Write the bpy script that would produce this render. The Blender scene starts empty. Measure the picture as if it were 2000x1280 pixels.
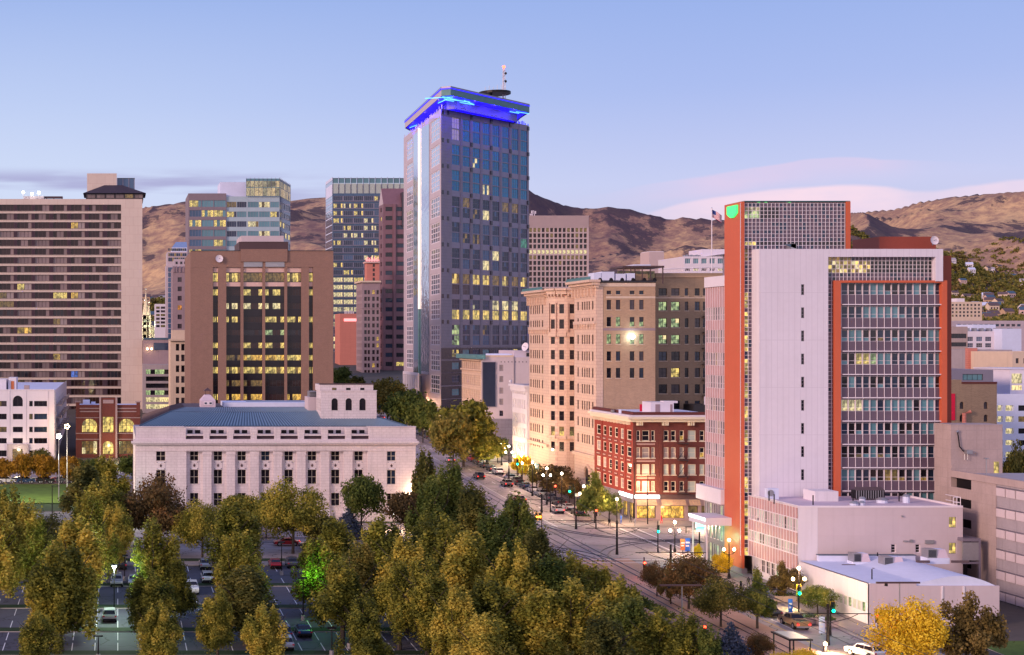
import bpy, math, random
import numpy as np
from mathutils import Vector, noise
R = random.Random(7)
# ---------------------------------------------------------------- camera
F, CX, CY, H = 2900.0, 230.0, 662.0, 37.0      # focal in photo pixels, principal point, eye height
sc = bpy.context.scene
cd = bpy.data.cameras.new('camera'); cam = bpy.data.objects.new('camera', cd)
sc.collection.objects.link(cam); sc.camera = cam
cd.sensor_width = 36; cd.lens = F/2000*36
cd.shift_x = (1000-CX)/2000; cd.shift_y = (CY-640)/2000
cd.clip_start = 1; cd.clip_end = 30000
cam.location = (0, 0, H); cam.rotation_euler = (math.pi/2, 0, 0)
# ---------------------------------------------------------------- world and sun
sc.view_settings.view_transform = 'Standard'; sc.view_settings.look = 'None'
sc.view_settings.exposure = 0.56; sc.view_settings.gamma = 1
wd = bpy.data.worlds.new('World'); sc.world = wd; wd.use_nodes = True

class NT:
    def __init__(s, tree): s.t = tree; tree.nodes.clear()
    def n(s, typ, ins=None, **kw):
        nd = s.t.nodes.new(typ)
        for k, v in kw.items(): setattr(nd, k, v)
        for k, v in (ins or {}).items():
            if isinstance(v, bpy.types.NodeSocket): s.t.links.new(v, nd.inputs[k])
            else: nd.inputs[k].default_value = v
        return nd
    def m(s, op, a, b=0.0, c=0.0, clamp=False):
        return s.n('ShaderNodeMath', {0: a, 1: b, 2: c}, operation=op, use_clamp=clamp).outputs[0]
    def mix(s, f, a, b, mode='MIX'):
        nd = s.n('ShaderNodeMix', {0: f, 6: a, 7: b}, data_type='RGBA', blend_type=mode); return nd.outputs[2]
    def rng(s, v, a, b, c=0.0, d=1.0, sm=True):
        return s.n('ShaderNodeMapRange', {0: v, 1: a, 2: b, 3: c, 4: d}, interpolation_type='SMOOTHSTEP' if sm else 'LINEAR').outputs[0]
    def ramp(s, v, stops):
        nd = s.n('ShaderNodeValToRGB', {0: v}); e = nd.color_ramp.elements
        while len(e) > 1: e.remove(e[-1])
        e[0].position = stops[0][0]; e[0].color = (*stops[0][1], 1)
        for p, c in stops[1:]:
            q = e.new(p); q.color = (*c, 1)
        return nd.outputs[0]
    def curve(s, v, pts):
        nd = s.n('ShaderNodeFloatCurve', {1: v}); c = nd.mapping.curves[0]
        c.points[0].location = pts[0]; c.points[1].location = pts[-1]
        for p in pts[1:-1]: c.points.new(*p)
        nd.mapping.update(); return nd.outputs[0]

def build_world():
    w = NT(wd.node_tree)
    tc = w.n('ShaderNodeTexCoord').outputs['Generated']
    sx = w.n('ShaderNodeSeparateXYZ', {0: tc}); x, y, z = sx.outputs
    hor = w.m('SQRT', w.m('ADD', w.m('MULTIPLY', x, x), w.m('MULTIPLY', y, y)))
    el = w.m('ARCTAN2', z, hor)
    eld = w.m('DIVIDE', el, math.pi/2)
    sky = w.ramp(eld, [(0.0, (0.66, 0.53, 0.66)), (0.035, (0.56, 0.52, 0.68)), (0.062, (0.52, 0.56, 0.80)), (0.10, (0.37, 0.46, 0.78)),
                       (0.145, (0.275, 0.39, 0.74)), (0.35, (0.22, 0.32, 0.66)), (1.0, (0.22, 0.27, 0.55))])
    # the south half of the sky (behind the viewer) still holds pink dusk light
    az = w.m('ARCTAN2', x, y)
    south = w.rng(w.m('MULTIPLY', y, -1.0), -0.2, 0.8)
    low = w.rng(el, 1.0, 0.05)
    sky = w.mix(w.m('MULTIPLY', south, low), sky, (1.07, 0.93, 1.06, 1))
    west = w.rng(w.m('MULTIPLY', x, -1.0), 0.15, 0.95)
    sky = w.mix(w.m('MULTIPLY', west, w.rng(el, 0.6, 0.0)), sky, (1.36, 0.95, 0.84, 1))
    paler = w.m('MULTIPLY', w.rng(w.m('DIVIDE', x, w.m('MAXIMUM', y, 0.05)), 0.42, -0.12), w.m('MULTIPLY', w.rng(y, 0.0, 0.3), w.rng(el, 0.30, 0.06)))
    sky = w.mix(w.m('MULTIPLY', paler, 0.62), sky, (0.61, 0.71, 0.86, 1))
    # high clouds, laid by direction: lens clouds in the north-east, thin streaks low in the north
    ta = w.m('DIVIDE', x, w.m('MAXIMUM', y, 0.02)); te = w.m('DIVIDE', z, w.m('MAXIMUM', y, 0.02))
    v = w.n('ShaderNodeCombineXYZ', {0: w.m('MULTIPLY', ta, 5.0), 1: w.m('MULTIPLY', te, 55.0)}).outputs[0]
    n1 = w.n('ShaderNodeTexNoise', {0: v, 'Scale': 1.1, 'Detail': 4.0, 'Roughness': 0.5}).outputs[0]
    v2 = w.n('ShaderNodeCombineXYZ', {0: w.m('MULTIPLY', ta, 9.0), 1: w.m('MULTIPLY', te, 30.0), 2: 3.0}).outputs[0]
    n2 = w.n('ShaderNodeTexNoise', {0: v2, 'Scale': 1.6, 'Detail': 5.0, 'Roughness': 0.55}).outputs[0]
    wob = w.m('MULTIPLY', w.m('SUBTRACT', n2, 0.5), 0.006)
    te2 = w.m('ADD', te, wob)
    A = lambda px: (px-CX)/F
    E = lambda py: (CY-py)/F
    t = w.m('DIVIDE', w.m('SUBTRACT', ta, A(1120)), A(2100)-A(1120))
    front = w.rng(y, 0.02, 0.1)
    def lens(edge, thick, soft, win):
        up = w.curve(t, [((p-1120)/980, E(q)/0.2) for p, q in edge])
        d = w.m('SUBTRACT', w.m('MULTIPLY', up, 0.2), te2)       # below the upper edge
        a = w.m('MULTIPLY', w.rng(d, 0.0, soft), w.rng(d, thick, thick*0.25))
        return w.m('MULTIPLY', a, w.curve(t, win))
    l1 = lens([(1120, 385), (1200, 372), (1300, 353), (1420, 336), (1500, 322), (1600, 309), (1700, 306), (1820, 312), (2100, 330)], 0.022, 0.002,
              [(0, 0), (0.08, 0.15), (0.2, 0.6), (0.35, 1.0), (0.52, 0.95), (0.64, 0.5), (0.75, 0.12), (1, 0)])
    l2 = lens([(1120, 450), (1250, 416), (1350, 388), (1450, 372), (1560, 362), (1640, 357), (1720, 360), (1800, 372), (1900, 358), (2000, 348), (2100, 344)], 0.05, 0.003,
              [(0, 0), (0.1, 0.1), (0.2, 0.7), (0.35, 1.0), (0.6, 1.0), (0.72, 0.65), (0.8, 0.7), (0.9, 0.85), (1, 0.7)])
    st = w.m('MULTIPLY', w.rng(n1, 0.44, 0.62), w.m('MULTIPLY', w.rng(te, E(322), E(352)), w.rng(te, E(425), E(400))))
    st = w.m('MULTIPLY', st, w.rng(ta, A(800), A(450)))
    sky = w.mix(w.m('MULTIPLY', w.m('MULTIPLY', st, front), 0.75), sky, (0.34, 0.33, 0.56, 1))
    haze = w.m('MULTIPLY', w.rng(n2, 0.35, 0.7), 0.35)
    l1 = w.m('MULTIPLY', l1, w.m('ADD', haze, 0.68), clamp=True); l2 = w.m('MULTIPLY', l2, w.m('ADD', haze, 0.62), clamp=True)
    sky = w.mix(w.m('MULTIPLY', l2, front), sky, (0.86, 0.66, 0.76, 1))
    sky = w.mix(w.m('MULTIPLY', l1, front), sky, (0.66, 0.56, 0.76, 1))
    sky = w.mix(w.rng(z, 0.0, -0.05), sky, (0.12, 0.10, 0.13, 1))
    bg = w.n('ShaderNodeBackground', {0: sky, 1: 0.76})
    w.n('ShaderNodeOutputWorld', {0: bg.outputs[0]})
build_world()
sl = bpy.data.lights.new('sun', 'SUN'); sun = bpy.data.objects.new('sun', sl); sc.collection.objects.link(sun)
sl.energy = 2.0; sl.color = (1.0, 0.71, 0.58); sl.angle = math.radians(14)
sun.rotation_euler = Vector((0.9, 0.52, -0.30)).to_track_quat('-Z', 'Y').to_euler()   # dusk glow out of the west
# ---------------------------------------------------------------- materials
MATS = {}
def newmat(name):
    m = bpy.data.materials.new(name); m.use_nodes = True; MATS[name] = m
    return m, NT(m.node_tree)
def finish(t, **ins):
    b = t.n('ShaderNodeBsdfPrincipled', ins); t.n('ShaderNodeOutputMaterial', {0: b.outputs[0]}); return b
def mat(name, col, var=0.12, sc_=0.35, rough=0.8, bump=0.0, metal=0.0, brick=None, streak=0.0, spec=0.3):
    """painted / stone / brick surface; brick = (width, height, mortar, mortar colour)"""
    m, t = newmat(name)
    co = t.n('ShaderNodeTexCoord').outputs['Object']
    n1 = t.n('ShaderNodeTexNoise', {0: co, 'Scale': sc_, 'Detail': 6.0, 'Roughness': 0.62}).outputs[0]
    n2 = t.n('ShaderNodeTexNoise', {0: co, 'Scale': sc_*9, 'Detail': 3.0}).outputs[0]
    f = t.m('ADD', t.m('MULTIPLY', n1, 0.65), t.m('MULTIPLY', n2, 0.35))
    f = t.rng(f, 0.3, 0.7, 1-var, 1+var, sm=False)
    c = t.n('ShaderNodeVectorMath', {0: (*col[:3],), 3: f}, operation='SCALE').outputs[0]
    hgt = n2
    if streak:
        mp = t.n('ShaderNodeMapping', {0: co, 3: (1.6, 1.6, 0.05)}).outputs[0]
        n3 = t.n('ShaderNodeTexNoise', {0: mp, 'Scale': 1.0, 'Detail': 4.0}).outputs[0]
        c = t.mix(t.rng(n3, 0.52, 0.75, 0, streak), c, tuple(x*0.55 for x in col[:3])+(1,))
    if brick:
        s = t.n('ShaderNodeSeparateXYZ', {0: co})
        v = t.n('ShaderNodeCombineXYZ', {0: t.m('ADD', s.outputs[0], s.outputs[1]), 1: s.outputs[2]}).outputs[0]
        bk = t.n('ShaderNodeTexBrick', {0: v, 'Color1': (1, 1, 1, 1), 'Color2': ((0.82,)*3 if brick[0] < 0.9 else ((0.955,)*3 if brick[1] < 5 else (0.985,)*3))+(1,), 'Mortar': (0, 0, 0, 1), 'Scale': 1.0,
                 'Mortar Size': brick[2], 'Mortar Smooth': 0.1, 'Bias': 0.0, 'Brick Width': brick[0], 'Row Height': brick[1]})
        if brick[1] > 5: bk.offset = 0.0
        c = t.mix(bk.outputs['Fac'], t.mix(1.0, c, bk.outputs['Color'], 'MULTIPLY'), (*brick[3], 1))
    ins = {'Base Color': c, 'Roughness': rough, 'Metallic': metal, 'Specular IOR Level': spec}
    if bump:
        ins['Normal'] = t.n('ShaderNodeBump', {'Height': hgt, 'Strength': bump, 'Distance': 0.05}).outputs[0]
    finish(t, **ins); return m
def glass(name, col, rough=0.07, metal=0.0, spec=0.45, var=0.5, wav=0.02):
    m, t = newmat(name)
    co = t.n('ShaderNodeTexCoord').outputs['Object']
    r = t.n('ShaderNodeObjectInfo').outputs['Random']
    isl = t.n('ShaderNodeNewGeometry').outputs['Random Per Island']
    f = t.rng(t.m('ADD', t.m('MULTIPLY', r, 0.5), t.m('MULTIPLY', isl, 0.5)), 0, 1, 1-var, 1+var, sm=False)
    c = t.n('ShaderNodeVectorMath', {0: col, 3: f}, operation='SCALE').outputs[0]
    nz = t.n('ShaderNodeTexNoise', {0: co, 'Scale': 0.5, 'Detail': 2.0}).outputs[0]
    b = t.n('ShaderNodeBump', {'Height': nz, 'Strength': wav*4, 'Distance': 0.2}).outputs[0]
    finish(t, **{'Base Color': c, 'Roughness': rough, 'Metallic': metal, 'Specular IOR Level': spec, 'Normal': b}); return m
def lit(name, col, power, dark=(0.03, 0.02, 0.01), cut=0.35, scl=0.9):
    """a lit room seen through glass: uneven furniture, ceiling and blinds"""
    m, t = newmat(name)
    co = t.n('ShaderNodeTexCoord').outputs['Object']
    mp = t.n('ShaderNodeMapping', {0: co, 3: (scl, scl, scl*1.5)}).outputs[0]
    vz = t.n('ShaderNodeTexVoronoi', {0: mp, 'Scale': 1.0}, distance='CHEBYCHEV').outputs['Color']
    vv = t.n('ShaderNodeSeparateXYZ', {0: vz}).outputs[0]
    nz = t.n('ShaderNodeTexNoise', {0: mp, 'Scale': 1.7, 'Detail': 4.0}).outputs[0]
    isl = t.n('ShaderNodeNewGeometry').outputs['Random Per Island']
    f = t.m('ADD', t.m('ADD', t.m('MULTIPLY', nz, 0.7), t.m('MULTIPLY', vv, 0.4)), t.m('MULTIPLY', isl, 0.35))
    f = t.rng(f, cut, cut+0.55)
    s3 = t.n('ShaderNodeSeparateXYZ', {0: t.n('ShaderNodeVectorMath', {0: co, 1: (3.1, 3.1, 3.1)}, operation='MULTIPLY').outputs[0]})
    fine = t.n('ShaderNodeTexNoise', {0: t.n('ShaderNodeMapping', {0: co, 3: (2.6, 2.6, 1.1)}).outputs[0], 'Scale': 1.0, 'Detail': 3.0}).outputs[0]
    f = t.m('MULTIPLY', f, t.rng(fine, 0.38, 0.56, 0.25, 1.0))
    power_s = t.m('MULTIPLY', t.rng(isl, 0.0, 1.0, 0.35, 1.15, sm=False), power*0.66)
    col2 = t.mix(isl, (*col, 1), (min(1, col[0]*1.0+0.08), col[1]*0.80, col[2]*0.60, 1))
    c = t.mix(f, (*[col[i]*0.10 for i in range(3)], 1), col2)
    finish(t, **{'Base Color': (0.04, 0.035, 0.03, 1), 'Roughness': 0.15, 'Emission Color': c, 'Emission Strength': power_s}); return m
def emit(name, col, power):
    m, t = newmat(name)
    finish(t, **{'Base Color': (*col, 1), 'Emission Color': (*col, 1), 'Emission Strength': power, 'Roughness': 0.4}); return m
def leafmat(name, c1, c2, c3, trans=0.25):
    m, t = newmat(name)
    co = t.n('ShaderNodeTexCoord').outputs['Object']
    isl = t.n('ShaderNodeNewGeometry').outputs['Random Per Island']
    rn = t.n('ShaderNodeObjectInfo').outputs['Random']
    nz = t.n('ShaderNodeTexNoise', {0: co, 'Scale': 0.42, 'Detail': 3.0}).outputs[0]
    f = t.m('ADD', t.m('MULTIPLY', t.rng(nz, 0.3, 0.7), 0.6), t.m('MULTIPLY', isl, 0.4))
    f = t.m('ADD', f, t.m('MULTIPLY', t.m('SUBTRACT', rn, 0.5), 0.5), clamp=True)
    c = t.ramp(f, [(0.0, c1), (0.5, c2), (1.0, c3)])
    d = t.n('ShaderNodeBsdfPrincipled', {'Base Color': c, 'Roughness': 0.7, 'Specular IOR Level': 0.15})
    tr = t.n('ShaderNodeBsdfTranslucent', {0: c})
    mx = t.n('ShaderNodeMixShader', {0: trans, 1: d.outputs[0], 2: tr.outputs[0]})
    t.n('ShaderNodeOutputMaterial', {0: mx.outputs[0]}); return m

# walls
mat('limestone', (0.64, 0.55, 0.575), 0.14, 0.25, bump=0.2, brick=(1.3, 0.55, 0.02, (0.44, 0.35, 0.38)), streak=0.3)
mat('hotel_concrete', (0.62, 0.50, 0.44), 0.05, 0.1, streak=0.1, brick=(3.2, 3.3, 0.04, (0.5, 0.35, 0.31)))
mat('brown_brick', (0.24, 0.135, 0.105), 0.14, 0.5, brick=(0.5, 0.2, 0.03, (0.3, 0.18, 0.15)), streak=0.2)
mat('pink_band', (0.60, 0.40, 0.37), 0.06)
mat('red_brick', (0.28, 0.032, 0.022), 0.18, 0.6, brick=(0.5, 0.17, 0.02, (0.22, 0.05, 0.04)), streak=0.25)
mat('dark_red_brick', (0.135, 0.032, 0.030), 0.18, 0.6, brick=(0.5, 0.17, 0.02, (0.14, 0.05, 0.04)))
mat('tan_brick', (0.47, 0.295, 0.18), 0.16, 0.6, brick=(0.55, 0.2, 0.03, (0.42, 0.29, 0.22)), streak=0.25)
mat('olive_tan_brick', (0.33, 0.225, 0.145), 0.14, 0.6, brick=(0.55, 0.2, 0.03, (0.32, 0.22, 0.16)), streak=0.35)
mat('terracotta', (0.62, 0.44, 0.35), 0.10, 0.5, bump=0.3, streak=0.25, brick=(1.6, 0.7, 0.04, (0.48, 0.30, 0.26)))
mat('cream_stone', (0.62, 0.47, 0.37), 0.08, 0.4, streak=0.25)
mat('white_panel', (0.68, 0.62, 0.71), 0.05, 0.15, rough=0.55, brick=(0.92, 7.6, 0.035, (0.58, 0.52, 0.61)), streak=0.10)
mat('spandrel_aqua', (0.34, 0.42, 0.48), 0.08, rough=0.25, spec=0.6)
mat('white_plaster', (0.67, 0.61, 0.67), 0.06, 0.3, streak=0.2)
mat('pink_plaster', (0.54, 0.44, 0.475), 0.05, 0.12, streak=0.12, brick=(5.0, 3.0, 0.02, (0.53, 0.40, 0.44)))
mat('orange_panel', (0.55, 0.115, 0.055), 0.05, 0.2, rough=0.5, streak=0.08)
mat('deep_red_panel', (0.26, 0.05, 0.03), 0.08, rough=0.5)
mat('pink_spandrel', (0.46, 0.27, 0.28), 0.12, 0.7, rough=0.5)
mat('plum_spandrel', (0.115, 0.078, 0.115), 0.10, 0.5, rough=0.35, spec=0.5)
mat('granite_grey', (0.225, 0.195, 0.24), 0.10, 0.4, rough=0.45, brick=(2.0, 1.0, 0.03, (0.15, 0.12, 0.16)))
mat('granite_light', (0.48, 0.38, 0.42), 0.08, 0.4, rough=0.4)
mat('granite_black', (0.035, 0.026, 0.04), 0.2, 0.4, rough=0.25, spec=0.6)
mat('granite_red', (0.20, 0.105, 0.13), 0.12, 0.4, rough=0.4)
mat('concrete', (0.40, 0.30, 0.29), 0.12, 0.35, bump=0.2, brick=(2.4, 1.5, 0.025, (0.32, 0.25, 0.25)), streak=0.3)
mat('concrete_grey', (0.33, 0.28, 0.31), 0.12, 0.35, streak=0.35)
mat('salmon', (0.55, 0.20, 0.16), 0.07, 0.3, brick=(6, 0.6, 0.05, (0.42, 0.15, 0.12)))
mat('mauve_stone', (0.30, 0.21, 0.23), 0.10, 0.5, streak=0.3)
mat('beige_grid', (0.52, 0.39, 0.39), 0.05, 0.4)
mat('metal_teal', (0.10, 0.22, 0.24), 0.25, 0.6, rough=0.5)
mat('roof_blue', (0.070, 0.115, 0.165), 0.16, 0.25, rough=0.45, streak=0.3, metal=0.2)
mat('roof_brown', (0.11, 0.075, 0.085), 0.2, 0.4)
mat('roof_white', (0.60, 0.62, 0.80), 0.08, 0.12, rough=0.6)
mat('roof_grey', (0.36, 0.32, 0.36), 0.16, 0.15)
mat('roof_pink', (0.58, 0.46, 0.54), 0.13, 0.12)
mat('frame_white', (0.70, 0.62, 0.68), 0.04, rough=0.4)
mat('frame_cream', (0.70, 0.60, 0.48), 0.05, rough=0.5)
mat('frame_dark', (0.03, 0.028, 0.035), 0.1, rough=0.4)
mat('frame_grey', (0.24, 0.21, 0.27), 0.05, rough=0.35, metal=0.5)
mat('frame_brown', (0.08, 0.045, 0.05), 0.1, rough=0.4)
mat('pier_dark', (0.055, 0.032, 0.045), 0.15)
mat('metal_black', (0.018, 0.016, 0.02), 0.1, rough=0.45, metal=0.6)
mat('metal_grey', (0.34, 0.33, 0.36), 0.12, rough=0.4, metal=0.6)
mat('metal_bright', (0.75, 0.72, 0.75), 0.05, rough=0.25, metal=0.9)
mat('banner_red', (0.62, 0.01, 0.05), 0.05)
mat('banner_blue', (0.03, 0.12, 0.55), 0.05)
mat('banner_orange', (0.55, 0.16, 0.06), 0.05)
mat('mural', (0.022, 0.028, 0.06), 0.2, 0.3)
mat('tyre', (0.015, 0.015, 0.017), 0.1)
mat('flag_red', (0.5, 0.03, 0.05), 0.1); mat('flag_white', (0.75, 0.72, 0.75), 0.05); mat('flag_blue', (0.03, 0.05, 0.22), 0.1)
mat('yellow_plastic', (0.75, 0.42, 0.03), 0.05)
# glass
glass('glass_dark', (0.014, 0.011, 0.017)); glass('glass_mid', (0.06, 0.045, 0.055), rough=0.12); glass('glass_blind', (0.20, 0.145, 0.145), rough=0.3, var=0.35)
glass('glass_teal', (0.012, 0.17, 0.31), var=0.3, spec=0.4); glass('glass_blue', (0.05, 0.10, 0.19), var=0.4); glass('glass_slate', (0.020, 0.032, 0.065))
glass('glass_aqua', (0.10, 0.22, 0.27), var=0.25); glass('glass_sky', (0.55, 0.58, 0.68), rough=0.05, metal=0.85, var=0.06, wav=0.06)
glass('glass_brown', (0.028, 0.014, 0.014), spec=0.35); glass('glass_curtain', (0.30, 0.24, 0.24), rough=0.35, var=0.25)
glass('glass_frost', (0.42, 0.46, 0.42), rough=0.4, var=0.12)
# lights
lit('lit_warm', (1.0, 0.66, 0.14), 1.25); lit('lit_yellow', (1.0, 0.82, 0.26), 1.35); lit('lit_pale', (1.0, 0.93, 0.55), 1.25, cut=0.25)
lit('lit_green', (0.60, 0.95, 0.50), 0.95); lit('lit_orange', (1.0, 0.42, 0.08), 1.0); lit('lit_dim', (0.72, 0.52, 0.16), 0.35)
lit('lit_blue', (0.02, 0.22, 0.95), 1.1, cut=0.1); lit('lit_teal', (0.05, 0.6, 0.5), 0.6); lit('lit_crown', (0.92, 0.90, 0.62), 0.62, cut=0.2, scl=0.25)
lit('lit_shop', (1.0, 0.58, 0.10), 2.4, cut=0.35, scl=1.2)
emit('neon_blue', (0.015, 0.005, 1.0), 0.75); emit('neon_cyan', (0.10, 0.42, 1.0), 1.6); emit('neon_pink', (1.0, 0.30, 0.30), 1.1)
emit('sign_green', (0.04, 0.85, 0.16), 1.0); emit('sign_white', (0.85, 0.92, 1.0), 2.6); emit('reflected_glow', (1.0, 0.84, 0.70), 0.42)  # the last is no lamp: reflected sunset glow painted as emission
emit('sign_teal', (0.25, 1.0, 0.65), 1.6)
emit('bulb_warm', (1.0, 0.76, 0.36), 14.0); emit('bulb_white', (1.0, 0.95, 0.8), 16.0); emit('bulb_cool', (0.75, 1.0, 0.9), 25.0)
emit('signal_green', (0.0, 1.0, 0.45), 10.0); emit('signal_red', (1.0, 0.05, 0.02), 9.0); emit('signal_amber', (1.0, 0.35, 0.03), 6.0)
emit('tail_red', (1.0, 0.03, 0.02), 2.5); emit('head_white', (1.0, 0.9, 0.7), 6.0); emit('bulb_purple', (0.8, 0.05, 1.0), 6.0)
# plants and ground
leafmat('leaf_poplar', (0.055, 0.066, 0.014), (0.25, 0.235, 0.036), (0.62, 0.46, 0.080), 0.34)
leafmat('leaf_dark', (0.036, 0.046, 0.014), (0.135, 0.13, 0.030), (0.32, 0.24, 0.055), 0.3)
leafmat('leaf_green', (0.035, 0.058, 0.014), (0.105, 0.135, 0.028), (0.25, 0.24, 0.05), 0.3)
leafmat('leaf_red', (0.05, 0.038, 0.018), (0.13, 0.085, 0.032), (0.28, 0.13, 0.045))
leafmat('leaf_orange', (0.16, 0.085, 0.012), (0.38, 0.19, 0.02), (0.60, 0.34, 0.04))
leafmat('leaf_gold', (0.38, 0.24, 0.014), (0.82, 0.55, 0.03), (1.0, 0.78, 0.10))
leafmat('leaf_spruce', (0.03, 0.045, 0.07), (0.07, 0.09, 0.14), (0.14, 0.16, 0.24))
leafmat('leaf_brown', (0.06, 0.042, 0.016), (0.17, 0.12, 0.035), (0.36, 0.24, 0.09))
mat('bark', (0.055, 0.040, 0.035), 0.3, 2.0, bump=0.5)
mat('ground_soil', (0.085, 0.07, 0.062), 0.3, 0.08)
def worn(name, col):
    m, t = newmat(name); co = t.n('ShaderNodeTexCoord').outputs['Object']
    a = t.n('ShaderNodeTexNoise', {0: co, 'Scale': 0.09, 'Detail': 6.0, 'Roughness': 0.65}).outputs[0]; b = t.n('ShaderNodeTexNoise', {0: co, 'Scale': 0.7, 'Detail': 4.0}).outputs[0]
    c = t.n('ShaderNodeVectorMath', {0: col, 3: t.rng(a, 0.3, 0.7, 0.68, 1.4, sm=False)}, operation='SCALE').outputs[0]
    c = t.mix(t.rng(b, 0.60, 0.72, 0, 0.55), c, tuple(x*0.4 for x in col)+(1,))
    ws = t.n('ShaderNodeVectorMath', {0: co, 1: t.n('ShaderNodeVectorMath', {0: t.n('ShaderNodeTexNoise', {0: co, 'Scale': 0.3, 'Detail': 3.0}).outputs[1], 1: (5, 5, 5)}, operation='MULTIPLY').outputs[0]}, operation='ADD').outputs[0]
    vo = t.n('ShaderNodeTexVoronoi', {0: ws, 'Scale': 0.11}, feature='DISTANCE_TO_EDGE').outputs[0]
    c = t.mix(t.rng(vo, 0.014, 0.005, 0, 0.75), c, (0.012, 0.011, 0.014, 1))
    finish(t, **{'Base Color': c, 'Roughness': 0.75})
worn('asphalt', (0.062, 0.058, 0.080))
worn('asphalt_road', (0.29, 0.235, 0.245))
mat('concrete_salmon', (0.42, 0.235, 0.18), 0.16, 0.15, rough=0.75, brick=(3.0, 3.0, 0.03, (0.22, 0.11, 0.09)))
mat('pavement', (0.27, 0.225, 0.225), 0.14, 0.2, brick=(1.5, 1.5, 0.02, (0.2, 0.17, 0.17)))
mat('kerb', (0.34, 0.30, 0.30), 0.1)
mat('paint_white', (0.75, 0.73, 0.75), 0.15, 1.0)
mat('paint_yellow', (0.6, 0.4, 0.06), 0.15, 1.0)
mat('lawn_green', (0.085, 0.135, 0.02), 0.35, 0.4, rough=0.9)
mat('lawn_dark', (0.022, 0.042, 0.014), 0.4, 0.4, rough=0.9)
mat('rail_steel', (0.06, 0.05, 0.055), 0.1, rough=0.3, metal=0.7)
def carmat():
    m, t = newmat('car_paint')
    c = t.n('ShaderNodeObjectInfo').outputs['Color']
    finish(t, **{'Base Color': c, 'Roughness': 0.28, 'Metallic': 0.25, 'Coat Weight': 0.6, 'Coat Roughness': 0.08})
carmat()
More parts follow.
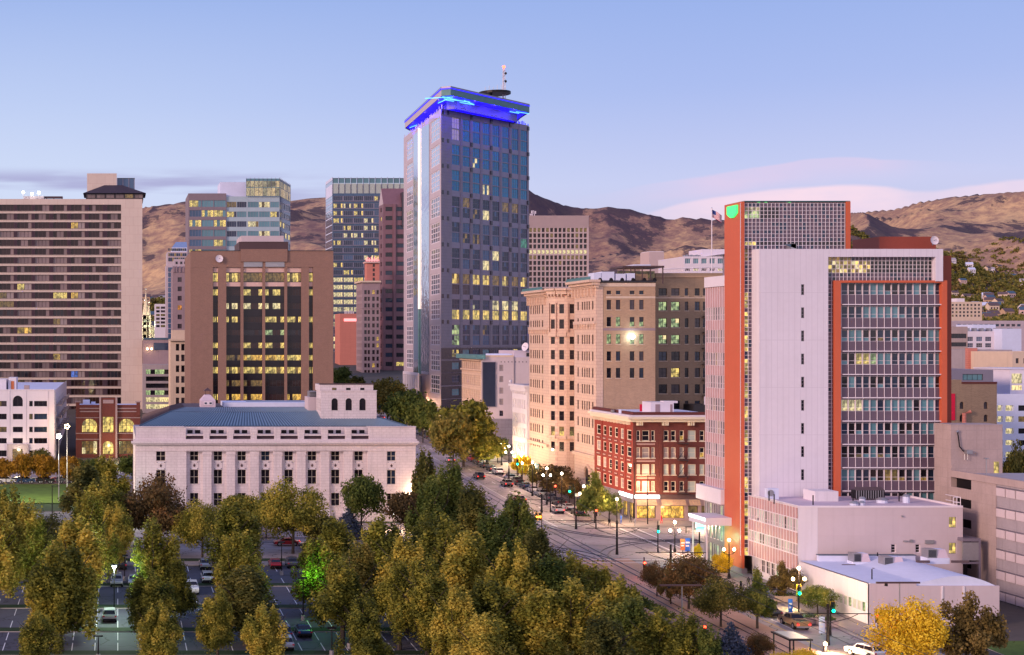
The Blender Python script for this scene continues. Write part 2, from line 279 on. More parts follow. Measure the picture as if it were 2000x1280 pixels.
# ---------------------------------------------------------------- helpers
def X(px, D): return (px-CX)*D/F
def Z(py, D): return H-(py-CY)*D/F
def G(y): return 0.02*(y-300) if y < 300 else 0.04*(y-300)      # the city climbs gently to the north
def gp(px, py):
    """ground point seen at a photo pixel"""
    D = 124700/(py-604)
    if D > 300: D = 142100/(py-546)
    return X(px, D), D
class MB:
    def __init__(s): s.v = []; s.f = []; s.m = []; s.mats = []
    def mi(s, m):
        if m not in s.mats: s.mats.append(m)
        return s.mats.index(m)
    def poly(s, pts, m):
        k = len(s.v); s.v += [tuple(p) for p in pts]; s.f.append(tuple(range(k, k+len(pts)))); s.m.append(s.mi(m))
    def box(s, x0, x1, y0, y1, z0, z1, m, skip=''):
        c = [(x0,y0,z0),(x1,y0,z0),(x1,y1,z0),(x0,y1,z0),(x0,y0,z1),(x1,y0,z1),(x1,y1,z1),(x0,y1,z1)]
        k = len(s.v); s.v += c; i = s.mi(m)
        for tag, q in (('b',(3,2,1,0)),('t',(4,5,6,7)),('f',(0,1,5,4)),('r',(1,2,6,5)),('k',(2,3,7,6)),('l',(3,0,4,7))):
            if tag not in skip: s.f.append(tuple(k+a for a in q)); s.m.append(i)
    def obox(s, o, u, L, d0, d1, z0, z1, m):
        """box along direction u (2D) from o, length L, from depth d0 to d1 on the inward side"""
        n = (-u[1], u[0])
        P = lambda a, b, z: (o[0]+u[0]*a+n[0]*b, o[1]+u[1]*a+n[1]*b, z)
        c = [P(0,d0,z0),P(L,d0,z0),P(L,d1,z0),P(0,d1,z0),P(0,d0,z1),P(L,d0,z1),P(L,d1,z1),P(0,d1,z1)]
        k = len(s.v); s.v += c; i = s.mi(m)
        for q in ((3,2,1,0),(4,5,6,7),(0,1,5,4),(1,2,6,5),(2,3,7,6),(3,0,4,7)): s.f.append(tuple(k+a for a in q)); s.m.append(i)
    def prism(s, pts, z0, z1, m, top=None):
        n = len(pts); k = len(s.v); i = s.mi(m)
        s.v += [(p[0], p[1], z0) for p in pts]+[(p[0], p[1], z1) for p in pts]
        for a in range(n): s.f.append((k+a, k+(a+1) % n, k+n+(a+1) % n, k+n+a)); s.m.append(i)
        s.f.append(tuple(k+n+a for a in range(n))); s.m.append(s.mi(top or m))
        s.f.append(tuple(k+a for a in reversed(range(n)))); s.m.append(i)
    def tube(s, pts, rad, m, n=8, cap=True):
        pts = [Vector(p) for p in pts]; k = len(s.v); i = s.mi(m)
        if not isinstance(rad, (list, tuple)): rad = [rad]*len(pts)
        for j, p in enumerate(pts):
            d = (pts[min(j+1, len(pts)-1)]-pts[max(j-1, 0)]).normalized()
            a = Vector((0, 0, 1)) if abs(d.z) < 0.9 else Vector((1, 0, 0))
            e1 = d.cross(a).normalized(); e2 = d.cross(e1)
            for q in range(n):
                t = 2*math.pi*q/n; s.v.append(tuple(p+(e1*math.cos(t)+e2*math.sin(t))*rad[j]))
        for j in range(len(pts)-1):
            for q in range(n):
                a = k+j*n+q; b = k+j*n+(q+1) % n; s.f.append((a, b, b+n, a+n)); s.m.append(i)
        if cap:
            s.f.append(tuple(k+q for q in reversed(range(n)))); s.m.append(i)
            e = k+(len(pts)-1)*n; s.f.append(tuple(e+q for q in range(n))); s.m.append(i)
    def ball(s, c, r, m, n=10, k=6, sz=1.0):
        b = len(s.v); i = s.mi(m)
        for a in range(k+1):
            ph = math.pi*a/k
            for q in range(n):
                t = 2*math.pi*q/n; s.v.append((c[0]+r*math.sin(ph)*math.cos(t), c[1]+r*math.sin(ph)*math.sin(t), c[2]+r*sz*math.cos(ph)))
        for a in range(k):
            for q in range(n):
                p = b+a*n+q; w = b+a*n+(q+1) % n; s.f.append((p, p+n, w+n, w)); s.m.append(i)
    def add(s, other, f):
        k = len(s.v); s.v += [f(p) for p in other.v]
        for q, mi in zip(other.f, other.m): s.f.append(tuple(k+a for a in q)); s.m.append(s.mi(other.mats[mi]))
    def mesh(s, name, off=(0, 0, 0)):
        me = bpy.data.meshes.new(name)
        me.from_pydata([(p[0]-off[0], p[1]-off[1], p[2]-off[2]) for p in s.v], [], s.f)
        for m in s.mats: me.materials.append(MATS[m])
        me.polygons.foreach_set('material_index', s.m); me.update(); return me
    def build(s, name, parent=None, smooth=False):
        top = parent.parent if parent and parent.parent else parent
        off = top.location if top else (0, 0, 0)
        me = s.mesh(name, off)
        if smooth: me.polygons.foreach_set('use_smooth', [True]*len(me.polygons))
        o = bpy.data.objects.new(name, me); sc.collection.objects.link(o); o.parent = parent
        return o
def thing(name, label, cat, loc=(0, 0, 0), group=None):
    o = bpy.data.objects.new(name, None); o.empty_display_size = 0.5; sc.collection.objects.link(o); o.location = loc
    o['label'] = label; o['category'] = cat
    if group: o['group'] = group
    return o
def tag(o, label, cat, group=None):
    o['label'] = label; o['category'] = cat
    if group: o['group'] = group
    return o
def structure(o, kind='structure'): o['kind'] = kind; return o
def copy_tree(src, loc, rz=0.0, label=None, group=None, color=None):
    r = src.copy(); sc.collection.objects.link(r); r.location = loc; r.rotation_euler = (0, 0, rz)
    if label: r['label'] = label
    if group: r['group'] = group
    for ch in src.children:
        c = ch.copy(); sc.collection.objects.link(c); c.parent = r
        if color and ch.name.startswith('body'): c.color = (*color, 1)
        for g in ch.children:
            d = g.copy(); sc.collection.objects.link(d); d.parent = c
    return r
ORD = 'first second third fourth fifth sixth seventh eighth ninth tenth eleventh twelfth thirteenth fourteenth fifteenth sixteenth seventeenth eighteenth nineteenth twentieth'.split()
ORD += ['twenty-'+o for o in ORD[:9]]+['thirtieth']+['thirty-'+o for o in ORD[:9]]
PEND = {}
def later(o, key, what, where, px, group=None):
    """label given at the end, when the whole row is known"""
    PEND.setdefault(key, []).append((px, o, what, where)); o['group'] = group or key
def settle():
    for key, L in PEND.items():
        kinds = {}
        for px, o, what, where in sorted(L, key=lambda a: a[0]): kinds.setdefault((what, where), []).append(o)
        for (what, where), os_ in kinds.items():
            for i, o in enumerate(os_):
                o['label'] = (what+' '+where) if len(os_) == 1 else ('leftmost of the %s %s' % (what, where) if i == 0 else '%s %s from the left %s' % (ORD[i], what, where))

# ---- windows
WCACHE = {}
def win_mb(w, h, st, key, var):
    """window in its opening: x along the wall, y inward, z up"""
    m = MB(); fw = st.get('fw', 0.08); mw = st.get('mw', 0.05); fr = st.get('frame', 'frame_dark'); d = st.get('inset', 0.25)
    nx, ny = st.get('nx', 1), st.get('ny', 1); r = random.Random(var*13+5)
    xs = [w*i/nx for i in range(nx+1)]; zs = [h*i/ny for i in range(ny+1)]
    if 'split' in st: zs = [0, h*st['split'], h]; ny = 2
    for i in range(nx):
        for j in range(ny):
            g = key
            if isinstance(key, tuple): g = key[0] if r.random() < key[2] else key[1]
            m.poly([(xs[i], d, zs[j]), (xs[i+1], d, zs[j]), (xs[i+1], d, zs[j+1]), (xs[i], d, zs[j+1])], g)
    if fw > 0:
        e = d-0.06
        m.box(0, w, e, d-0.004, 0, fw, fr); m.box(0, w, e, d-0.004, h-fw, h, fr)
        m.box(0, fw, e+0.002, d-0.002, fw, h-fw, fr); m.box(w-fw, w, e+0.002, d-0.002, fw, h-fw, fr)
        for x in xs[1:-1]: m.box(x-mw/2, x+mw/2, e+0.01, d-0.003, fw, h-fw, fr)
        for z in zs[1:-1]: m.box(fw, w-fw, e+0.015, d-0.0035, z-mw/2, z+mw/2, fr)
    if st.get('sill'):
        m.box(-0.12, w+0.12, -0.12, d-0.07, -0.16, -0.002, st['sill'])
    return m
class Bld:
    def __init__(s, name, label, cat, loc, group=None, cap=100):
        s.root = thing(name, label, cat, loc, group); s.n = 0; s.rest = None; s.cap = cap; s.seed = len(name)*7+len(label)
        s.r = random.Random(s.seed)
    def part(s, mb, name, smooth=False): return mb.build(name, s.root, smooth) if mb.f else None
    def window(s, W, u, z, w, h, st, key, name='window'):
        var = s.r.randrange(3)
        ck = (round(w, 2), round(h, 2), tuple(sorted((k, str(v)) for k, v in st.items())), key, var)
        if ck not in WCACHE:
            mb = win_mb(w, h, st, key, var); WCACHE[ck] = [mb, None]
        mb, me = WCACHE[ck]
        px, py = W.p0[0]+W.u[0]*u, W.p0[1]+W.u[1]*u
        if s.n < s.cap:
            if me is None: me = WCACHE[ck][1] = mb.mesh(name)
            o = bpy.data.objects.new(name, me); sc.collection.objects.link(o); o.parent = s.root
            l = s.root.location; o.location = (px-l[0], py-l[1], z-l[2]); o.rotation_euler = (0, 0, math.atan2(W.u[1], W.u[0]))
        else:
            if s.rest is None: s.rest = MB()
            ux, uy = W.u
            s.rest.add(mb, lambda p: (px+ux*p[0]-uy*p[1], py+uy*p[0]+ux*p[1], z+p[2]))
        s.n += 1
    def done(s):
        if s.rest:
            o = s.rest.build('window_rows', s.root); o['kind'] = 'stuff'
        return s.root
class Wall:
    def __init__(s, p0, p1):
        s.p0 = p0; s.p1 = p1; d = (p1[0]-p0[0], p1[1]-p0[1]); s.L = math.hypot(*d); s.u = (d[0]/s.L, d[1]/s.L); s.n = (s.u[1], -s.u[0])
    def U(s, px):
        k = (px-CX)/F; return (k*s.p0[1]-s.p0[0])/(s.u[0]-k*s.u[1])
    def D(s, px): return s.p0[1]+s.u[1]*s.U(px)
    def z(s, py, px): return Z(py, s.D(px))
    def cols(s, L): return [(s.U(a), s.U(b)) for a, b in L]
    def rows(s, L, px): return sorted((s.z(b, px), s.z(a, px)) for a, b in L)
    def P(s, u, d, z): return (s.p0[0]+s.u[0]*u-s.n[0]*d, s.p0[1]+s.u[1]*u-s.n[1]*d, z)
def rep(a, w, step, n): return [(a+step*i, a+step*i+w) for i in range(n)]
def facade(B, W, z0, z1, cols, rows, wall, st=None, pick=None, u0=None, u1=None, gap=None, span=None, skip=None, arch=None, name='wall', only=None):
    """wall with real openings; every opening gets a window"""
    st = st or {}; d = st.get('inset', 0.25)
    u0 = 0 if u0 is None else u0; u1 = W.L if u1 is None else u1
    cols = [(max(a, u0), min(b, u1)) for a, b in cols if b > u0+0.05 and a < u1-0.05]
    rows = [(max(a, z0), min(b, z1)) for a, b in rows if b > z0+0.05 and a < z1-0.05]
    us = sorted(set([u0, u1]+[round(x, 4) for c in cols for x in c])); zs = sorted(set([z0, z1]+[round(x, 4) for c in rows for x in c]))
    m = MB()
    def inside(v, L):
        for i, (a, b) in enumerate(L):
            if a-1e-3 <= v <= b+1e-3: return i
        return None
    colidx = [inside((us[i]+us[i+1])/2, cols) for i in range(len(us)-1)]
    rowidx = [inside((zs[j]+zs[j+1])/2, rows) for j in range(len(zs)-1)]
    op = lambda i, j: i is not None and j is not None and not (skip and skip(i, j))
    for j in range(len(zs)-1):
        run = None
        for i in range(len(us)-1):
            ci, rj = colidx[i], rowidx[j]
            if op(ci, rj): run = None; continue
            mt = wall
            if rj is not None and ci is None and gap and us[i] > cols[0][0]-0.1 and us[i+1] < cols[-1][1]+0.1: mt = gap
            elif ci is not None and rj is None and span and zs[j] > rows[0][0]-0.1 and zs[j+1] < rows[-1][1]+0.1: mt = span
            m.poly([W.P(us[i], 0, zs[j]), W.P(us[i+1], 0, zs[j]), W.P(us[i+1], 0, zs[j+1]), W.P(us[i], 0, zs[j+1])], mt)
    order = [(i, j) for j in reversed(range(len(rows))) for i in range(len(cols))]
    for i, j in order:
        if skip and skip(i, j): continue
        a, b = cols[i]; c, e = rows[j]
        rv = wall
        m.poly([W.P(a, 0, c), W.P(a, d, c), W.P(a, d, e), W.P(a, 0, e)], rv); m.poly([W.P(b, d, c), W.P(b, 0, c), W.P(b, 0, e), W.P(b, d, e)], rv)
        m.poly([W.P(a, 0, c), W.P(b, 0, c), W.P(b, d, c), W.P(a, d, c)], rv); m.poly([W.P(a, d, e), W.P(b, d, e), W.P(b, 0, e), W.P(a, 0, e)], rv)
        if arch and arch(i, j):
            r = (b-a)/2; cx = (a+b)/2; zc = e-r; N = 8
            arc = [(cx-r*math.cos(math.pi*q/N), zc+r*math.sin(math.pi*q/N)) for q in range(N+1)]
            for q in range(N//2): m.poly([W.P(a, 0, e), W.P(*[arc[q][0]], 0, arc[q][1]), W.P(arc[q+1][0], 0, arc[q+1][1])], wall)
            for q in range(N//2, N): m.poly([W.P(b, 0, e), W.P(arc[q][0], 0, arc[q][1]), W.P(arc[q+1][0], 0, arc[q+1][1])], wall)
            for q in range(N): m.poly([W.P(arc[q][0], 0, arc[q][1]), W.P(arc[q+1][0], 0, arc[q+1][1]), W.P(arc[q+1][0], d, arc[q+1][1]), W.P(arc[q][0], d, arc[q][1])], wall)
        key = pick(i, len(rows)-1-j) if pick else 'glass_dark'
        B.window(W, a, c, b-a, e-c, st, key)
    B.part(m, name)
def sides(B, x0, x1, y0, y1, z0, z1, wall, roof='roof_grey', faces='rkl', parapet=0.0, inset=0.3):
    """the plain sides of a block and its roof"""
    m = MB()
    m.box(x0, x1, y0, y1, z0, z1, wall, skip='bt'+''.join(c for c in 'frkl' if c not in faces))
    if parapet:
        for (a, b, c, e) in ((x0, x1, y0, y0+inset), (x0, x1, y1-inset, y1), (x0, x0+inset, y0+inset, y1-inset), (x1-inset, x1, y0+inset, y1-inset)):
            m.box(a, b, c, e, z1+0.002, z1+parapet, wall)
    B.part(m, 'wall')
    r = MB(); e = 0.0; r.poly([(x0+e, y0+e, z1), (x1-e, y0+e, z1), (x1-e, y1-e, z1), (x0+e, y1-e, z1)], roof); B.part(r, 'roof')
def chooser(seed, base, lits=(), p=0.1):
    r = random.Random(seed); base = list(base); lits = list(lits)
    return lambda i, j: (r.choice(lits) if lits and r.random() < p else r.choice(base))
def bar(B, W, u0, u1, z0, z1, d0, d1, m, name='cornice'):
    """a bar along a wall, standing d0 (negative = proud) to d1"""
    b = MB(); o = (W.p0[0]+W.u[0]*u0, W.p0[1]+W.u[1]*u0); b.obox(o, W.u, u1-u0, d0, d1, z0, z1, m); return B.part(b, name)
# ---------------------------------------------------------------- large structure: ground, roads
def sheet(name, x0, x1, y0, y1, dz, m, kind='structure', parent=None):
    mb = MB(); ys = sorted(set([y0, y1]+([300] if y0 < 300 < y1 else [])))
    for a, b in zip(ys, ys[1:]): mb.poly([(x0, a, G(a)+dz), (x1, a, G(a)+dz), (x1, b, G(b)+dz), (x0, b, G(b)+dz)], m)
    o = mb.build(name, parent)
    if kind and not parent: o['kind'] = kind
    return o
def slab(name, x0, x1, y0, y1, h, m, side='kerb'):
    """raised sheet with a kerb face"""
    mb = MB(); ys = sorted(set([y0, y1]+([300] if y0 < 300 < y1 else [])))
    for a, b in zip(ys, ys[1:]):
        mb.poly([(x0, a, G(a)+h), (x1, a, G(a)+h), (x1, b, G(b)+h), (x0, b, G(b)+h)], m)
        for x in (x0, x1): mb.poly([(x, a, G(a)-0.1), (x, b, G(b)-0.1), (x, b, G(b)+h), (x, a, G(a)+h)], side)
    for y in (y0, y1): mb.poly([(x0, y, G(y)-0.1), (x1, y, G(y)-0.1), (x1, y, G(y)+h), (x0, y, G(y)+h)], side)
    return structure(mb.build(name))
gm = MB()
for a, b in ((20, 300), (300, 1500), (1500, 2300)): gm.poly([(-900, a, G(a)), (2600, a, G(a)), (2600, b, G(b)), (-900, b, G(b))], 'ground_soil')
structure(gm.build('ground'))
EAST, WEST = 97.0, 67.0
sheet('main_road', WEST, EAST, 120, 256, 0.02, 'asphalt_road'); sheet('main_road', WEST, EAST, 292, 900, 0.02, 'asphalt_road')
sheet('cross_road', -120, 420, 256, 292, 0.024, 'asphalt_road')
sheet('tram_lane', 74.5, 88.0, 120, 255.9, 0.034, 'concrete_salmon')
sheet('tram_lane', 78.5, 86.5, 292.1, 620, 0.034, 'concrete_grey')
sheet('parking_lot', -60, 50, 150, 248, 0.02, 'asphalt')
slab('pavement', -120, WEST, 292, 297.5, 0.14, 'pavement'); slab('pavement', 61.5, WEST, 297.6, 620, 0.14, 'pavement')
slab('pavement', EAST, 420, 292, 301, 0.14, 'pavement'); slab('pavement', EAST, 105, 301.1, 700, 0.14, 'pavement')
slab('pavement', EAST, 102.6, 120, 252, 0.14, 'pavement'); slab('pavement', 102.7, 420, 243, 252, 0.14, 'pavement')
slab('pavement', -120, 66, 249, 252.5, 0.14, 'pavement')
slab('plaza', 60, 74, 120, 250, 0.12, 'concrete_salmon')
slab('grass_strip', -60, 60, 252.7, 255.6, 0.1, 'lawn_dark')
slab('lawn', -100, -3.1, 322, 352, 0.5, 'lawn_green', 'lawn_dark'); slab('lawn', -100, -3.1, 312, 321.9, 0.3, 'lawn_dark'); slab('plaza', -100, -3.1, 297.7, 311.9, 0.15, 'pavement')
slab('lawn', 2, 61.4, 297.6, 299.8, 0.12, 'lawn_dark')
slab('lawn', 110, 200, 120, 192, 0.1, 'lawn_green')
slab('footpath', -3, 2, 297.7, 352, 0.16, 'pavement')
sheet('side_street', -130, 60, 354, 378, 0.03, 'asphalt_road')
# planting strips between the parking rows
for y0 in (184, 197.5, 213, 230): slab('grass_strip', -60, 50, y0, y0+2.4, 0.14, 'lawn_dark')
mk = MB()
def stripe(m, x0, y0, x1, y1, w=0.11, dz=0.03, mt='paint_white'):
    d = math.hypot(x1-x0, y1-y0); nx, ny = -(y1-y0)/d*w/2, (x1-x0)/d*w/2
    m.poly([(x0+nx, y0+ny, G(y0)+dz), (x0-nx, y0-ny, G(y0)+dz), (x1-nx, y1-ny, G(y1)+dz), (x1+nx, y1+ny, G(y1)+dz)], mt)
for x in np.arange(-58, 49, 2.9):
    for y in (179.2, 186.6, 192.7, 200.1, 208.2, 215.6, 225.2, 232.6, 243.2): stripe(mk, x, y, x, y+4.6)
o = mk.build('bay_lines'); structure(o)
lm = MB()
for y in np.arange(300, 640, 8.0):
    stripe(lm, 74.5, y, 74.5, y+3.2, 0.18, 0.036); stripe(lm, 90.5, y, 90.5, y+3.2, 0.18, 0.036)
for x in (70.8, 78.2, 86.8): stripe(lm, x, 293 if x < 90 else 300, x, 299.9, 0.22, 0.036); stripe(lm, x, 300.1, x, 620, 0.12, 0.036)
for x in (94.4,): stripe(lm, x, 300.1, x, 560, 0.14, 0.036)
for y in (294.2, 297.4, 251.4, 254.6): stripe(lm, 68, y, 96.5, y, 0.3, 0.05)
for x in (64.3, 66.3, 98.4, 101.4): stripe(lm, x, 257, x, 291, 0.3, 0.05)
for y in (266, 274.2, 282): stripe(lm, 104, y, 420, y, 0.16, 0.05); stripe(lm, -120, y, 60, y, 0.16, 0.05)
stripe(lm, 90.5, 199, 90.5, 248, 0.16, 0.05); stripe(lm, 89.2, 160, 89.2, 248, 0.14, 0.05, 'paint_yellow')
structure(lm.build('road_markings'))
# tram rails, with the curves of the turning track
rl = MB()
for x in (79.6, 81.05, 83.6, 85.05):
    rl.tube([(x, 120, G(120)+0.05), (x, 300, 0.05)], 0.07, 'rail_steel', 4); rl.tube([(x, 300, 0.05), (x, 620, G(620)+0.05)], 0.07, 'rail_steel', 4)
for cx, cy, r, a0, a1 in ((58, 252, 23, 0, 90), (58, 252, 24.45, 0, 90), (58, 250.5, 27.2, 0, 90), (108, 252, 23.5, 90, 180), (108, 252, 24.95, 90, 180), (108, 297, 24, 180, 270), (108, 297, 22.5, 180, 270)):
    rl.tube([(cx+r*math.cos(math.radians(a)), cy+r*math.sin(math.radians(a)), G(cy+r*math.sin(math.radians(a)))+0.05) for a in np.linspace(a0, a1, 22)], 0.07, 'rail_steel', 4)
for y in (273.2, 274.7, 277.5, 279): rl.tube([(-120, y, G(y)+0.05), (61, y, G(y)+0.05)], 0.06, 'rail_steel', 4)
structure(rl.build('tram_rails'))
# ---------------------------------------------------------------- hills behind the city
SIL = [(-300, 430), (0, 420), (150, 412), (280, 407), (310, 402), (340, 397), (380, 392), (450, 400), (520, 404), (566, 393), (600, 388), (640, 386), (700, 400), (800, 395), (900, 380), (980, 372),
       (1033, 372), (1060, 386), (1100, 401), (1140, 408), (1170, 407), (1187, 404), (1220, 408), (1260, 417), (1300, 428), (1350, 426), (1400, 430), (1450, 428),
       (1520, 434), (1600, 425), (1656, 417), (1700, 413), (1740, 411), (1800, 395), (1860, 385), (1930, 379), (2000, 374), (2100, 368), (2400, 372)]
def terrain():
    nx, ny = 640, 300
    px = np.linspace(-260, 2260, nx); D = 1250*(6200/1250)**np.linspace(0, 1, ny)
    sx_, sy_ = zip(*SIL); ridge = np.interp(px, sx_, sy_)
    PX, DD = np.meshgrid(px, D); XX = (PX-CX)*DD/F
    zr = H-(ridge-CY)*6000/F
    t = np.clip((DD-1250)/(6000-1250), 0, 1)
    base = G(1250)
    s = np.interp(t, [0, 0.12, 0.3, 0.5, 0.7, 0.85, 1.0], [0, 0.03, 0.12, 0.30, 0.56, 0.83, 1.0])
    Zm = base+(zr[None, :]-base)*s
    rg = np.random.RandomState(5); 
    def vn(x, y):
        xi = np.floor(x).astype(int); yi = np.floor(y).astype(int); xf = x-xi; yf = y-yi
        u = xf*xf*(3-2*xf); v = yf*yf*(3-2*yf)
        def h(a, b):
            q = np.sin(a*127.1+b*311.7)*43758.5453; return q-np.floor(q)
        return (h(xi, yi)*(1-u)+h(xi+1, yi)*u)*(1-v)+(h(xi, yi+1)*(1-u)+h(xi+1, yi+1)*u)*v
    tot = np.zeros_like(Zm); amp = 1.0; fr = 1/760.0; xr = XX*0.92+DD*0.39+300*vn(XX/900, DD/900); yr = DD*0.62-XX*0.39
    for o in range(5):
        n = 1-np.abs(2*vn(xr*fr+11*o, yr*fr+7*o)-1); tot += amp*(n*n if o < 2 else (n-0.5)*0.8); amp *= (0.42 if o < 2 else 0.30); fr *= 2.05
    env = np.interp(t, [0, 0.15, 0.4, 0.8, 0.93, 1.0], [0, 0.05, 0.55, 1.0, 0.6, 0.10])
    Zm += (tot-0.85)*215*env
    tgt = (CY-ridge)/F
    for _ in range(4):
        ang = (Zm-H)/DD; am = ang.argmax(0); ii = np.arange(nx); zs = Zm[am, ii]; ds = DD[am, ii]
        k = (tgt*ds+H-base)/np.maximum(zs-base, 1); k = np.convolve(np.pad(k, 14, 'edge'), np.hanning(31)[1:-1]/np.hanning(31).sum(), 'valid'); Zm = base+(Zm-base)*k[None, :]
    v = np.stack([XX, DD, Zm], -1).reshape(-1, 3)
    idx = np.arange(nx*ny).reshape(ny, nx)
    q = np.stack([idx[:-1, :-1], idx[:-1, 1:], idx[1:, 1:], idx[1:, :-1]], -1).reshape(-1, 4)
    me = bpy.data.meshes.new('hills'); me.from_pydata(v.tolist(), [], q.tolist()); me.update()
    me.polygons.foreach_set('use_smooth', [True]*len(me.polygons))
    m, t_ = newmat('hill_grass')
    co = t_.n('ShaderNodeTexCoord').outputs['Object']
    a = t_.n('ShaderNodeTexNoise', {0: co, 'Scale': 0.0016, 'Detail': 8.0, 'Roughness': 0.6}).outputs[0]
    b = t_.n('ShaderNodeTexNoise', {0: co, 'Scale': 0.0052, 'Detail': 10.0, 'Roughness': 0.72}).outputs[0]
    c = t_.n('ShaderNodeTexNoise', {0: co, 'Scale': 0.030, 'Detail': 6.0, 'Roughness': 0.7}).outputs[0]
    s3 = t_.n('ShaderNodeSeparateXYZ', {0: t_.n('ShaderNodeNewGeometry').outputs['Normal']})
    slope = t_.m('MULTIPLY', s3.outputs[0], 0.22)      # grass on the west spurs, scrub in the east-facing draws
    col = t_.ramp(t_.m('ADD', t_.m('MULTIPLY', a, 0.5), t_.m('MULTIPLY', c, 0.5)), [(0.38, (0.18, 0.105, 0.11)), (0.49, (0.34, 0.21, 0.155)), (0.60, (0.60, 0.39, 0.22))])
    f = t_.m('ADD', t_.m('ADD', t_.m('MULTIPLY', b, 0.8), t_.m('MULTIPLY', c, 0.25)), slope)
    col = t_.mix(t_.rng(f, 0.51, 0.555, 0, 0.86), col, (0.066, 0.050, 0.072, 1))
    bp = t_.n('ShaderNodeBump', {'Height': c, 'Strength': 0.6, 'Distance': 8.0}).outputs[0]
    finish(t_, **{'Base Color': col, 'Roughness': 0.95, 'Specular IOR Level': 0.05, 'Normal': bp})
    me.materials.append(m); o = bpy.data.objects.new('hills', me); sc.collection.objects.link(o); o['kind'] = 'structure'
    def height(x, y):
        p = x*F/y+CX; i = (p+260)/2520*(nx-1); j = math.log(y/1250)/math.log(6200/1250)*(ny-1)
        i = min(max(int(i), 0), nx-2); j = min(max(int(j), 0), ny-2); return float(Zm[j, i])
    return height
hill_z = terrain()
# ---------------------------------------------------------------- buildings
def front(px0, px1, D): return Wall((X(px0, D), D), (X(px1, D), D))
def westw(x, yn, yf): return Wall((x, yf), (x, yn))

def hotel():
    D = 560; W = front(-70, 278, D); g = G(D); zt = Z(389, D)
    B = Bld('office_tower', 'wide tan concrete slab tower with horizontal bands of brown windows', 'building', (W.p0[0], D, g))
    gaps = [(-36+34.7*k, -36+34.7*k+28.4) for k in range(8)]; gaps[-1] = (208.5, 236.6)
    cols = W.cols([(a+ (1 if a>100 else 0), b) for a, b in gaps]); rows = W.rows([(400+17.1*k, 412.6+17.1*k) for k in range(25)], 100)
    lits = {(4, 2): 'lit_warm', (1, 9): 'lit_yellow', (0, 10): 'lit_dim', (3, 10): 'lit_yellow', (4, 10): 'lit_warm', (3, 13): 'lit_dim', (1, 14): 'lit_warm', (7, 15): 'lit_warm', (3, 17): 'lit_warm',
            (4, 19): 'lit_blue', (3, 20): 'lit_dim', (1, 20): 'lit_dim', (0, 11): 'lit_dim', (3, 15): ('lit_pale', 'glass_dark', 0.3)}
    r = random.Random(3)
    def pick(i, j):
        i2 = i-1
        if (i2, j) in lits:
            k = lits[(i2, j)]; return k if isinstance(k, tuple) else (k, 'glass_curtain', 0.75)
        return ('glass_brown', 'glass_blind', r.choice([0.25, 0.5, 0.8])) if j < 12 or r.random() < 0.5 else ('glass_dark', 'glass_brown', 0.5)
    facade(B, W, g, zt, cols, rows, 'hotel_concrete', dict(nx=4, frame='frame_brown', fw=0.12, mw=0.14, inset=0.5), pick, gap='pier_dark')
    sides(B, W.p0[0], W.p1[0], D, D+22, g, zt, 'hotel_concrete', 'roof_grey')
    for k in range(25):
        a, b = rows[k]; bar(B, W, 0, W.U(236.6), a-0.10, a-0.002, -0.18, 0.3, 'hotel_concrete', 'sill_band')
    # rooftop: lift house, dark hipped restaurant and glass box
    m = MB(); m.box(X(170, D+6), X(228, D+6), D+6, D+18, zt, Z(339, D+6), 'hotel_concrete'); B.part(m, 'lift_house')
    a, b = X(167.5, D+2), X(280, D+2); z1, z2, z3 = Z(378, D+2), Z(375.5, D+2), Z(362, D+6)
    W2 = Wall((a, D+2), (b, D+2))
    facade(B, W2, zt, z1, [(0.4+i*3.6, 0.4+i*3.6+3.2) for i in range(6)], [(zt+0.5, z1-0.3)], 'frame_dark', dict(nx=2, frame='frame_brown', inset=0.2), lambda i, j: 'lit_dim' if i == 4 else 'glass_blind')
    m = MB(); m.box(a, b, D+2.01, D+20, zt, z1, 'frame_dark', skip='f')
    A_, B_, C_, D_ = (a-1, D+1, z1), (b+1, D+1, z1), (b+1, D+21, z1), (a-1, D+21, z1); E_, F_, G_, H_ = (a+7, D+6, z3), (b-8, D+6, z3), (b-8, D+16, z3), (a+7, D+16, z3)
    mat('roof_dark', (0.045, 0.035, 0.055), 0.2)
    for q in ((A_, B_, F_, E_), (B_, C_, G_, F_), (D_, A_, E_, H_), (C_, D_, H_, G_), (E_, F_, G_, H_)): m.poly(q, 'roof_dark')
    B.part(m, 'restaurant_roof')
    m = MB(); m.box(X(229, D+8), X(263, D+8), D+8, D+15, z3-2, Z(349, D+8), 'glass_blue'); m.box(X(228.6, D+8), X(263.4, D+8), D+7.9, D+15.1, Z(349, D+8)+.01, Z(348, D+8), 'frame_dark')
    for p in (229, 240, 251.5, 262): m.box(X(p, D+8)-0.1, X(p, D+8)+0.15, D+7.85, D+7.99, z3-1, Z(349, D+8), 'frame_grey')
    B.part(m, 'glass_box')
    m = MB(); m.box(X(47, D+4), X(86, D+4), D+4, D+10, zt, Z(383.5, D+4), 'roof_grey'); m.box(X(86.2, D+4), X(122, D+4), D+5, D+9, Z(386, D+4), Z(383.2, D+4), 'frame_brown')
    for p in (90, 104, 120): m.box(X(p, D+4), X(p, D+4)+0.4, D+5, D+5.4, zt, Z(386, D+4), 'frame_brown')
    B.part(m, 'roof_plant')
    for p, q in ((45.5, 376), (62.5, 379), (76, 376.5)):
        m = MB(); m.tube([(X(p, D+3), D+3, zt), (X(p, D+3), D+3, Z(q, D+3))], 0.1, 'metal_grey', 6); m.ball((X(p, D+3), D+3, Z(q, D+3)), 0.5, 'bulb_white'); B.part(m, 'roof_lamp')
    B.done()
hotel()

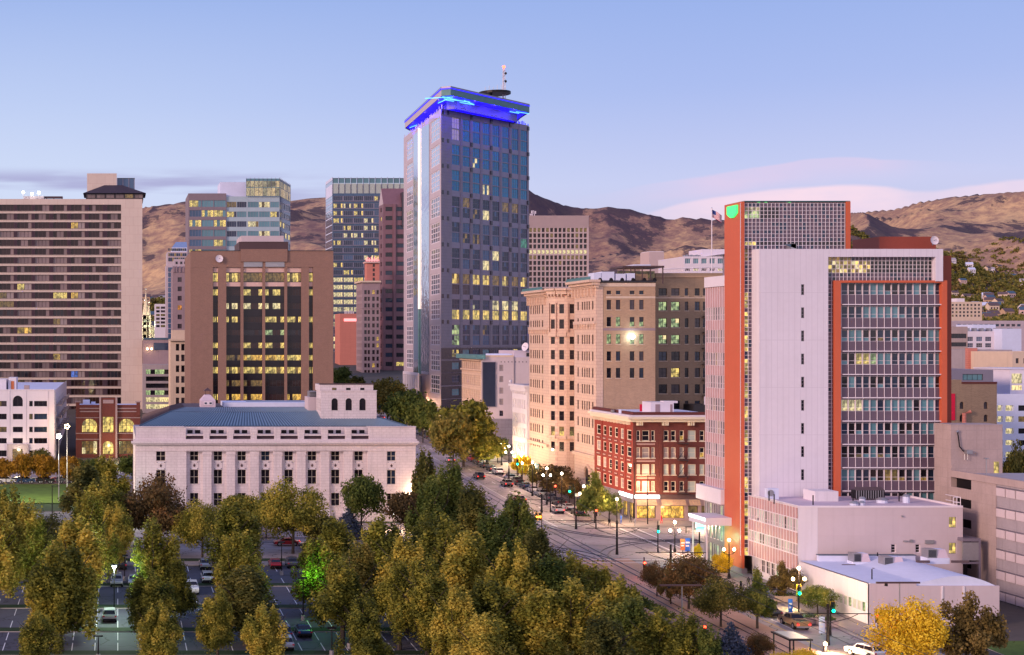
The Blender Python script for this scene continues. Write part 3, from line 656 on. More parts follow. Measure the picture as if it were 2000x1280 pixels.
def courthouse():
    D = 300.0; W = front(265, 812, D); g = G(D)
    B = Bld('courthouse', 'long white limestone courthouse with pilasters, attic and ribbed blue metal roof', 'building', (W.p0[0], D, g))
    zc = Z(866, D); za = Z(835, D); zb = Z(858, D); Wm = Wall((W.p0[0], D+0.75), (W.p1[0], D+0.75))
    ce = W.cols([(305, 323), (756, 773)]); cm = W.cols([(371.5, 388), (418, 434.5), (464.5, 481), (511, 527.5), (556.5, 573), (602, 619), (648, 664.5), (693.5, 710)])
    rows = W.rows([(882, 900.5), (918.5, 946.5), (964, 989)], 400)
    st = dict(nx=2, ny=2, frame='frame_cream', fw=0.05, mw=0.07, inset=0.45, sill='limestone')
    pk = chooser(4, ['glass_dark', 'glass_dark', 'glass_dark', 'glass_slate'])
    facade(B, W, g, zc, ce[:1], rows, 'limestone', st, pk, u1=W.U(364)); 
    facade(B, W, g, zc, ce[1:], rows, 'limestone', st, pk, u0=W.U(718))
    m = MB(); m.poly([W.P(W.U(364), 0, g), W.P(W.U(364), 0.75, g), W.P(W.U(364), 0.75, zc), W.P(W.U(364), 0, zc)], 'limestone')
    m.poly([W.P(W.U(718), 0.75, g), W.P(W.U(718), 0, g), W.P(W.U(718), 0, zc), W.P(W.U(718), 0.75, zc)], 'limestone'); B.part(m, 'wall')
    facade(B, Wm, g, zc, cm, rows, 'limestone', st, pk, u0=W.U(364), u1=W.U(718))
    # ornament panels between upper and lower windows: white frame with a small dark bronze figure
    zp0, zp1 = Z(917.6, D), Z(901.5, D)
    for (a, b), w in [(c, W) for c in ce]+[(c, Wm) for c in cm]:
        m = MB(); o = lambda u: (w.p0[0]+u, w.p0[1]); c = (a+b)/2
        m.obox(o(a), w.u, b-a, -0.05, 0.2, zp0, zp1, 'limestone'); m.obox(o(a+0.1), w.u, b-a-0.2, -0.13, -0.052, zp1-0.28, zp1-0.1, 'white_plaster'); m.obox(o(a+0.1), w.u, b-a-0.2, -0.13, -0.052, zp0+0.08, zp0+0.26, 'white_plaster')
        for x in (a+0.12, b-0.26):
            for z in (zp0+0.08, zp1-0.26): m.obox(o(x), w.u, 0.14, -0.17, -0.132, z, z+0.14, 'frame_dark')
        zm = (zp0+zp1)/2
        m.obox(o(c-0.09), w.u, 0.18, -0.12, -0.053, zm+0.1, zm+0.3, 'frame_brown'); m.obox(o(c-0.22), w.u, 0.44, -0.12, -0.053, zm-0.12, zm+0.098, 'frame_brown'); m.obox(o(c-0.14), w.u, 0.28, -0.12, -0.053, zm-0.3, zm-0.122, 'frame_brown')
        B.part(m, 'ornament_panel')
    for c in (404.5, 450.7, 497, 542.5, 588.5, 634.5, 680):
        m = MB(); u = W.U(c-8.5); L = W.U(c+8.5)-u; o = (W.p0[0]+u, D)
        zk = Z(880, D); m.obox(o, W.u, L, 0.1, 0.74, g, zk-0.9, 'limestone'); m.obox((o[0]-0.12, D), W.u, L+0.24, -0.02, 0.74, zk-0.9, zk-0.55, 'limestone')
        m.obox((o[0]-0.05, D), W.u, L+0.1, 0.05, 0.74, zk-0.548, zk-0.2, 'limestone'); m.obox((o[0]-0.2, D), W.u, L+0.4, -0.1, 0.74, zk-0.2, zk, 'limestone'); m.obox((o[0]-0.1, D), W.u, L+0.2, 0.0, 0.74, g, g+2.4, 'white_plaster')
        B.part(m, 'pilaster')
    bar(B, W, W.U(364), W.U(718), zc-1.4, zc-0.002, -0.04, 0.745, 'limestone', 'architrave')
    bar(B, W, 0, W.L, zc-1.62, zc-1.45, -0.12, -0.002, 'limestone', 'moulding')
    bar(B, W, -0.9, W.L+0.5, zc+0.002, zc+0.42, -0.95, 1, 'limestone'); bar(B, W, -0.6, W.L+0.3, zc-0.28, zc, -0.6, -0.005, 'limestone'); bar(B, W, -0.4, W.L+0.2, zc+0.425, zb, -0.45, 1, 'limestone')
    # attic storey with the slotted parapet
    ac = W.cols([(363+46.2*k, 363+46.2*k+34.5) for k in range(8)])
    m = MB(); prev = 0
    for a, b in ac: m.obox((W.p0[0]+prev, D+0.05), W.u, a-prev, 0, 1.2, zb, za, 'limestone'); prev = b
    m.obox((W.p0[0]+prev, D+0.05), W.u, W.L-prev, 0, 1.2, zb, za, 'limestone'); m.obox((W.p0[0]-0.1, D-0.08), W.u, W.U(361), 0, 1.4, za+0.003, za+0.18, 'limestone'); m.obox((W.p0[0]+W.U(718), D-0.08), W.u, W.L-W.U(718)+0.1, 0, 1.4, za+0.003, za+0.18, 'limestone')
    B.part(m, 'parapet')
    for a, b in ac:
        m = MB(); z = Z(850.5, D); m.obox((W.p0[0]+a, D+0.15), W.u, b-a, 0, 0.5, z-0.12, z+0.22, 'limestone'); m.obox((W.p0[0]+a, D+0.7), W.u, b-a, 0, 0.1, zb, z-0.16, 'pier_dark'); B.part(m, 'rail')
    Wb = Wall((W.p0[0], D+2.4), (W.p1[0], D+2.4)); bc = []
    for a, b in ac: bc += [(a+0.4, a+1.5), (b-1.6, b-0.5)]
    facade(B, Wb, zb, za, bc, [(Z(848.5, D), Z(841.5, D))], 'limestone', dict(fw=0.05, inset=0.2), lambda i, j: 'glass_dark', u0=0.5, u1=W.L-0.5)
    yb = D+50
    sides(B, W.p0[0], W.p1[0], D+0.8, yb, g, zb, 'limestone', 'roof_grey', faces='rkl')
    # ribbed metal roof
    ex0, ex1 = X(272, D+2.6), X(795, D+2.6); ze = Z(833, D+2.6)
    y1, z1 = D+13, Z(806, D+13); y2, z2 = D+24, Z(796.5, D+24); y3 = D+46
    xl1 = ex0+6.5; xl2 = X(362, D+24); xr1, xr2 = ex1-7.5, ex1-14
    ribs = MB()
    def slope(nm, q, mt, n, rib='roof_blue'):
        m = MB(); m.poly(q, mt)
        a, b, c, d = [Vector(p) for p in q]          # a,b eave; c,d top
        nrm = (b-a).cross(d-a).normalized()
        for i in range(n+1):
            t = i/n; p, r = a.lerp(b, t), d.lerp(c, t); w = (b-a).normalized()*0.11; h = nrm*0.14
            m.poly([p-w+h, p+w+h, r+w+h, r-w+h], rib); m.poly([p-w, p-w+h, r-w+h, r-w], rib); m.poly([p+w+h, p+w, r+w, r+w+h], rib)
        B.part(m, nm)
    mat('rib_blue', (0.185, 0.26, 0.35), 0.1, rough=0.4, metal=0.2); mat('rib_brown', (0.13, 0.09, 0.10), 0.1)
    slope('roof', [(ex0, D+2.6, ze), (ex1, D+2.6, ze), (xr1, y1, z1), (xl1, y1, z1)], 'roof_blue', 88, 'rib_blue')
    slope('roof', [(xl1, y1, z1+0.05), (xr1, y1, z1+0.05), (xr2, y2, z2), (xl2, y2, z2)], 'roof_blue', 74, 'rib_blue')
    slope('roof', [(ex0+1.5, yb-2, ze), (ex0, D+2.6, ze), (xl1, y1, z1), (xl1+1, yb-8, z1)], 'roof_brown', 14, 'rib_brown')
    slope('roof', [(xl1+1, yb-8, z1), (xl1, y1, z1), (xl2, y2, z2), (xl2, y3, z2)], 'roof_brown', 12, 'rib_brown')
    slope('roof', [(ex1, D+2.6, ze), (ex1, yb-2, ze), (xr1, yb-8, z1), (xr1, y1, z1)], 'roof_blue', 14, 'rib_blue')
    slope('roof', [(xr1, y1, z1), (xr1, yb-8, z1), (xr2, y3, z2), (xr2, y2, z2)], 'roof_blue', 12, 'rib_blue')
    m = MB(); m.poly([(xl2, y2, z2), (xr2, y2, z2), (xr2, y3, z2), (xl2, y3, z2)], 'roof_brown')
    for a, b in ((ex0, xl1), (ex1, xr1)): m.tube([(a, D+2.6, ze+0.1), (b, y1, z1+0.12)], 0.14, 'roof_blue', 6)
    m.tube([(xl1, y1, z1+0.15), (xl2, y2, z2+0.1)], 0.14, 'roof_blue', 6); B.part(m, 'roof')
    # rear roof ridge and gutter box
    m = MB(); a, b = X(437, y2+4), X(606, y2+4); m.box(a, b, y2+4, y2+14, z2, Z(790, y2+4)+0.4, 'roof_white'); m.box(X(480, y2+8), X(604, y2+8), y2+8, y2+8.2, z2, Z(784, y2+8), 'roof_blue'); B.part(m, 'roof_monitor')
    # cupola
    yc = y2+2; m = MB(); c0, c1 = X(392, yc), X(421, yc); zt = Z(772, yc); m.box(c0, c1, yc, yc+5, z2, zt-1.2, 'roof_pink')
    m.poly([(c0, yc, zt-1.2), (c1, yc, zt-1.2), (c1-1, yc+1, zt), (c0+1, yc+1, zt)], 'roof_pink'); m.poly([(c0+1, yc+1, zt), (c1-1, yc+1, zt), (c1-1, yc+4, zt), (c0+1, yc+4, zt)], 'roof_pink')
    m.poly([(c0, yc+5, zt-1.2), (c0, yc, zt-1.2), (c0+1, yc+1, zt), (c0+1, yc+4, zt)], 'roof_pink'); m.box(c0+0.7, c1-0.7, yc-0.1, yc+1, z2+0.5, zt-1.4, 'frame_white')
    m.box(c0+0.85, c0+1.35, yc-0.14, yc-0.102, z2+0.7, zt-1.6, 'glass_slate'); m.box(c1-1.35, c1-0.85, yc-0.14, yc-0.102, z2+0.7, zt-1.6, 'glass_slate')
    cx = (c0+c1)/2
    for dx in (-0.5, 0.5): m.box(cx+dx-0.06, cx+dx+0.06, yc+1.5, yc+1.6, zt, zt+0.9, 'frame_brown')
    m.poly([(cx-0.9, yc+1, zt+0.9), (cx+0.9, yc+1, zt+0.9), (cx, yc+1.8, zt+1.6)], 'frame_brown'); m.poly([(cx+0.9, yc+1, zt+0.9), (cx+0.9, yc+2.6, zt+0.9), (cx, yc+1.8, zt+1.6)], 'frame_brown'); m.poly([(cx-0.9, yc+2.6, zt+0.9), (cx-0.9, yc+1, zt+0.9), (cx, yc+1.8, zt+1.6)], 'frame_brown')
    B.part(m, 'cupola')
    # arcaded block on the roof
    D2 = 308.0; W2 = front(626.7, 735.5, D2); zl, zh = Z(822, D2), Z(764, D2)
    c = W2.cols([(647.5, 660), (675, 687.5), (702, 714.5)])
    facade(B, W2, zl-1, zh, c, [(Z(802, D2), Z(778, D2))], 'limestone', dict(frame='frame_dark', inset=0.35), lambda i, j: 'glass_dark', arch=lambda i, j: True)
    yk = D2+7; sides(B, W2.p0[0], W2.p1[0], D2, yk, zl-1, zh, 'limestone', 'roof_grey', faces='rk')
    Ww = westw(W2.p0[0], D2, yk); facade(B, Ww, zl-1, zh, rep(1, 0.7, 1.7, 4), [(Z(803, D2), Z(779, D2))], 'limestone', dict(inset=0.3), lambda i, j: 'glass_dark', arch=lambda i, j: True)
    W3 = front(624.7, 729, D2+0.8); zt = Z(751.5, D2+0.8)
    facade(B, W3, zh, zt, W3.cols([(648.5, 657.5), (676, 685), (703.5, 712)]), [(Z(763, D2), Z(758, D2))], 'limestone', dict(inset=0.2), lambda i, j: 'lit_dim' if i == 0 else 'glass_dark')
    sides(B, W3.p0[0], W3.p1[0], D2+0.8, yk+1, zh, zt, 'limestone', 'roof_grey', faces='rkl')
    bar(B, W3, -0.1, W3.L+0.1, zt+0.002, zt+0.25, -0.12, 0.4, 'frame_brown', 'coping'); bar(B, W2, -0.1, W2.L+0.1, zh+0.002, zh+0.16, -0.1, 0.3, 'limestone', 'coping')
    m = MB(); m.box(X(602, 316), X(619, 316), 316, 322, z2-1, Z(776, 316), 'pink_plaster'); m.box(X(605, 317), X(619, 317), 317, 321, Z(776, 316), Z(765, 316), 'metal_grey')
    for i in range(4): m.box(X(604.5, 317), X(619.4, 317), 316.9, 316.99, Z(775-i*2.6, 317), Z(774-i*2.6, 317), 'frame_dark')
    B.part(m, 'roof_plant')
    B.done()
courthouse()

def tower_brown():
    D = 450.0; g = G(D); W = front(372, 651, D)
    B = Bld('office_building', 'brown brick office block with brick piers and a dark glass centre lit in rows', 'building', (W.p0[0], D, g))
    Wg = Wall((W.p0[0], D+0.9), (W.p1[0], D+0.9)); zt = Z(522, D)
    cols = W.cols([(416, 426), (442, 470), (475.6, 512.7), (518, 555.7), (561, 588.7), (603.5, 611.5)])
    ys = [(533, 550.5), (565, 577.5), (592, 604), (618.5, 630), (644.5, 655), (669.5, 680.5), (693.5, 704.5), (717, 730), (743, 755), (770, 782), (796, 808), (822, 834)]
    rows = W.rows(ys, 450)
    L = {0: ('lit_yellow', 'lit_dim', 0.45), 1: ('lit_yellow', 'glass_brown', 0.35), 2: ('lit_pale', 'glass_brown', 0.35), 3: ('lit_yellow', 'glass_brown', 0.45), 4: ('glass_brown', 'glass_dark', 0.5),
         5: ('lit_yellow', 'glass_brown', 0.3), 6: ('lit_warm', 'lit_yellow', 0.6), 7: ('lit_yellow', 'lit_dim', 0.45), 8: ('lit_dim', 'glass_brown', 0.6), 9: ('lit_warm', 'glass_brown', 0.5)}
    def pick(i, j):
        if i in (0, 5): return ('lit_yellow', 'glass_dark', 0.8) if j not in (2, 4, 8) else 'glass_brown'
        if j == 4: return ('glass_dark', 'glass_brown', 0.5) if i != 3 else ('lit_green', 'glass_brown', 0.25)
        if j == 6 and i == 1: return ('lit_dim', 'glass_dark', 0.5)
        return L.get(j, 'glass_brown')
    mat('curtain_glass', (0.013, 0.009, 0.014), 0.3, 0.5, rough=0.12, spec=0.35)
    facade(B, Wg, g, zt, cols, rows, 'curtain_glass', dict(nx=5, frame='frame_dark', fw=0.06, mw=0.07, inset=0.12), pick)
    for a, b in ((0, W.U(416)), (W.U(426), W.U(442)), (W.U(588.7), W.U(603.5)), (W.U(611.5), W.L)):
        bar(B, W, a, b, g, Z(522.3, D), 0, 0.89, 'brown_brick', 'pier')
    for a, b in ((470, 475.6), (512.7, 518), (555.7, 561)): bar(B, W, W.U(a), W.U(b), g, Z(522.3, D), 0.1, 0.88, 'pink_band' if 0 else 'brown_brick', 'pier')
    for y0, y1 in ((522.5, 532), (551.5, 559.5)): bar(B, Wg, W.U(417), W.U(611), Z(y1, D), Z(y0, D), -0.25, -0.01, 'pink_band', 'stone_band')
    bar(B, W, 0, W.L, Z(522.2, D)+0.01, Z(490.5, D), 0.05, 0.89, 'brown_brick', 'parapet'); bar(B, W, -0.1, W.L+0.1, Z(490.5, D)+0.01, Z(489.5, D), -0.1, 0.6, 'frame_dark', 'coping')
    bar(B, W, W.U(470), W.U(561), Z(511.5, D), Z(487, D), -0.5, 0.04, 'brown_brick', 'centre_panel')
    for a, b in ((476, 512.5), (518.5, 555.5)): bar(B, W, W.U(a), W.U(b), Z(521.5, D), Z(511.8, D), -0.1, 0.04, 'metal_grey', 'louvre')
    sides(B, W.p0[0], W.p1[0], D+0.89, D+38, g, Z(492, D), 'brown_brick', 'roof_brown')
    m = MB(); m.box(X(467, D+8), X(563, D+8), D+8, D+26, Z(492, D), Z(472.5, D+8), 'frame_brown'); m.box(X(471, D+8), X(554, D+8), D+7.8, D+25, Z(472.4, D+8), Z(461, D+8), 'pink_plaster'); B.part(m, 'penthouse')
    m = MB(); m.tube([(X(428, D+3), D+3, Z(492, D)), (X(428, D+3), D+3, Z(505, D)+2)], 0.15, 'metal_grey', 6); B.part(m, 'dish_stand')
    dish(B, (X(428, D-0.6), D-0.6, Z(506, D)), 1.15); B.done()
def dish(B, c, r, d=(0.1, -1, 0.15), name='satellite_dish'):
    m = MB(); d = Vector(d).normalized(); a = d.cross(Vector((0, 0, 1))).normalized(); b = a.cross(d); N = 18
    c = Vector(c); prev = [c]*N
    for k in range(1, 5):
        t = k/4; ring = [c+d*(0.28*r*t*t)+(a*math.cos(2*math.pi*i/N)+b*math.sin(2*math.pi*i/N))*r*t for i in range(N)]
        for i in range(N):
            j = (i+1) % N
            m.poly([prev[i], prev[j], ring[j], ring[i]] if k > 1 else [c, ring[j], ring[i]], 'frame_white')
        prev = ring
    m.tube([c, c+d*r*0.8], 0.04*r+0.02, 'metal_grey', 5); m.ball(tuple(c+d*r*0.8), 0.12*r, 'metal_grey', 6, 4); m.tube([c-d*0.3, c-d*0.3-Vector((0, 0, r))], 0.1, 'metal_grey', 6)
    return B.part(m, name, True)
tower_brown()

def tower_teal():
    mat('teal_band', (0.22, 0.17, 0.20), 0.08)
    D = 900.0; g = G(D); W = front(368, 442, D)
    B = Bld('office_tower', 'stepped teal glass office tower with brick bands and a glowing glass crown', 'building', (W.p0[0], D, g))
    rows = W.rows([(391.5+19.2*k, 404.5+19.2*k) for k in range(10)], 400)
    pk = chooser(8, ['glass_aqua', 'glass_aqua', 'glass_blue'], [('lit_yellow', 'glass_aqua', 0.4)], 0.55)
    facade(B, W, g, Z(378, D), W.cols([(370, 393), (394, 417), (418, 441)]), rows, 'teal_band', dict(nx=4, frame='frame_grey', fw=0.1, mw=0.12, inset=0.3), pk)
    sides(B, W.p0[0], W.p1[0], D+0.01, D+40, g, Z(378, D), 'teal_band')
    W2 = front(442.2, 546, D+1); z2 = Z(384, D+1)
    rows = W2.rows([(394.5+19.0*k, 405.5+19.0*k) for k in range(10)], 480)
    facade(B, W2, g, z2, W2.cols([(443, 462), (463, 481.5), (484, 505), (506, 527), (528, 545)]), rows, 'spandrel_aqua', dict(nx=4, frame='frame_grey', fw=0.1, mw=0.12, inset=0.2),
           chooser(9, ['glass_aqua', 'glass_aqua', 'glass_slate'], [('lit_yellow', 'glass_slate', 0.55), ('lit_pale', 'lit_dim', 0.6)], 0.5))
    W3 = Wall((X(546, D+1), D+1), (X(567, 939), 939)); rows3 = W3.rows([(394.5+19.0*k, 405.5+19.0*k) for k in range(10)], 547)
    facade(B, W3, g, z2, W3.cols([(547, 556), (557, 566.5)]), rows3, 'glass_blue', dict(nx=3, frame='frame_grey', fw=0.15, mw=0.12, inset=0.2), chooser(10, ['glass_dark', 'glass_slate'], [('lit_yellow', 'glass_dark', 0.5)], 0.3))
    m = MB(); m.prism([(X(442.3, D+1), D+2.5), (X(545, D+1), D+2.5), (X(565.8, 939)-1, 941), (X(442.3, D+1), 950)], g, z2-0.02, 'granite_grey', 'roof_grey'); B.part(m, 'core')
    m = MB(); m.box(X(430, D+6), X(480, D+6), D+6, D+30, Z(394, D+6), Z(356, D+6), 'roof_white'); B.part(m, 'plant_screen')
    # glowing crown
    m = MB(); a = (X(480.5, D), D); b = (X(546, D), D); c = (X(566.7, 938), 938); zt = Z(349, D)
    for p, q in ((a, b), (b, c)):
        w = Wall(p, q); N = 8
        for i in range(N):
            for k, (y0, y1) in enumerate(((0.02, 0.48), (0.52, 0.86))):
                u0, u1 = w.L*(i+0.04)/N, w.L*(i+0.96)/N; m.poly([w.P(u0, -0.1, z2+(zt-z2)*y0), w.P(u1, -0.1, z2+(zt-z2)*y0), w.P(u1, -0.1, z2+(zt-z2)*y1), w.P(u0, -0.1, z2+(zt-z2)*y1)], 'lit_crown')
        m.obox(p, w.u, w.L, -0.02, 0.2, z2, zt, 'glass_aqua')
        for i in range(N+1): m.obox((p[0]+w.u[0]*w.L*i/N, p[1]+w.u[1]*w.L*i/N), w.u, 0.12, -0.35, -0.12, z2, zt+0.6, 'frame_grey')
    B.part(m, 'crown'); B.done()
tower_teal()

def tower_glass():
    D = 1000.0; g = G(D); W = front(649, 792, D); zt = Z(378, D)
    B = Bld('office_tower', 'banded glass office tower behind the red granite tower, many floors lit', 'building', (W.p0[0], D, g))
    ys = [(383+14.45*k, 392.5+14.45*k) for k in range(24)]; rows = W.rows(ys, 700)
    def pick(i, j, r=random.Random(5)):
        if 11 <= j <= 16 or j == 13: return 'lit_pale' if r.random() < 0.8 else 'lit_yellow'
        if j >= 20: return 'lit_pale' if i < 3 else 'glass_slate'
        return r.choice([('lit_yellow', 'glass_slate', 0.35), ('lit_pale', 'glass_slate', 0.25), 'glass_slate', ('lit_yellow', 'glass_blue', 0.5)]) if j > 0 or i > 1 else 'glass_slate'
    facade(B, W, g, zt, W.cols([(651+20*k, 669.5+20*k) for k in range(7)]), rows, 'glass_blue', dict(nx=5, frame='frame_grey', fw=0.2, mw=0.16, inset=0.2), pick, gap='frame_grey')
    for a, b in rows: bar(B, W, 0, W.L, a-0.5, a-0.15, -0.5, -0.01, 'frame_grey', 'sunshade')
    x = W.p0[0]; Ww = westw(x, D, 1032)
    facade(B, Ww, g, Z(346.5, D), [(0.3, Ww.L-0.3)], [(a-0.9, b+0.3) for a, b in rows]+[(zt, zt+9)], 'roof_white', dict(nx=6, ny=2, frame='frame_grey', fw=0.15, mw=0.12, inset=0.1), lambda i, j: 'glass_sky')
    sides(B, x, W.p1[0], D+0.01, 1032, g, zt, 'granite_grey', faces='rk')
    m = MB(); z1 = Z(348, D); N = 12; w = W
    for i in range(N):
        u0, u1 = w.L*(i+0.03)/N, w.L*(i+0.97)/N
        m.poly([w.P(u0, 0, zt), w.P(u1, 0, zt), w.P(u1, 0, z1-3.6), w.P(u0, 0, z1-3.6)], 'glass_frost'); m.poly([w.P(u0, 0, z1-3.4), w.P(u1, 0, z1-3.4), w.P(u1, 0, z1), w.P(u0, 0, z1)], 'glass_aqua')
        m.obox((w.p0[0]+u0, D), w.u, 0.2, -0.3, -0.02, zt, z1+0.6, 'frame_grey')
    m.obox((w.p0[0], D), w.u, w.L, -0.25, 0.3, z1-0.2, z1, 'frame_grey'); m.box(x, W.p1[0], D+1, D+30, zt, z1-4, 'roof_white'); B.part(m, 'crown')
    for i in range(6):
        m = MB(); a = W.L*(i+0.1)/6; b = W.L*(i+0.5)/6; c = W.L*(i+0.9)/6
        for p, q in ((a, b), (b, c)): m.tube([W.P(p, 0.2, zt+0.3 if p != b else z1-4), W.P(q, 0.2, z1-4 if q == b else zt+0.3)], 0.22, 'frame_white', 5)
        B.part(m, 'brace')
    B.done()
tower_glass()

def tower_granite():
    D = 800.0; g = G(D); W = front(748.5, 793, D); zt = Z(399, D)
    B = Bld('office_tower', 'narrow red granite tower with a sloping gabled top beside the blue-lit tower', 'building', (W.p0[0], D, g))
    rows = W.rows([(404.5+17.8*k, 412.8+17.8*k) for k in range(22)], 760)
    pk = chooser(3, ['glass_dark', 'glass_slate'], [('lit_yellow', 'glass_dark', 0.4)], 0.09)
    facade(B, W, g, zt, W.cols([(753, 766.5), (774, 790)]), rows, 'granite_red', dict(nx=3, frame='frame_dark', fw=0.12, mw=0.1, inset=0.35), pk)
    x = W.p0[0]; yf = x*F/(740-CX); Ww = westw(x, D, yf)
    facade(B, Ww, g, zt, [(Ww.L*0.35, Ww.L*0.65)], rows, 'granite_red', dict(nx=1, inset=0.35), pk)
    sides(B, x, W.p1[0], D+0.01, yf, g, zt, 'granite_red', faces='rk')
    m = MB(); a = (x, D, zt); b = (x, yf, zt); r0 = (x, (D+yf)/2, Z(366, D)); c = (W.p1[0], D, zt); d = (W.p1[0], yf, zt); r1 = (W.p1[0], (D+yf)/2, Z(366, D))
    m.poly([b, a, r0], 'granite_light'); m.poly([a, c, r1, r0], 'roof_brown' if 0 else 'granite_red'); m.poly([d, b, r0, r1], 'granite_red'); m.poly([c, d, r1], 'granite_red'); B.part(m, 'gable_roof')
    m = MB(); m.box(X(785, D-1), X(793, D-1), D-1, D+4, zt-12, Z(376, D), 'granite_black'); B.part(m, 'corner_bay')
    bar(B, W, W.U(768), W.U(772.5), g, zt, -0.7, -0.01, 'granite_red', 'pier'); B.done()
tower_granite()

def old_hotel():
    D = 780.0; g = G(D); W = front(707.4, 742, D); zt = Z(552, D)
    B = Bld('office_building', 'slim old stone office block with regular small windows and a turret on top', 'building', (W.p0[0], D, g))
    rows = W.rows([(567+13*k, 575+13*k) for k in range(16)], 720)
    pk = chooser(6, ['glass_dark', 'glass_brown'], ['lit_warm'], 0.08)
    facade(B, W, g, zt, W.cols([(711.5, 716.5), (718.2, 722.5), (727, 732), (735.5, 740)]), rows, 'mauve_stone', dict(ny=2, frame='frame_brown', fw=0.1, inset=0.35), pk)
    x = W.p0[0]; yf = x*F/(696-CX); Ww = westw(x, D, yf)
    facade(B, Ww, g, zt, rep(2.5, 1.3, 3.2, 5), rows, 'mauve_stone', dict(ny=2, frame='frame_brown', fw=0.1, inset=0.35), pk)
    sides(B, x, W.p1[0], D+0.01, yf, g, zt, 'mauve_stone', faces='rk')
    for w in (W, Ww):
        bar(B, w, -0.5, w.L+0.5, zt+0.01, zt+0.9, -1.0, 0.3, 'cream_stone'); bar(B, w, 0, w.L, Z(603, D), Z(601, D), -0.3, -0.01, 'mauve_stone', 'band')
    m = MB(); m.box(X(716.5, D+3), X(741, D+3), D+3, D+10, zt, Z(514, D+3), 'salmon'); m.box(X(714.5, D+2), X(742, D+2), D+2, D+11, Z(514, D+3)+.01, Z(511, D+3), 'pink_band')
    for k in range(4): m.box(X(728, D+3)-0.01, X(732, D+3), D+2.95, D+2.99, Z(548-9*k, D), Z(542-9*k, D), 'glass_brown')
    B.part(m, 'turret')
    m = MB(); 
    for k in range(8): 
        a = X(715+3.2*k, D+2.5); m.box(a, a+0.25, D+2.3, D+2.5, Z(511, D+3), Z(503.5-(k % 2)*2, D), 'neon_pink')
    m.box(X(714.5, D+2.5), X(741, D+2.5), D+2.3, D+2.45, Z(508.5, D), Z(507.3, D), 'neon_pink'); B.part(m, 'roof_neon'); B.done()
    # salmon slab to its left
    D = 850.0; g = G(D); W = front(664, 697, D)
    B = Bld('hotel_building', 'blank salmon coloured slab building with a floodlit top edge', 'building', (W.p0[0], D, g))
    m = MB(); m.box(W.p0[0], W.p1[0], D, D+20, g, Z(613, D), 'salmon'); B.part(m, 'wall')
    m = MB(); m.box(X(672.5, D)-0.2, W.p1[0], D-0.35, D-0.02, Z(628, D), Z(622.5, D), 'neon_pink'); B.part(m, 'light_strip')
    m = MB()
    for k in range(6): m.box(X(674+3.2*k, D), X(675.6+3.2*k, D), D+1, D+2, Z(613, D), Z(606.5+(k % 3), D), 'frame_white')
    B.part(m, 'roof_letters'); B.done()
old_hotel()

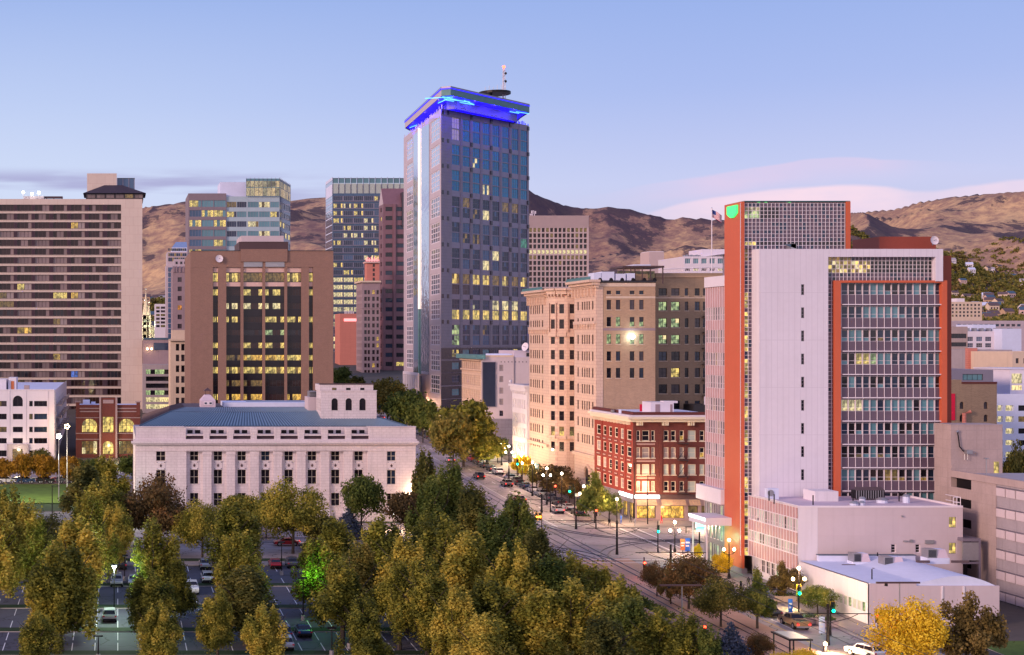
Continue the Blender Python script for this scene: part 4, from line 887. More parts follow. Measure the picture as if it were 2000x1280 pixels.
def pt_blue(loc):
    l = bpy.data.lights.new('canopy_light', 'POINT'); l.energy = 1300; l.color = (0.05, 0.03, 1.0); l.shadow_soft_size = 0.3
    o = bpy.data.objects.new('canopy_light', l); sc.collection.objects.link(o); o.location = loc
def tower_main():
    """tall granite tower with the blue-lit roof canopy"""
    g = G(496); c0 = (108.0, 496.0); c1 = (X(1033, 536), 536.0); cl = (109.6, 569.0)   # near corner, right end, left end
    W = Wall(c0, c1); WL = Wall(cl, c0); zt = H+450*0.171
    B = Bld('skyscraper', 'tallest tower, grey granite with teal windows and a blue neon roof canopy', 'building', (c0[0], c0[1], g), cap=100)
    zz = lambda py: Z(py, 500.0)
    cols = W.cols([(883, 897.5), (904, 917.5), (923.5, 937), (943, 956), (962, 975), (981, 993.5), (999.8, 1012), (1017, 1029.5)])
    ys = [(228, 272), (281.5, 321), (331.5, 372), (383, 423), (433, 473), (484, 524), (534, 575), (584.5, 624), (634.5, 674.5)]
    rows = sorted((zz(b), zz(a)) for a, b in ys)
    r = random.Random(11)
    def pick(i, j):
        if j == 0: return 'strip_curtain' if i == 0 else 'glass_teal'
        if j <= 2: return 'glass_teal' if r.random() < 0.8 else ('lit_yellow', 'glass_teal', 0.2)
        if j == 7: return ('lit_low_yellow',)[0]
        if j == 6: return ('glass_slate', 'lit_dim', 0.6) if i < 2 else ('lit_warm', 'glass_slate', 0.3)
        if j in (3, 5): return ('lit_dim', 'glass_slate', 0.18) if r.random() < 0.7 else ('lit_green', 'glass_slate', 0.25)
        return ('glass_slate', 'glass_blue', 0.6) if r.random() < 0.8 else ('lit_green', 'glass_slate', 0.3)
    MATS['strip_curtain'] = MATS['frame_cream']
    lit('lit_low_yellow', (1.0, 0.80, 0.25), 1.2, cut=0.1)
    st = dict(nx=3, ny=4, frame='frame_grey', fw=0.07, mw=0.06, inset=0.18)
    # rows in two halves so that a single lit floor can be shown
    half = []
    for a, b in rows: h = (b-a)/2; half += [(a, a+h-0.12), (a+h+0.12, b)]
    litfl = {(7, 1): 'lit_low_yellow', (6, 0): 'warmmix'}
    def pick2(i, jj):
        j, lo = jj//2, jj % 2
        if j == 0: return 'strip_curtain' if i == 0 else 'glass_teal'
        if j == 7: return ('lit_low_yellow', 'lit_low_yellow', 0.5) if lo else (('lit_pale', 'glass_slate', 0.7) if i in (2, 4, 5, 6) else 'glass_slate')
        if j == 6: return ('lit_low_yellow', 'lit_dim', 0.45) if not lo else ('glass_slate', 'glass_mid', 0.6)
        if j in (1, 2): return ('lit_pale', 'glass_teal', 0.3) if lo and (i, j) in ((0, 1), (2, 1), (3, 2)) else 'glass_teal'
        if j == 3 and not lo: return ('lit_dim', 'glass_slate', 0.7) if i in (1, 5, 6) else 'glass_slate'
        if (i, j, lo) in ((3, 5, 1), (4, 5, 0), (3, 3, 1)): return 'lit_pale'
        if (i, j) in ((0, 8), (0, 5)): return ('lit_green', 'glass_slate', 0.5)
        if (i, j, lo) == (7, 4, 1): return 'lit_teal'
        return ('glass_slate', 'glass_blue', 0.6) if r.random() < 0.85 else ('lit_dim', 'glass_slate', 0.25)
    z_lo = zz(680)
    facade(B, W, z_lo, zt, cols, half, 'granite_grey', dict(st, ny=2), pick2, span='frame_grey')
    # black granite base
    pb = chooser(5, ['glass_slate', 'glass_aqua'], [('lit_yellow', 'glass_slate', 0.6), ('lit_green', 'glass_slate', 0.5)], 0.4)
    low = [(a, b) for a, b in ((zz(698), zz(683)), (zz(722), zz(708)), (zz(747), zz(734)), (zz(773), zz(760)))]
    facade(B, W, g, z_lo-0.02, cols, low, 'granite_black', dict(nx=3, ny=2, frame='frame_grey', fw=0.14, mw=0.08, inset=0.25), pb)
    for a, b in low: bar(B, W, 0, W.L, a-1.2, a-1.02, -0.12, -0.01, 'frame_grey', 'band'); bar(B, W, 0, W.L, b+0.9, b+1.05, -0.12, -0.01, 'frame_grey', 'band')
    # vertical piers, dark squares
    for a, b in zip(cols, cols[1:]): bar(B, W, a[1]+0.55, b[0]-0.55, z_lo, zt, -0.07, -0.003, 'granite_grey', 'pier')
    for a, b in rows:
        for k in (1, 3, 5, 7):
            u = (cols[k][1]+cols[min(k+1, 7)][0])/2 if k < 7 else W.L-0.7
            bar(B, W, u-0.6, u+0.6, b+0.3, b+1.6, -0.32, -0.05, 'granite_black', 'granite_square')
        for u in (0.4, 3.6): bar(B, W, u, u+1.2, b+0.3, b+1.6, -0.1, -0.01, 'granite_black', 'granite_square')
    # west side: two groups of windows and the tall mirror bays with a fin glowing in place of reflected sunset
    lc = WL.cols([(793.5, 806), (841, 858.5)]); pk3 = lambda i, j: 'glass_sky' if j < 10 else ('glass_slate', 'glass_sky', 0.6)
    zzl = [(z0, z1) for z0, z1 in rows]
    facade(B, WL, zz(800), zt, lc, zzl+[(zz(725), zz(684)), (zz(770), zz(733))], 'granite_light', dict(nx=4, ny=4, frame='frame_white', fw=0.3, mw=0.28, inset=0.2), lambda i, j: 'glass_sky')
    m = MB(); a, mid, b = WL.U(808), WL.U(823.5), WL.U(838.5); z0 = zz(735)
    for u0, u1, d0, d1 in ((a, mid, -0.1, -0.7), (mid, b, -0.7, -0.1)):
        nz, nu = 34, 4
        for i in range(nu):
            for k in range(nz):
                p = lambda s, t: WL.P(u0+(u1-u0)*s, d0+(d1-d0)*s, z0+(zt-2-z0)*t)
                m.poly([p(i/nu, k/nz), p((i+1)/nu, k/nz), p((i+1)/nu, (k+1)/nz), p(i/nu, (k+1)/nz)], 'glass_sky')
    m.poly([WL.P(a, -0.1, zt-2), WL.P(mid, -0.7, zt-2), WL.P(b, -0.1, zt-2)], 'frame_dark'); B.part(m, 'mirror_bay')
    m = MB(); u = mid; m.tube([WL.P(u, -0.9, zz(600)), WL.P(u, -0.9, zt-1.5)], 0.4, 'reflected_glow', 4); B.part(m, 'reflection_fin')  # sunset reflection on the glass, painted as a glowing strip
    m = MB(); m.tube([WL.P(u, -0.9, zz(735)), WL.P(u, -0.9, zz(600)-0.02)], 0.36, 'metal_teal', 4); B.part(m, 'corner_fin')
    # street level screen on the west
    m = MB(); zs = zz(731); o = WL.P(WL.U(808), -4, 0); L = WL.U(839)-WL.U(808)
    m.obox((o[0], o[1]), WL.u, L, 0, 0.4, zs-1, zs, 'frame_white'); m.obox((o[0], o[1]), WL.u, L, 0, 0.4, zs-10, zs-9.2, 'frame_white')
    for i in range(9): m.obox((o[0]+WL.u[0]*L*i/8.6, o[1]+WL.u[1]*L*i/8.6), WL.u, 0.9, 0.02, 0.6, g, zs-1.01, 'frame_white')
    m.obox((o[0], o[1]), WL.u, L, 0.9, 1.2, g, zs-1.1, 'glass_slate'); B.part(m, 'entrance_screen')
    bar(B, WL, 0, WL.L, g, zz(800)-0.05, 0.02, 1, 'granite_black', 'base')
    # core volume and roof
    back = (c1[0]+8, 600.0); m = MB(); m.prism([(c0[0]+1.0, c0[1]+3.0), (c1[0]-1.5, c1[1]+1.5), (c1[0]+4, 566), (cl[0]+1.5, 568.8)], g, zt-0.5, 'granite_grey', 'roof_grey'); B.part(m, 'core')
    # canopy
    zc = H+(CY-212)*0.171+1.6; ch = 4.4; cz = H+(CY-186)*0.168
    A = (105.6, 484.5); A2 = (108.3, 483.0); E = (X(1034, 520), 520.0); E2 = (E[0]+0.5, 533.0); L_ = (108.0, 558.5); K = (150, 585)
    pts = [A, A2, E, E2, (150, 580), (118, 580), L_]
    m = MB(); n = len(pts); top, bot = 118.3, 116.2
    for i in range(n):
        p, q = pts[i], pts[(i+1) % n]; m.poly([(p[0], p[1], bot), (q[0], q[1], bot), (q[0], q[1], top), (p[0], p[1], top)], 'metal_teal' if i in (0, 1, 2) else 'granite_light')
    m.poly([(p[0], p[1], top) for p in pts], 'roof_grey'); B.part(m, 'canopy')
    m = MB(); cx, cy = 128, 540
    inner = [(cx+(p[0]-cx)*0.97, cy+(p[1]-cy)*0.97) for p in pts]
    m.poly([(p[0], p[1], bot+0.15) for p in reversed(inner)], 'neon_blue'); B.part(m, 'canopy_soffit')
    m = MB()
    for p, q in ((A, A2), (A2, E), (L_, A)):
        w = Wall(p, q); m.obox(p, w.u, w.L, -0.25, 0, top+0.01, top+0.35, 'neon_blue'); m.obox(p, w.u, w.L, -0.1, 0.0, top+0.4, top+0.9, 'frame_grey')
    B.part(m, 'light_rail')
    m = MB(); iz = zt; rec = [(cx+(p[0]-cx)*0.80, cy+(p[1]-cy)*0.80) for p in pts]
    for i in range(n):
        p, q = rec[i], rec[(i+1) % n]; m.poly([(p[0], p[1], iz-0.4), (q[0], q[1], iz-0.4), (q[0], q[1], bot+0.2), (p[0], p[1], bot+0.2)], 'granite_grey')
    B.part(m, 'attic')
    for fx, fy in ((0.1, .0), (0.35, .0), (0.6, .0), (0.85, .0)):
        w = Wall(A2, E); q = w.P(w.L*fx, 1.6, bot-0.9); pt_blue(q)
    for fx in (0.15, 0.5, 0.85): w = Wall(L_, A); pt_blue(w.P(w.L*fx, 0.8, bot-0.9))
    # neon lines under the canopy
    w = Wall(A2, E)
    for (u0, d0, u1, d1) in ((3, 1, -1, 9), (0, 3, 12, 3.5), (4, 5, 16, 2.5), (12, 2.2, 22, 4.4), (6, 6, 22, 4.4), (46, 2.0, 53, 1.0), (44, 3.4, 50, 3.2)):
        m = MB(); p = w.P(u0, d0, bot-0.1); q = w.P(u1, d1, bot-0.1); m.tube([p, q], 0.14, 'neon_cyan', 5); B.part(m, 'neon_tube')
    w = Wall(L_, A)
    for (u0, u1) in ((2, 9), (60, 69)): m = MB(); m.tube([w.P(u0, 1.5, bot-0.1), w.P(u1, 3.0, bot-0.1)], 0.14, 'neon_cyan', 5); B.part(m, 'neon_tube')
    # little spikes of light on the parapet
    m = MB(); rr = random.Random(2)
    for wl, N in ((W, 56), (WL, 24)):
        for i in range(N):
            u = wl.L*(i+rr.random())/N; p = wl.P(u, 0.25, zt); m.box(p[0]-0.12, p[0]+0.12, p[1]-0.12, p[1]+0.12, zt-0.1, zt+0.5+rr.random()*0.9, 'neon_blue' if wl is W else 'frame_white')
    B.part(m, 'parapet_lights')
    # mast and helipad
    y = 520; x = X(984, y); zp = Z(183, y); m = MB(); m.tube([(x-4.5, y, top), (x-4.5, y, zp+0.2)], 0.5, 'metal_black', 8); m.prism([(x-3.2+5.5*math.cos(a), y+5.5*math.sin(a)) for a in np.linspace(0, 2*math.pi, 20)[:-1]], zp-0.3, zp+0.5, 'metal_black'); B.part(m, 'helipad')
    m = MB(); z1 = Z(133, y)
    for dx, dy in ((-0.5, -0.3), (0.5, -0.3), (0, 0.6)): m.tube([(x+dx, y+dy, top), (x+dx*0.6, y+dy*0.6, z1)], 0.13, 'frame_white', 5)
    z = top
    while z < z1-1: m.tube([(x-0.5, y-0.3, z), (x+0.45, y-0.3, z+0.9), (x, y+0.5, z+1.6)], 0.07, 'metal_grey', 4); z += 1.7
    for dz in (2, 4.8): m.ball((x+0.5, y-0.6, z1-dz), 0.45, 'metal_black', 8, 5)
    m.ball((x, y, z1+0.4), 0.5, 'signal_red', 8, 5)
    for k in range(6): m.tube([(x-7+k*1.4, y-2, zp+0.5), (x-7+k*1.4, y-2, zp+1.5+rr.random()*2)], 0.07, 'metal_grey', 4)
    B.part(m, 'antenna_mast')
    B.done()
tower_main()
def dentils(B, W, u0, u1, z0, h, step, w, d, m, name='bracket_row'):
    mb = MB(); u = u0
    while u < u1-w: mb.obox((W.p0[0]+W.u[0]*u, W.p0[1]+W.u[1]*u), W.u, w, -d, -0.01, z0, z0+h, m); u += step
    return B.part(mb, name)
def ornate():
    xs = 105.0; yA = 326.0; yA2 = xs*F/(1122-CX); yB = xs*F/(1072-CX); yB2 = xs*F/(1034-CX); g = G(330)
    B = Bld('historic_office_building', 'peach terracotta historic office block with bowed bay, deep cornice and plain tan brick flank', 'building', (xs, yA, g))
    zA = Z(552, yA); zf = lambda py: Z(py, yA)
    # tan brick flank
    W = Wall((xs, yA), (X(1280, yA), yA))
    rows = W.rows([(568, 575.5), (586, 605), (619.5, 638), (653, 672), (686.5, 705), (719, 738.5)], 1200)
    r = random.Random(5)
    def pick(i, j):
        if j == 2: return ('lit_green', 'glass_dark', 0.6)
        if j == 3: return ('lit_green', 'glass_dark', 0.75)
        return r.choice(['glass_dark', 'glass_slate', 'glass_mid'])
    facade(B, W, g, zA, W.cols([(1185, 1194), (1203, 1212), (1230, 1239.5), (1248.5, 1257.5)]), rows, 'tan_brick', dict(ny=2, frame='frame_dark', fw=0.08, mw=0.07, inset=0.3, sill='cream_stone'), pick)
    bar(B, W, 0, W.L, zf(560), zf(553)-0.02, -0.12, -0.01, 'cream_stone', 'frieze'); bar(B, W, 0, W.L+0.05, zA+0.01, zA+0.35, -0.3, 0.3, 'frame_dark', 'coping'); bar(B, W, 2.2, W.L, zf(583), zf(579), -0.06, -0.01, 'cream_stone', 'band'); bar(B, W, 0, W.L, zf(646), zf(641), -0.05, -0.005, 'mauve_stone', 'band')
    bar(B, W, 0, 1.5, g, zf(561), -0.10, -0.012, 'terracotta', 'quoin')
    m = MB()   # antefix ornaments standing on the coping
    for px in (1172.5, 1194, 1215.5, 1237, 1259, 1279):
        x = X(px, yA); m.poly([(x+0.42*math.cos(a), yA+0.1, zA+0.36+0.5*abs(math.sin(a))*1.1) for a in np.linspace(0, math.pi, 9)], 'metal_black')
        m.tube([(x-0.42, yA+0.15, zA+0.3), (x-0.3, yA+0.15, zA+0.8), (x, yA+0.15, zA+0.98), (x+0.3, yA+0.15, zA+0.8), (x+0.42, yA+0.15, zA+0.3)], 0.09, 'metal_black', 5)
    for k in range(46): x = xs+0.3+k*0.27; m.box(x, x+0.14, yA-0.28, yA-0.1, zA+0.36, zA+0.5, 'metal_black')
    B.part(m, 'roof_crest')
    # west faces
    stw = dict(ny=2, frame='frame_brown', fw=0.05, mw=0.06, inset=0.16)
    py_rows = [(588.5, 605), (621, 640), (654, 672.5), (687, 705), (719.5, 738), (752, 770.5), (785, 803), (818, 836), (851, 869)]
    pk = chooser(7, ['glass_dark', 'glass_mid', 'glass_brown'], ['lit_dim'], 0.04)
    WA = westw(xs, yA, yA2); zr = lambda L, D: sorted((Z(b, D), Z(a, D)) for a, b in L)
    colsA = WA.cols([(1127.5, 1130.3), (1136, 1138.6), (1140.6, 1143.2), (1145, 1147.6), (1149.3, 1152), (1156, 1159)])
    facade(B, WA, g, zA-0.6, colsA, zr(py_rows, 329), 'terracotta', stw, pk)
    WB = westw(xs, yB, yB2); zB = Z(566, yB); rowsB = zr([(595.5+29.7*k, 612+29.7*k) for k in range(10)], yB)
    colsB = [(0.8, 1.9), (3.2, 4.2), (4.9, 5.9), (6.6, 7.6), (8.4, 9.4), (11.0, 12.2)]
    facade(B, WB, g, zB-1.2, colsB, rowsB, 'terracotta', stw, pk, u1=WB.L)
    # bowed south bay between the two west faces
    N = 7; cx_, r_ = xs+6.6, 6.6; bow = []
    xe = X(1116, yB)
    pts = [(xs, yB), (xs+1.4, yB-1.9), (xs+3.4, yB-2.9), (xs+6.2, yB-3.2), (xe, yB-3.2)]
    widths = [(1074.5, 1076.5), (1078, 1082), (1086, 1092), (1097, 1103.5)]
    def pkB(i, j): return ('lit_yellow', 'lit_dim', 0.6) if j == 8 else ['glass_dark', 'glass_mid', 'glass_slate'][(i*5+j*3) % 3]
    for a, b in zip(pts, pts[1:]):
        w = Wall(a, b); n = 1 if w.L < 3.3 else 2; ww = min(1.25, w.L/n*0.5)
        cols = [((k+0.5)*w.L/n-ww/2, (k+0.5)*w.L/n+ww/2) for k in range(n)]
        facade(B, w, g, zB-1.2, cols, [(c-0.1, e+0.1) for c, e in rowsB], 'terracotta', stw, pkB)
        bar(B, w, -0.1, w.L+0.1, zB-1.19, zB-0.3, -0.9, 0.5, 'terracotta'); bar(B, w, -0.2, w.L+0.2, zB-0.29, zB+0.2, -1.5, 0.5, 'terracotta'); bar(B, w, 0, w.L, Z(658, yB), Z(650, yB), -0.45, -0.01, 'terracotta', 'band')
        bar(B, w, -0.05, w.L+0.05, Z(856, yB), Z(850, yB), -0.7, -0.01, 'terracotta', 'ledge'); dentils(B, w, 0.1, w.L-0.1, zB-1.7, 0.5, 0.9, 0.35, 0.8, 'terracotta')
        for u in (0.0, w.L-0.35): 
            if w.L > 2.3: bar(B, w, u+0.05, u+0.35, Z(648, yB), Z(592, yB), -0.42, -0.01, 'terracotta', 'pilaster')
    # light court link wall and inner side of block A
    m = MB(); m.box(xe, xe+0.3, yA2, yB-3.2, g, zB, 'terracotta'); m.box(xs, X(1280, yA), yA2, yA2+0.3, g, zA-0.6, 'tan_brick')
    m.prism([(xs+0.4, yB2), (xs+0.4, yB+0.2), (xs+2, yB-1.3), (xs+6, yB-2.5), (xe+14, yB-2.5), (xe+14, yB2)], g, zB-0.02, 'terracotta', 'roof_grey')
    m.box(xs+0.46, X(1280, yA)-0.02, yA+0.46, yA2, g, zA-0.02, 'tan_brick', skip='f'); B.part(m, 'core')
    # deep cornices
    for w, z, a, b in ((WA, zA-0.55, -0.9, WA.L+1.3), (WB, zB-1.15, -0.9, WB.L)):
        bar(B, w, a+0.6, b-0.6, z-0.6, z-0.02, -0.5, 0.4, 'terracotta'); bar(B, w, a+0.2, b-0.3, z, z+0.6, -1.2, 0.5, 'terracotta'); bar(B, w, a, b, z+0.61, z+1.15, -1.9, 0.6, 'terracotta')
        dentils(B, w, a+0.7, b-0.7, z-0.35, 0.45, 0.55, 0.26, 0.85, 'terracotta'); dentils(B, w, a+0.9, b-0.9, z-2.4, 1.9, 2.3, 0.5, 0.75, 'terracotta')
        bar(B, w, 0, w.L, z-8.6, z-7.9, -0.35, -0.01, 'terracotta', 'band'); bar(B, w, 0, w.L, g+9.4, g+10.1, -0.6, -0.01, 'terracotta', 'ledge')
        dentils(B, w, 0.4, w.L-0.4, z-9.6, 1.0, 1.9, 0.45, 0.4, 'terracotta')
        m = MB(); rr = random.Random(3)
        for k in range(44):      # copper cresting
            u = a+(b-a)*k/44; p = w.P(u, -1.6, z+1.16); m.box(p[0]-0.09, p[0]+0.09, p[1]-0.09, p[1]+0.09, z+1.16, z+1.55+0.3*(k % 2), 'metal_teal')
        m.obox((w.P(a, -1.7, 0)[0], w.P(a, -1.7, 0)[1]), w.u, b-a, 0, 0.1, z+1.16, z+1.4, 'metal_teal'); B.part(m, 'roof_crest')
    # arched doorway at street level
    m = MB(); y = 331.5; 
    m.poly([(xs-0.05, y+1.5, g), (xs-0.05, y-1.5, g), (xs-0.05, y-1.5, g+5.6)]+[(xs-0.05, y-1.5*math.cos(a), g+5.6+1.5*math.sin(a)) for a in np.linspace(0.2, math.pi-0.2, 8)]+[(xs-0.05, y+1.5, g+5.6)], 'glass_dark')
    for k in range(9):
        a = math.pi*k/8; m.tube([(xs-0.25, y-1.9*math.cos(a), g+5.6+1.9*math.sin(a)), (xs-0.25, y-1.9*math.cos(a+0.4), g+5.6+1.9*math.sin(a+0.4))], 0.28, 'terracotta', 5)
    B.part(m, 'arched_doorway')
    m = MB(); x = X(1234, yA-0.5); m.tube([(x, yA-0.02, zf(656)), (x, yA-0.7, zf(656))], 0.07, 'metal_grey', 5); m.ball((x, yA-0.8, zf(658)), 0.52, 'bulb_cool'); B.part(m, 'floodlight')
    # roof plant: white tanks, terrace canopy
    m = MB(); z0 = zA-0.02; y = yA+6
    for a, b, q in ((1160, 1174, 533), (1175, 1200, 531), (1203, 1222, 535), (1225, 1240, 534)): m.box(X(a, y), X(b, y), y, y+4, z0, Z(q, y), 'roof_white')
    B.part(m, 'roof_plant')
    y = yA+9; m = MB(); zt = Z(524, y); m.box(X(1208, y), X(1288, y), y-3, y+6, zt, zt+0.4, 'frame_brown'); m.box(X(1230, y), X(1262, y), y-2.9, y+5, zt+0.41, zt+0.7, 'roof_white')
    for p in (1210, 1224, 1232, 1246, 1262, 1286): m.box(X(p, y)-0.1, X(p, y)+0.1, y-2.8, y-2.6, z0, zt, 'frame_brown')
    m.box(X(1212, y), X(1285, y), y+2, y+2.2, Z(543, y), Z(529, y), 'lit_dim'); m.box(X(1215, y), X(1262, y), y-1, y-0.9, z0, Z(536, y), 'tan_brick'); B.part(m, 'terrace_pavilion')
    B.done()
    # darker wing
    D = 338.0; g = G(D); x0 = X(1280, D)+0.05; W = Wall((x0, D), (X(1420, D), D)); zt = Z(538, D)
    B = Bld('brick_building', 'olive tan brick wing with paired windows glowing green behind the tan flank', 'building', (x0, D, g))
    cols = W.cols([(1286.5, 1302.5), (1311, 1327.5), (1337.5, 1344.5), (1357, 1367), (1373, 1381.5)])
    rows = W.rows([(563.5, 578), (589.5, 607), (622, 640), (654.5, 672), (687, 705), (719, 737.5), (751, 769), (783, 801), (815, 833)], 1330)
    def pick(i, j):
        if j in (1, 2, 3) and i < 2: return ('lit_green', 'lit_pale', 0.8)
        if j == 5 and i == 1: return ('lit_yellow', 'glass_dark', 0.7)
        return ['glass_dark', 'glass_slate', 'glass_mid'][(i*2+j) % 3]
    facade(B, W, g, zt, cols, rows, 'olive_tan_brick', dict(nx=2, ny=2, frame='frame_dark', fw=0.09, mw=0.09, inset=0.3, sill='cream_stone'), pick)
    sides(B, x0, W.p1[0], D+0.01, D+22, g, zt, 'olive_tan_brick', parapet=0.5)
    bar(B, W, -0.01, W.L, zt-0.5, zt-0.1, -0.15, -0.01, 'tan_brick', 'coping'); bar(B, W, 0, W.L, W.z(583, 1300), W.z(581, 1300), -0.1, -0.01, 'cream_stone', 'band')
    m = MB()
    for k in range(8):
        z = Z(618+31*k, D); m.box(X(1371, D), X(1384, D), D-1.1, D-0.05, z-0.1, z, 'frame_dark')
        m.box(X(1371, D), X(1384, D), D-1.12, D-1.06, z+0.8, z+0.86, 'frame_dark')
        for q in range(7): m.box(X(1371+2*q, D), X(1371+2*q, D)+0.05, D-1.1, D-1.06, z, z+0.8, 'frame_dark')
        if k < 7: m.tube([(X(1372, D), D-0.6, z), (X(1383, D), D-0.6, z-3.5)], 0.06, 'frame_dark', 4)
    B.part(m, 'fire_escape')
    m = MB(); m.box(X(1348, D-6), X(1384, D-6), D-8, D-2, Z(805, D-6), Z(790, D-6), 'frame_dark'); m.box(X(1368, D-6), X(1384, D-6), D-8.1, D-8.01, Z(790, D-6), Z(774, D-6), 'frame_white'); B.part(m, 'roof_plant')
    B.done()
    # small pale block on the roofline behind, white penthouse blocks
    D = 700.0; B = Bld('lift_tower', 'blank pale concrete lift tower standing above the roofs before the hills', 'building', (X(1265, D), D, G(D)))
    m = MB(); x = X(1268, D); m.box(x, X(1297, D), D, D+12, G(D), Z(492, D), 'beige_grid'); m.box(x+.1, X(1296, D), D+.1, D+11, Z(492, D)+.01, Z(491, D), 'frame_white'); B.part(m, 'wall'); B.done()
    D = 500.0; W = front(1336, 1440, D); g = G(D); B = Bld('office_building', 'white office block with green glass windows behind the flagpole', 'building', (W.p0[0], D, g))
    facade(B, W, g, Z(501, D), W.cols([(1338+16*k, 1349+16*k) for k in range(6)]), W.rows([(505, 515.5), (524.5, 530), (540, 550)], 1380), 'frame_white', dict(nx=3, frame='frame_white', fw=0.1, inset=0.3), lambda i, j: ['glass_aqua', ('lit_pale', 'glass_mid', 0.5), 'glass_mid'][min(j, 2)])
    sides(B, W.p0[0], W.p1[0], D+.01, D+24, g, Z(501, D), 'frame_white', 'roof_white'); m = MB(); m.box(X(1372, D+3), X(1440, D+3), D+3, D+15, Z(501, D), Z(487, D+3), 'frame_white')
    for k in range(7): m.box(X(1340+5*k, D), X(1343+5*k, D), D+2, D+3, Z(501, D), Z(498-(k % 2), D), 'metal_grey')
    B.part(m, 'penthouse')
    m = MB(); zz = Z(521, D-30); z2 = Z(533, D-30); y = D-30; a, b = X(1295, y), X(1420, y)
    m.tube([(a, y, Z(526, y)), (b, y, zz)], 0.15, 'frame_white', 5); m.tube([(a, y, z2), (b, y, z2)], 0.15, 'frame_white', 5)
    for k in range(16): m.tube([(a+(b-a)*k/16, y, z2), (a+(b-a)*(k+0.5)/16, y, Z(523, y)), (a+(b-a)*(k+1)/16, y, z2)], 0.09, 'frame_white', 4)
    for px in (1300, 1340, 1390): m.tube([(X(px, y), y, G(y)), (X(px, y), y, z2)], 0.2, 'frame_white', 5)
    B.part(m, 'roof_truss'); B.done()
    # white street building next to the bow
    yn, yf = 381.0, xs*F/(1000.5-CX); zt = Z(753, yn); g = G(yn)
    B = Bld('office_building', 'low white stone street building with tall narrow bays lit from below', 'building', (xs, yn, g))
    W = westw(xs, yn, yf); c = [(0.8+2.1*k, 1.9+2.1*k) for k in range(int(W.L/2.1)-0)]
    facade(B, W, g, zt-1.6, c, [(g+4.5+3.7*k, g+6.9+3.7*k) for k in range(5)], 'white_plaster', dict(ny=2, frame='frame_grey', inset=0.35, fw=0.06), chooser(3, ['glass_curtain', 'glass_mid'], ['lit_dim'], 0.1))
    m = MB()
    for k in range(7): m.obox((xs-0.05, yf-0.8-2.1*k), W.u, 1.5, -0.02, 0.1, g+0.3, g+3.0, 'lit_pale')
    B.part(m, 'shop_window')
    bar(B, W, -0.4, W.L+0.4, zt-1.59, zt-0.6, -0.5, 0.4, 'white_plaster'); bar(B, W, -0.6, W.L+0.6, zt-0.59, zt, -0.9, 0.5, 'white_plaster'); dentils(B, W, 0, W.L, zt-2, 0.35, 0.7, 0.3, 0.4, 'white_plaster')
    sides(B, xs+0.01, xs+22, yn, yf, g, zt-0.01, 'white_plaster', 'roof_grey', faces='fkr')
    m = MB(); m.ball((xs-0.6, yf-0.5, zt+0.6), 0.45, 'white_plaster'); B.part(m, 'urn'); B.done()
ornate()

def low_tan():
    xs = 108.0; yn = xs*F/(940-CX); yf = xs*F/(902-CX); g = G(yn); zt = Z(695, yn)
    B = Bld('theatre_building', 'blank tan building with tall dark mural, green cornice and a textured street front', 'building', (xs, yn, g))
    W = westw(xs, yn, yf)
    facade(B, W, g, zt-1, [(0.7+2.6*k, 2.0+2.6*k) for k in range(9)], [(g+4+4.4*k, g+7.2+4.4*k) for k in range(5)], 'terracotta', dict(ny=2, frame='frame_brown', inset=0.6), chooser(2, ['glass_brown', 'glass_curtain', 'glass_mid']))
    bar(B, W, -1, W.L+1, zt-0.99, zt+0.3, -1.6, 1, 'metal_teal'); bar(B, W, 0, W.L, zt-4.6, zt-4.1, -0.5, -0.01, 'terracotta', 'band'); bar(B, W, 0, W.L, zt-1.6, zt-1.1, -0.7, -0.01, 'terracotta', 'band')
    Ws = Wall((xs, yn), (X(1037, yn), yn))
    cols = Ws.cols([(975.5, 983)]); rows = Ws.rows([(713, 725), (735, 746.5), (757.5, 769), (779, 791), (802, 813)], 980)
    facade(B, Ws, g, zt-0.4, cols, rows, 'pink_plaster', dict(nx=2, ny=2, frame='frame_grey', inset=0.2, fw=0.08), lambda i, j: 'glass_curtain' if j < 4 else 'glass_dark')
    m = MB(); a, b = X(942, yn), X(968, yn); m.box(a, b, yn-0.25, yn-0.02, Z(795, yn), Z(707, yn), 'mural')
    for q in ((a, a+.15, Z(795, yn), Z(707, yn)), (b-.15, b, Z(795, yn), Z(707, yn)), (a+.15, b-.15, Z(795, yn), Z(795, yn)+.15), (a+.15, b-.15, Z(707, yn)-.15, Z(707, yn))): m.box(q[0], q[1], yn-0.32, yn-0.26, q[2], q[3], 'frame_grey')
    B.part(m, 'mural')
    bar(B, Ws, 0, Ws.L, g, Z(818, yn), -0.1, -0.01, 'granite_grey', 'base'); bar(B, Ws, 0.2, Ws.U(1003), zt-0.39, zt+0.15, -0.1, 0.5, 'cream_stone', 'coping')
    m = MB()
    for k in range(9): x = X(978+7*k, yn); m.box(x, x+0.25, yn-0.06, yn-0.01, zt-2, zt-1.7, 'frame_dark')
    m.tube([(X(1004, yn), yn-0.15, g+4), (X(1004, yn), yn-0.15, zt)], 0.1, 'frame_grey', 5); B.part(m, 'drain_holes')
    sides(B, xs+.01, Ws.p1[0], yn+.3, yf, g, zt-0.4, 'pink_plaster', 'roof_white', faces='kr')
    m = MB(); m.box(X(1004, yn+6), X(1037, yn+6), yn+6, yn+24, zt-0.4, Z(685, yn+6), 'pink_plaster'); m.box(X(955, yn+8), X(1000, yn+8), yn+8, yn+12, zt-0.4, Z(691, yn+8), 'roof_white'); m.box(X(1028, yn+6), X(1034, yn+6), yn+5.9, yn+5.99, Z(697, yn), Z(690, yn), 'frame_dark'); B.part(m, 'upper_storey')
    dish(B, (X(1027, yn+5), yn+5, Z(682, yn+5)+0.6), 1.3, (-1, -0.6, 0.3)); B.done()
low_tan()

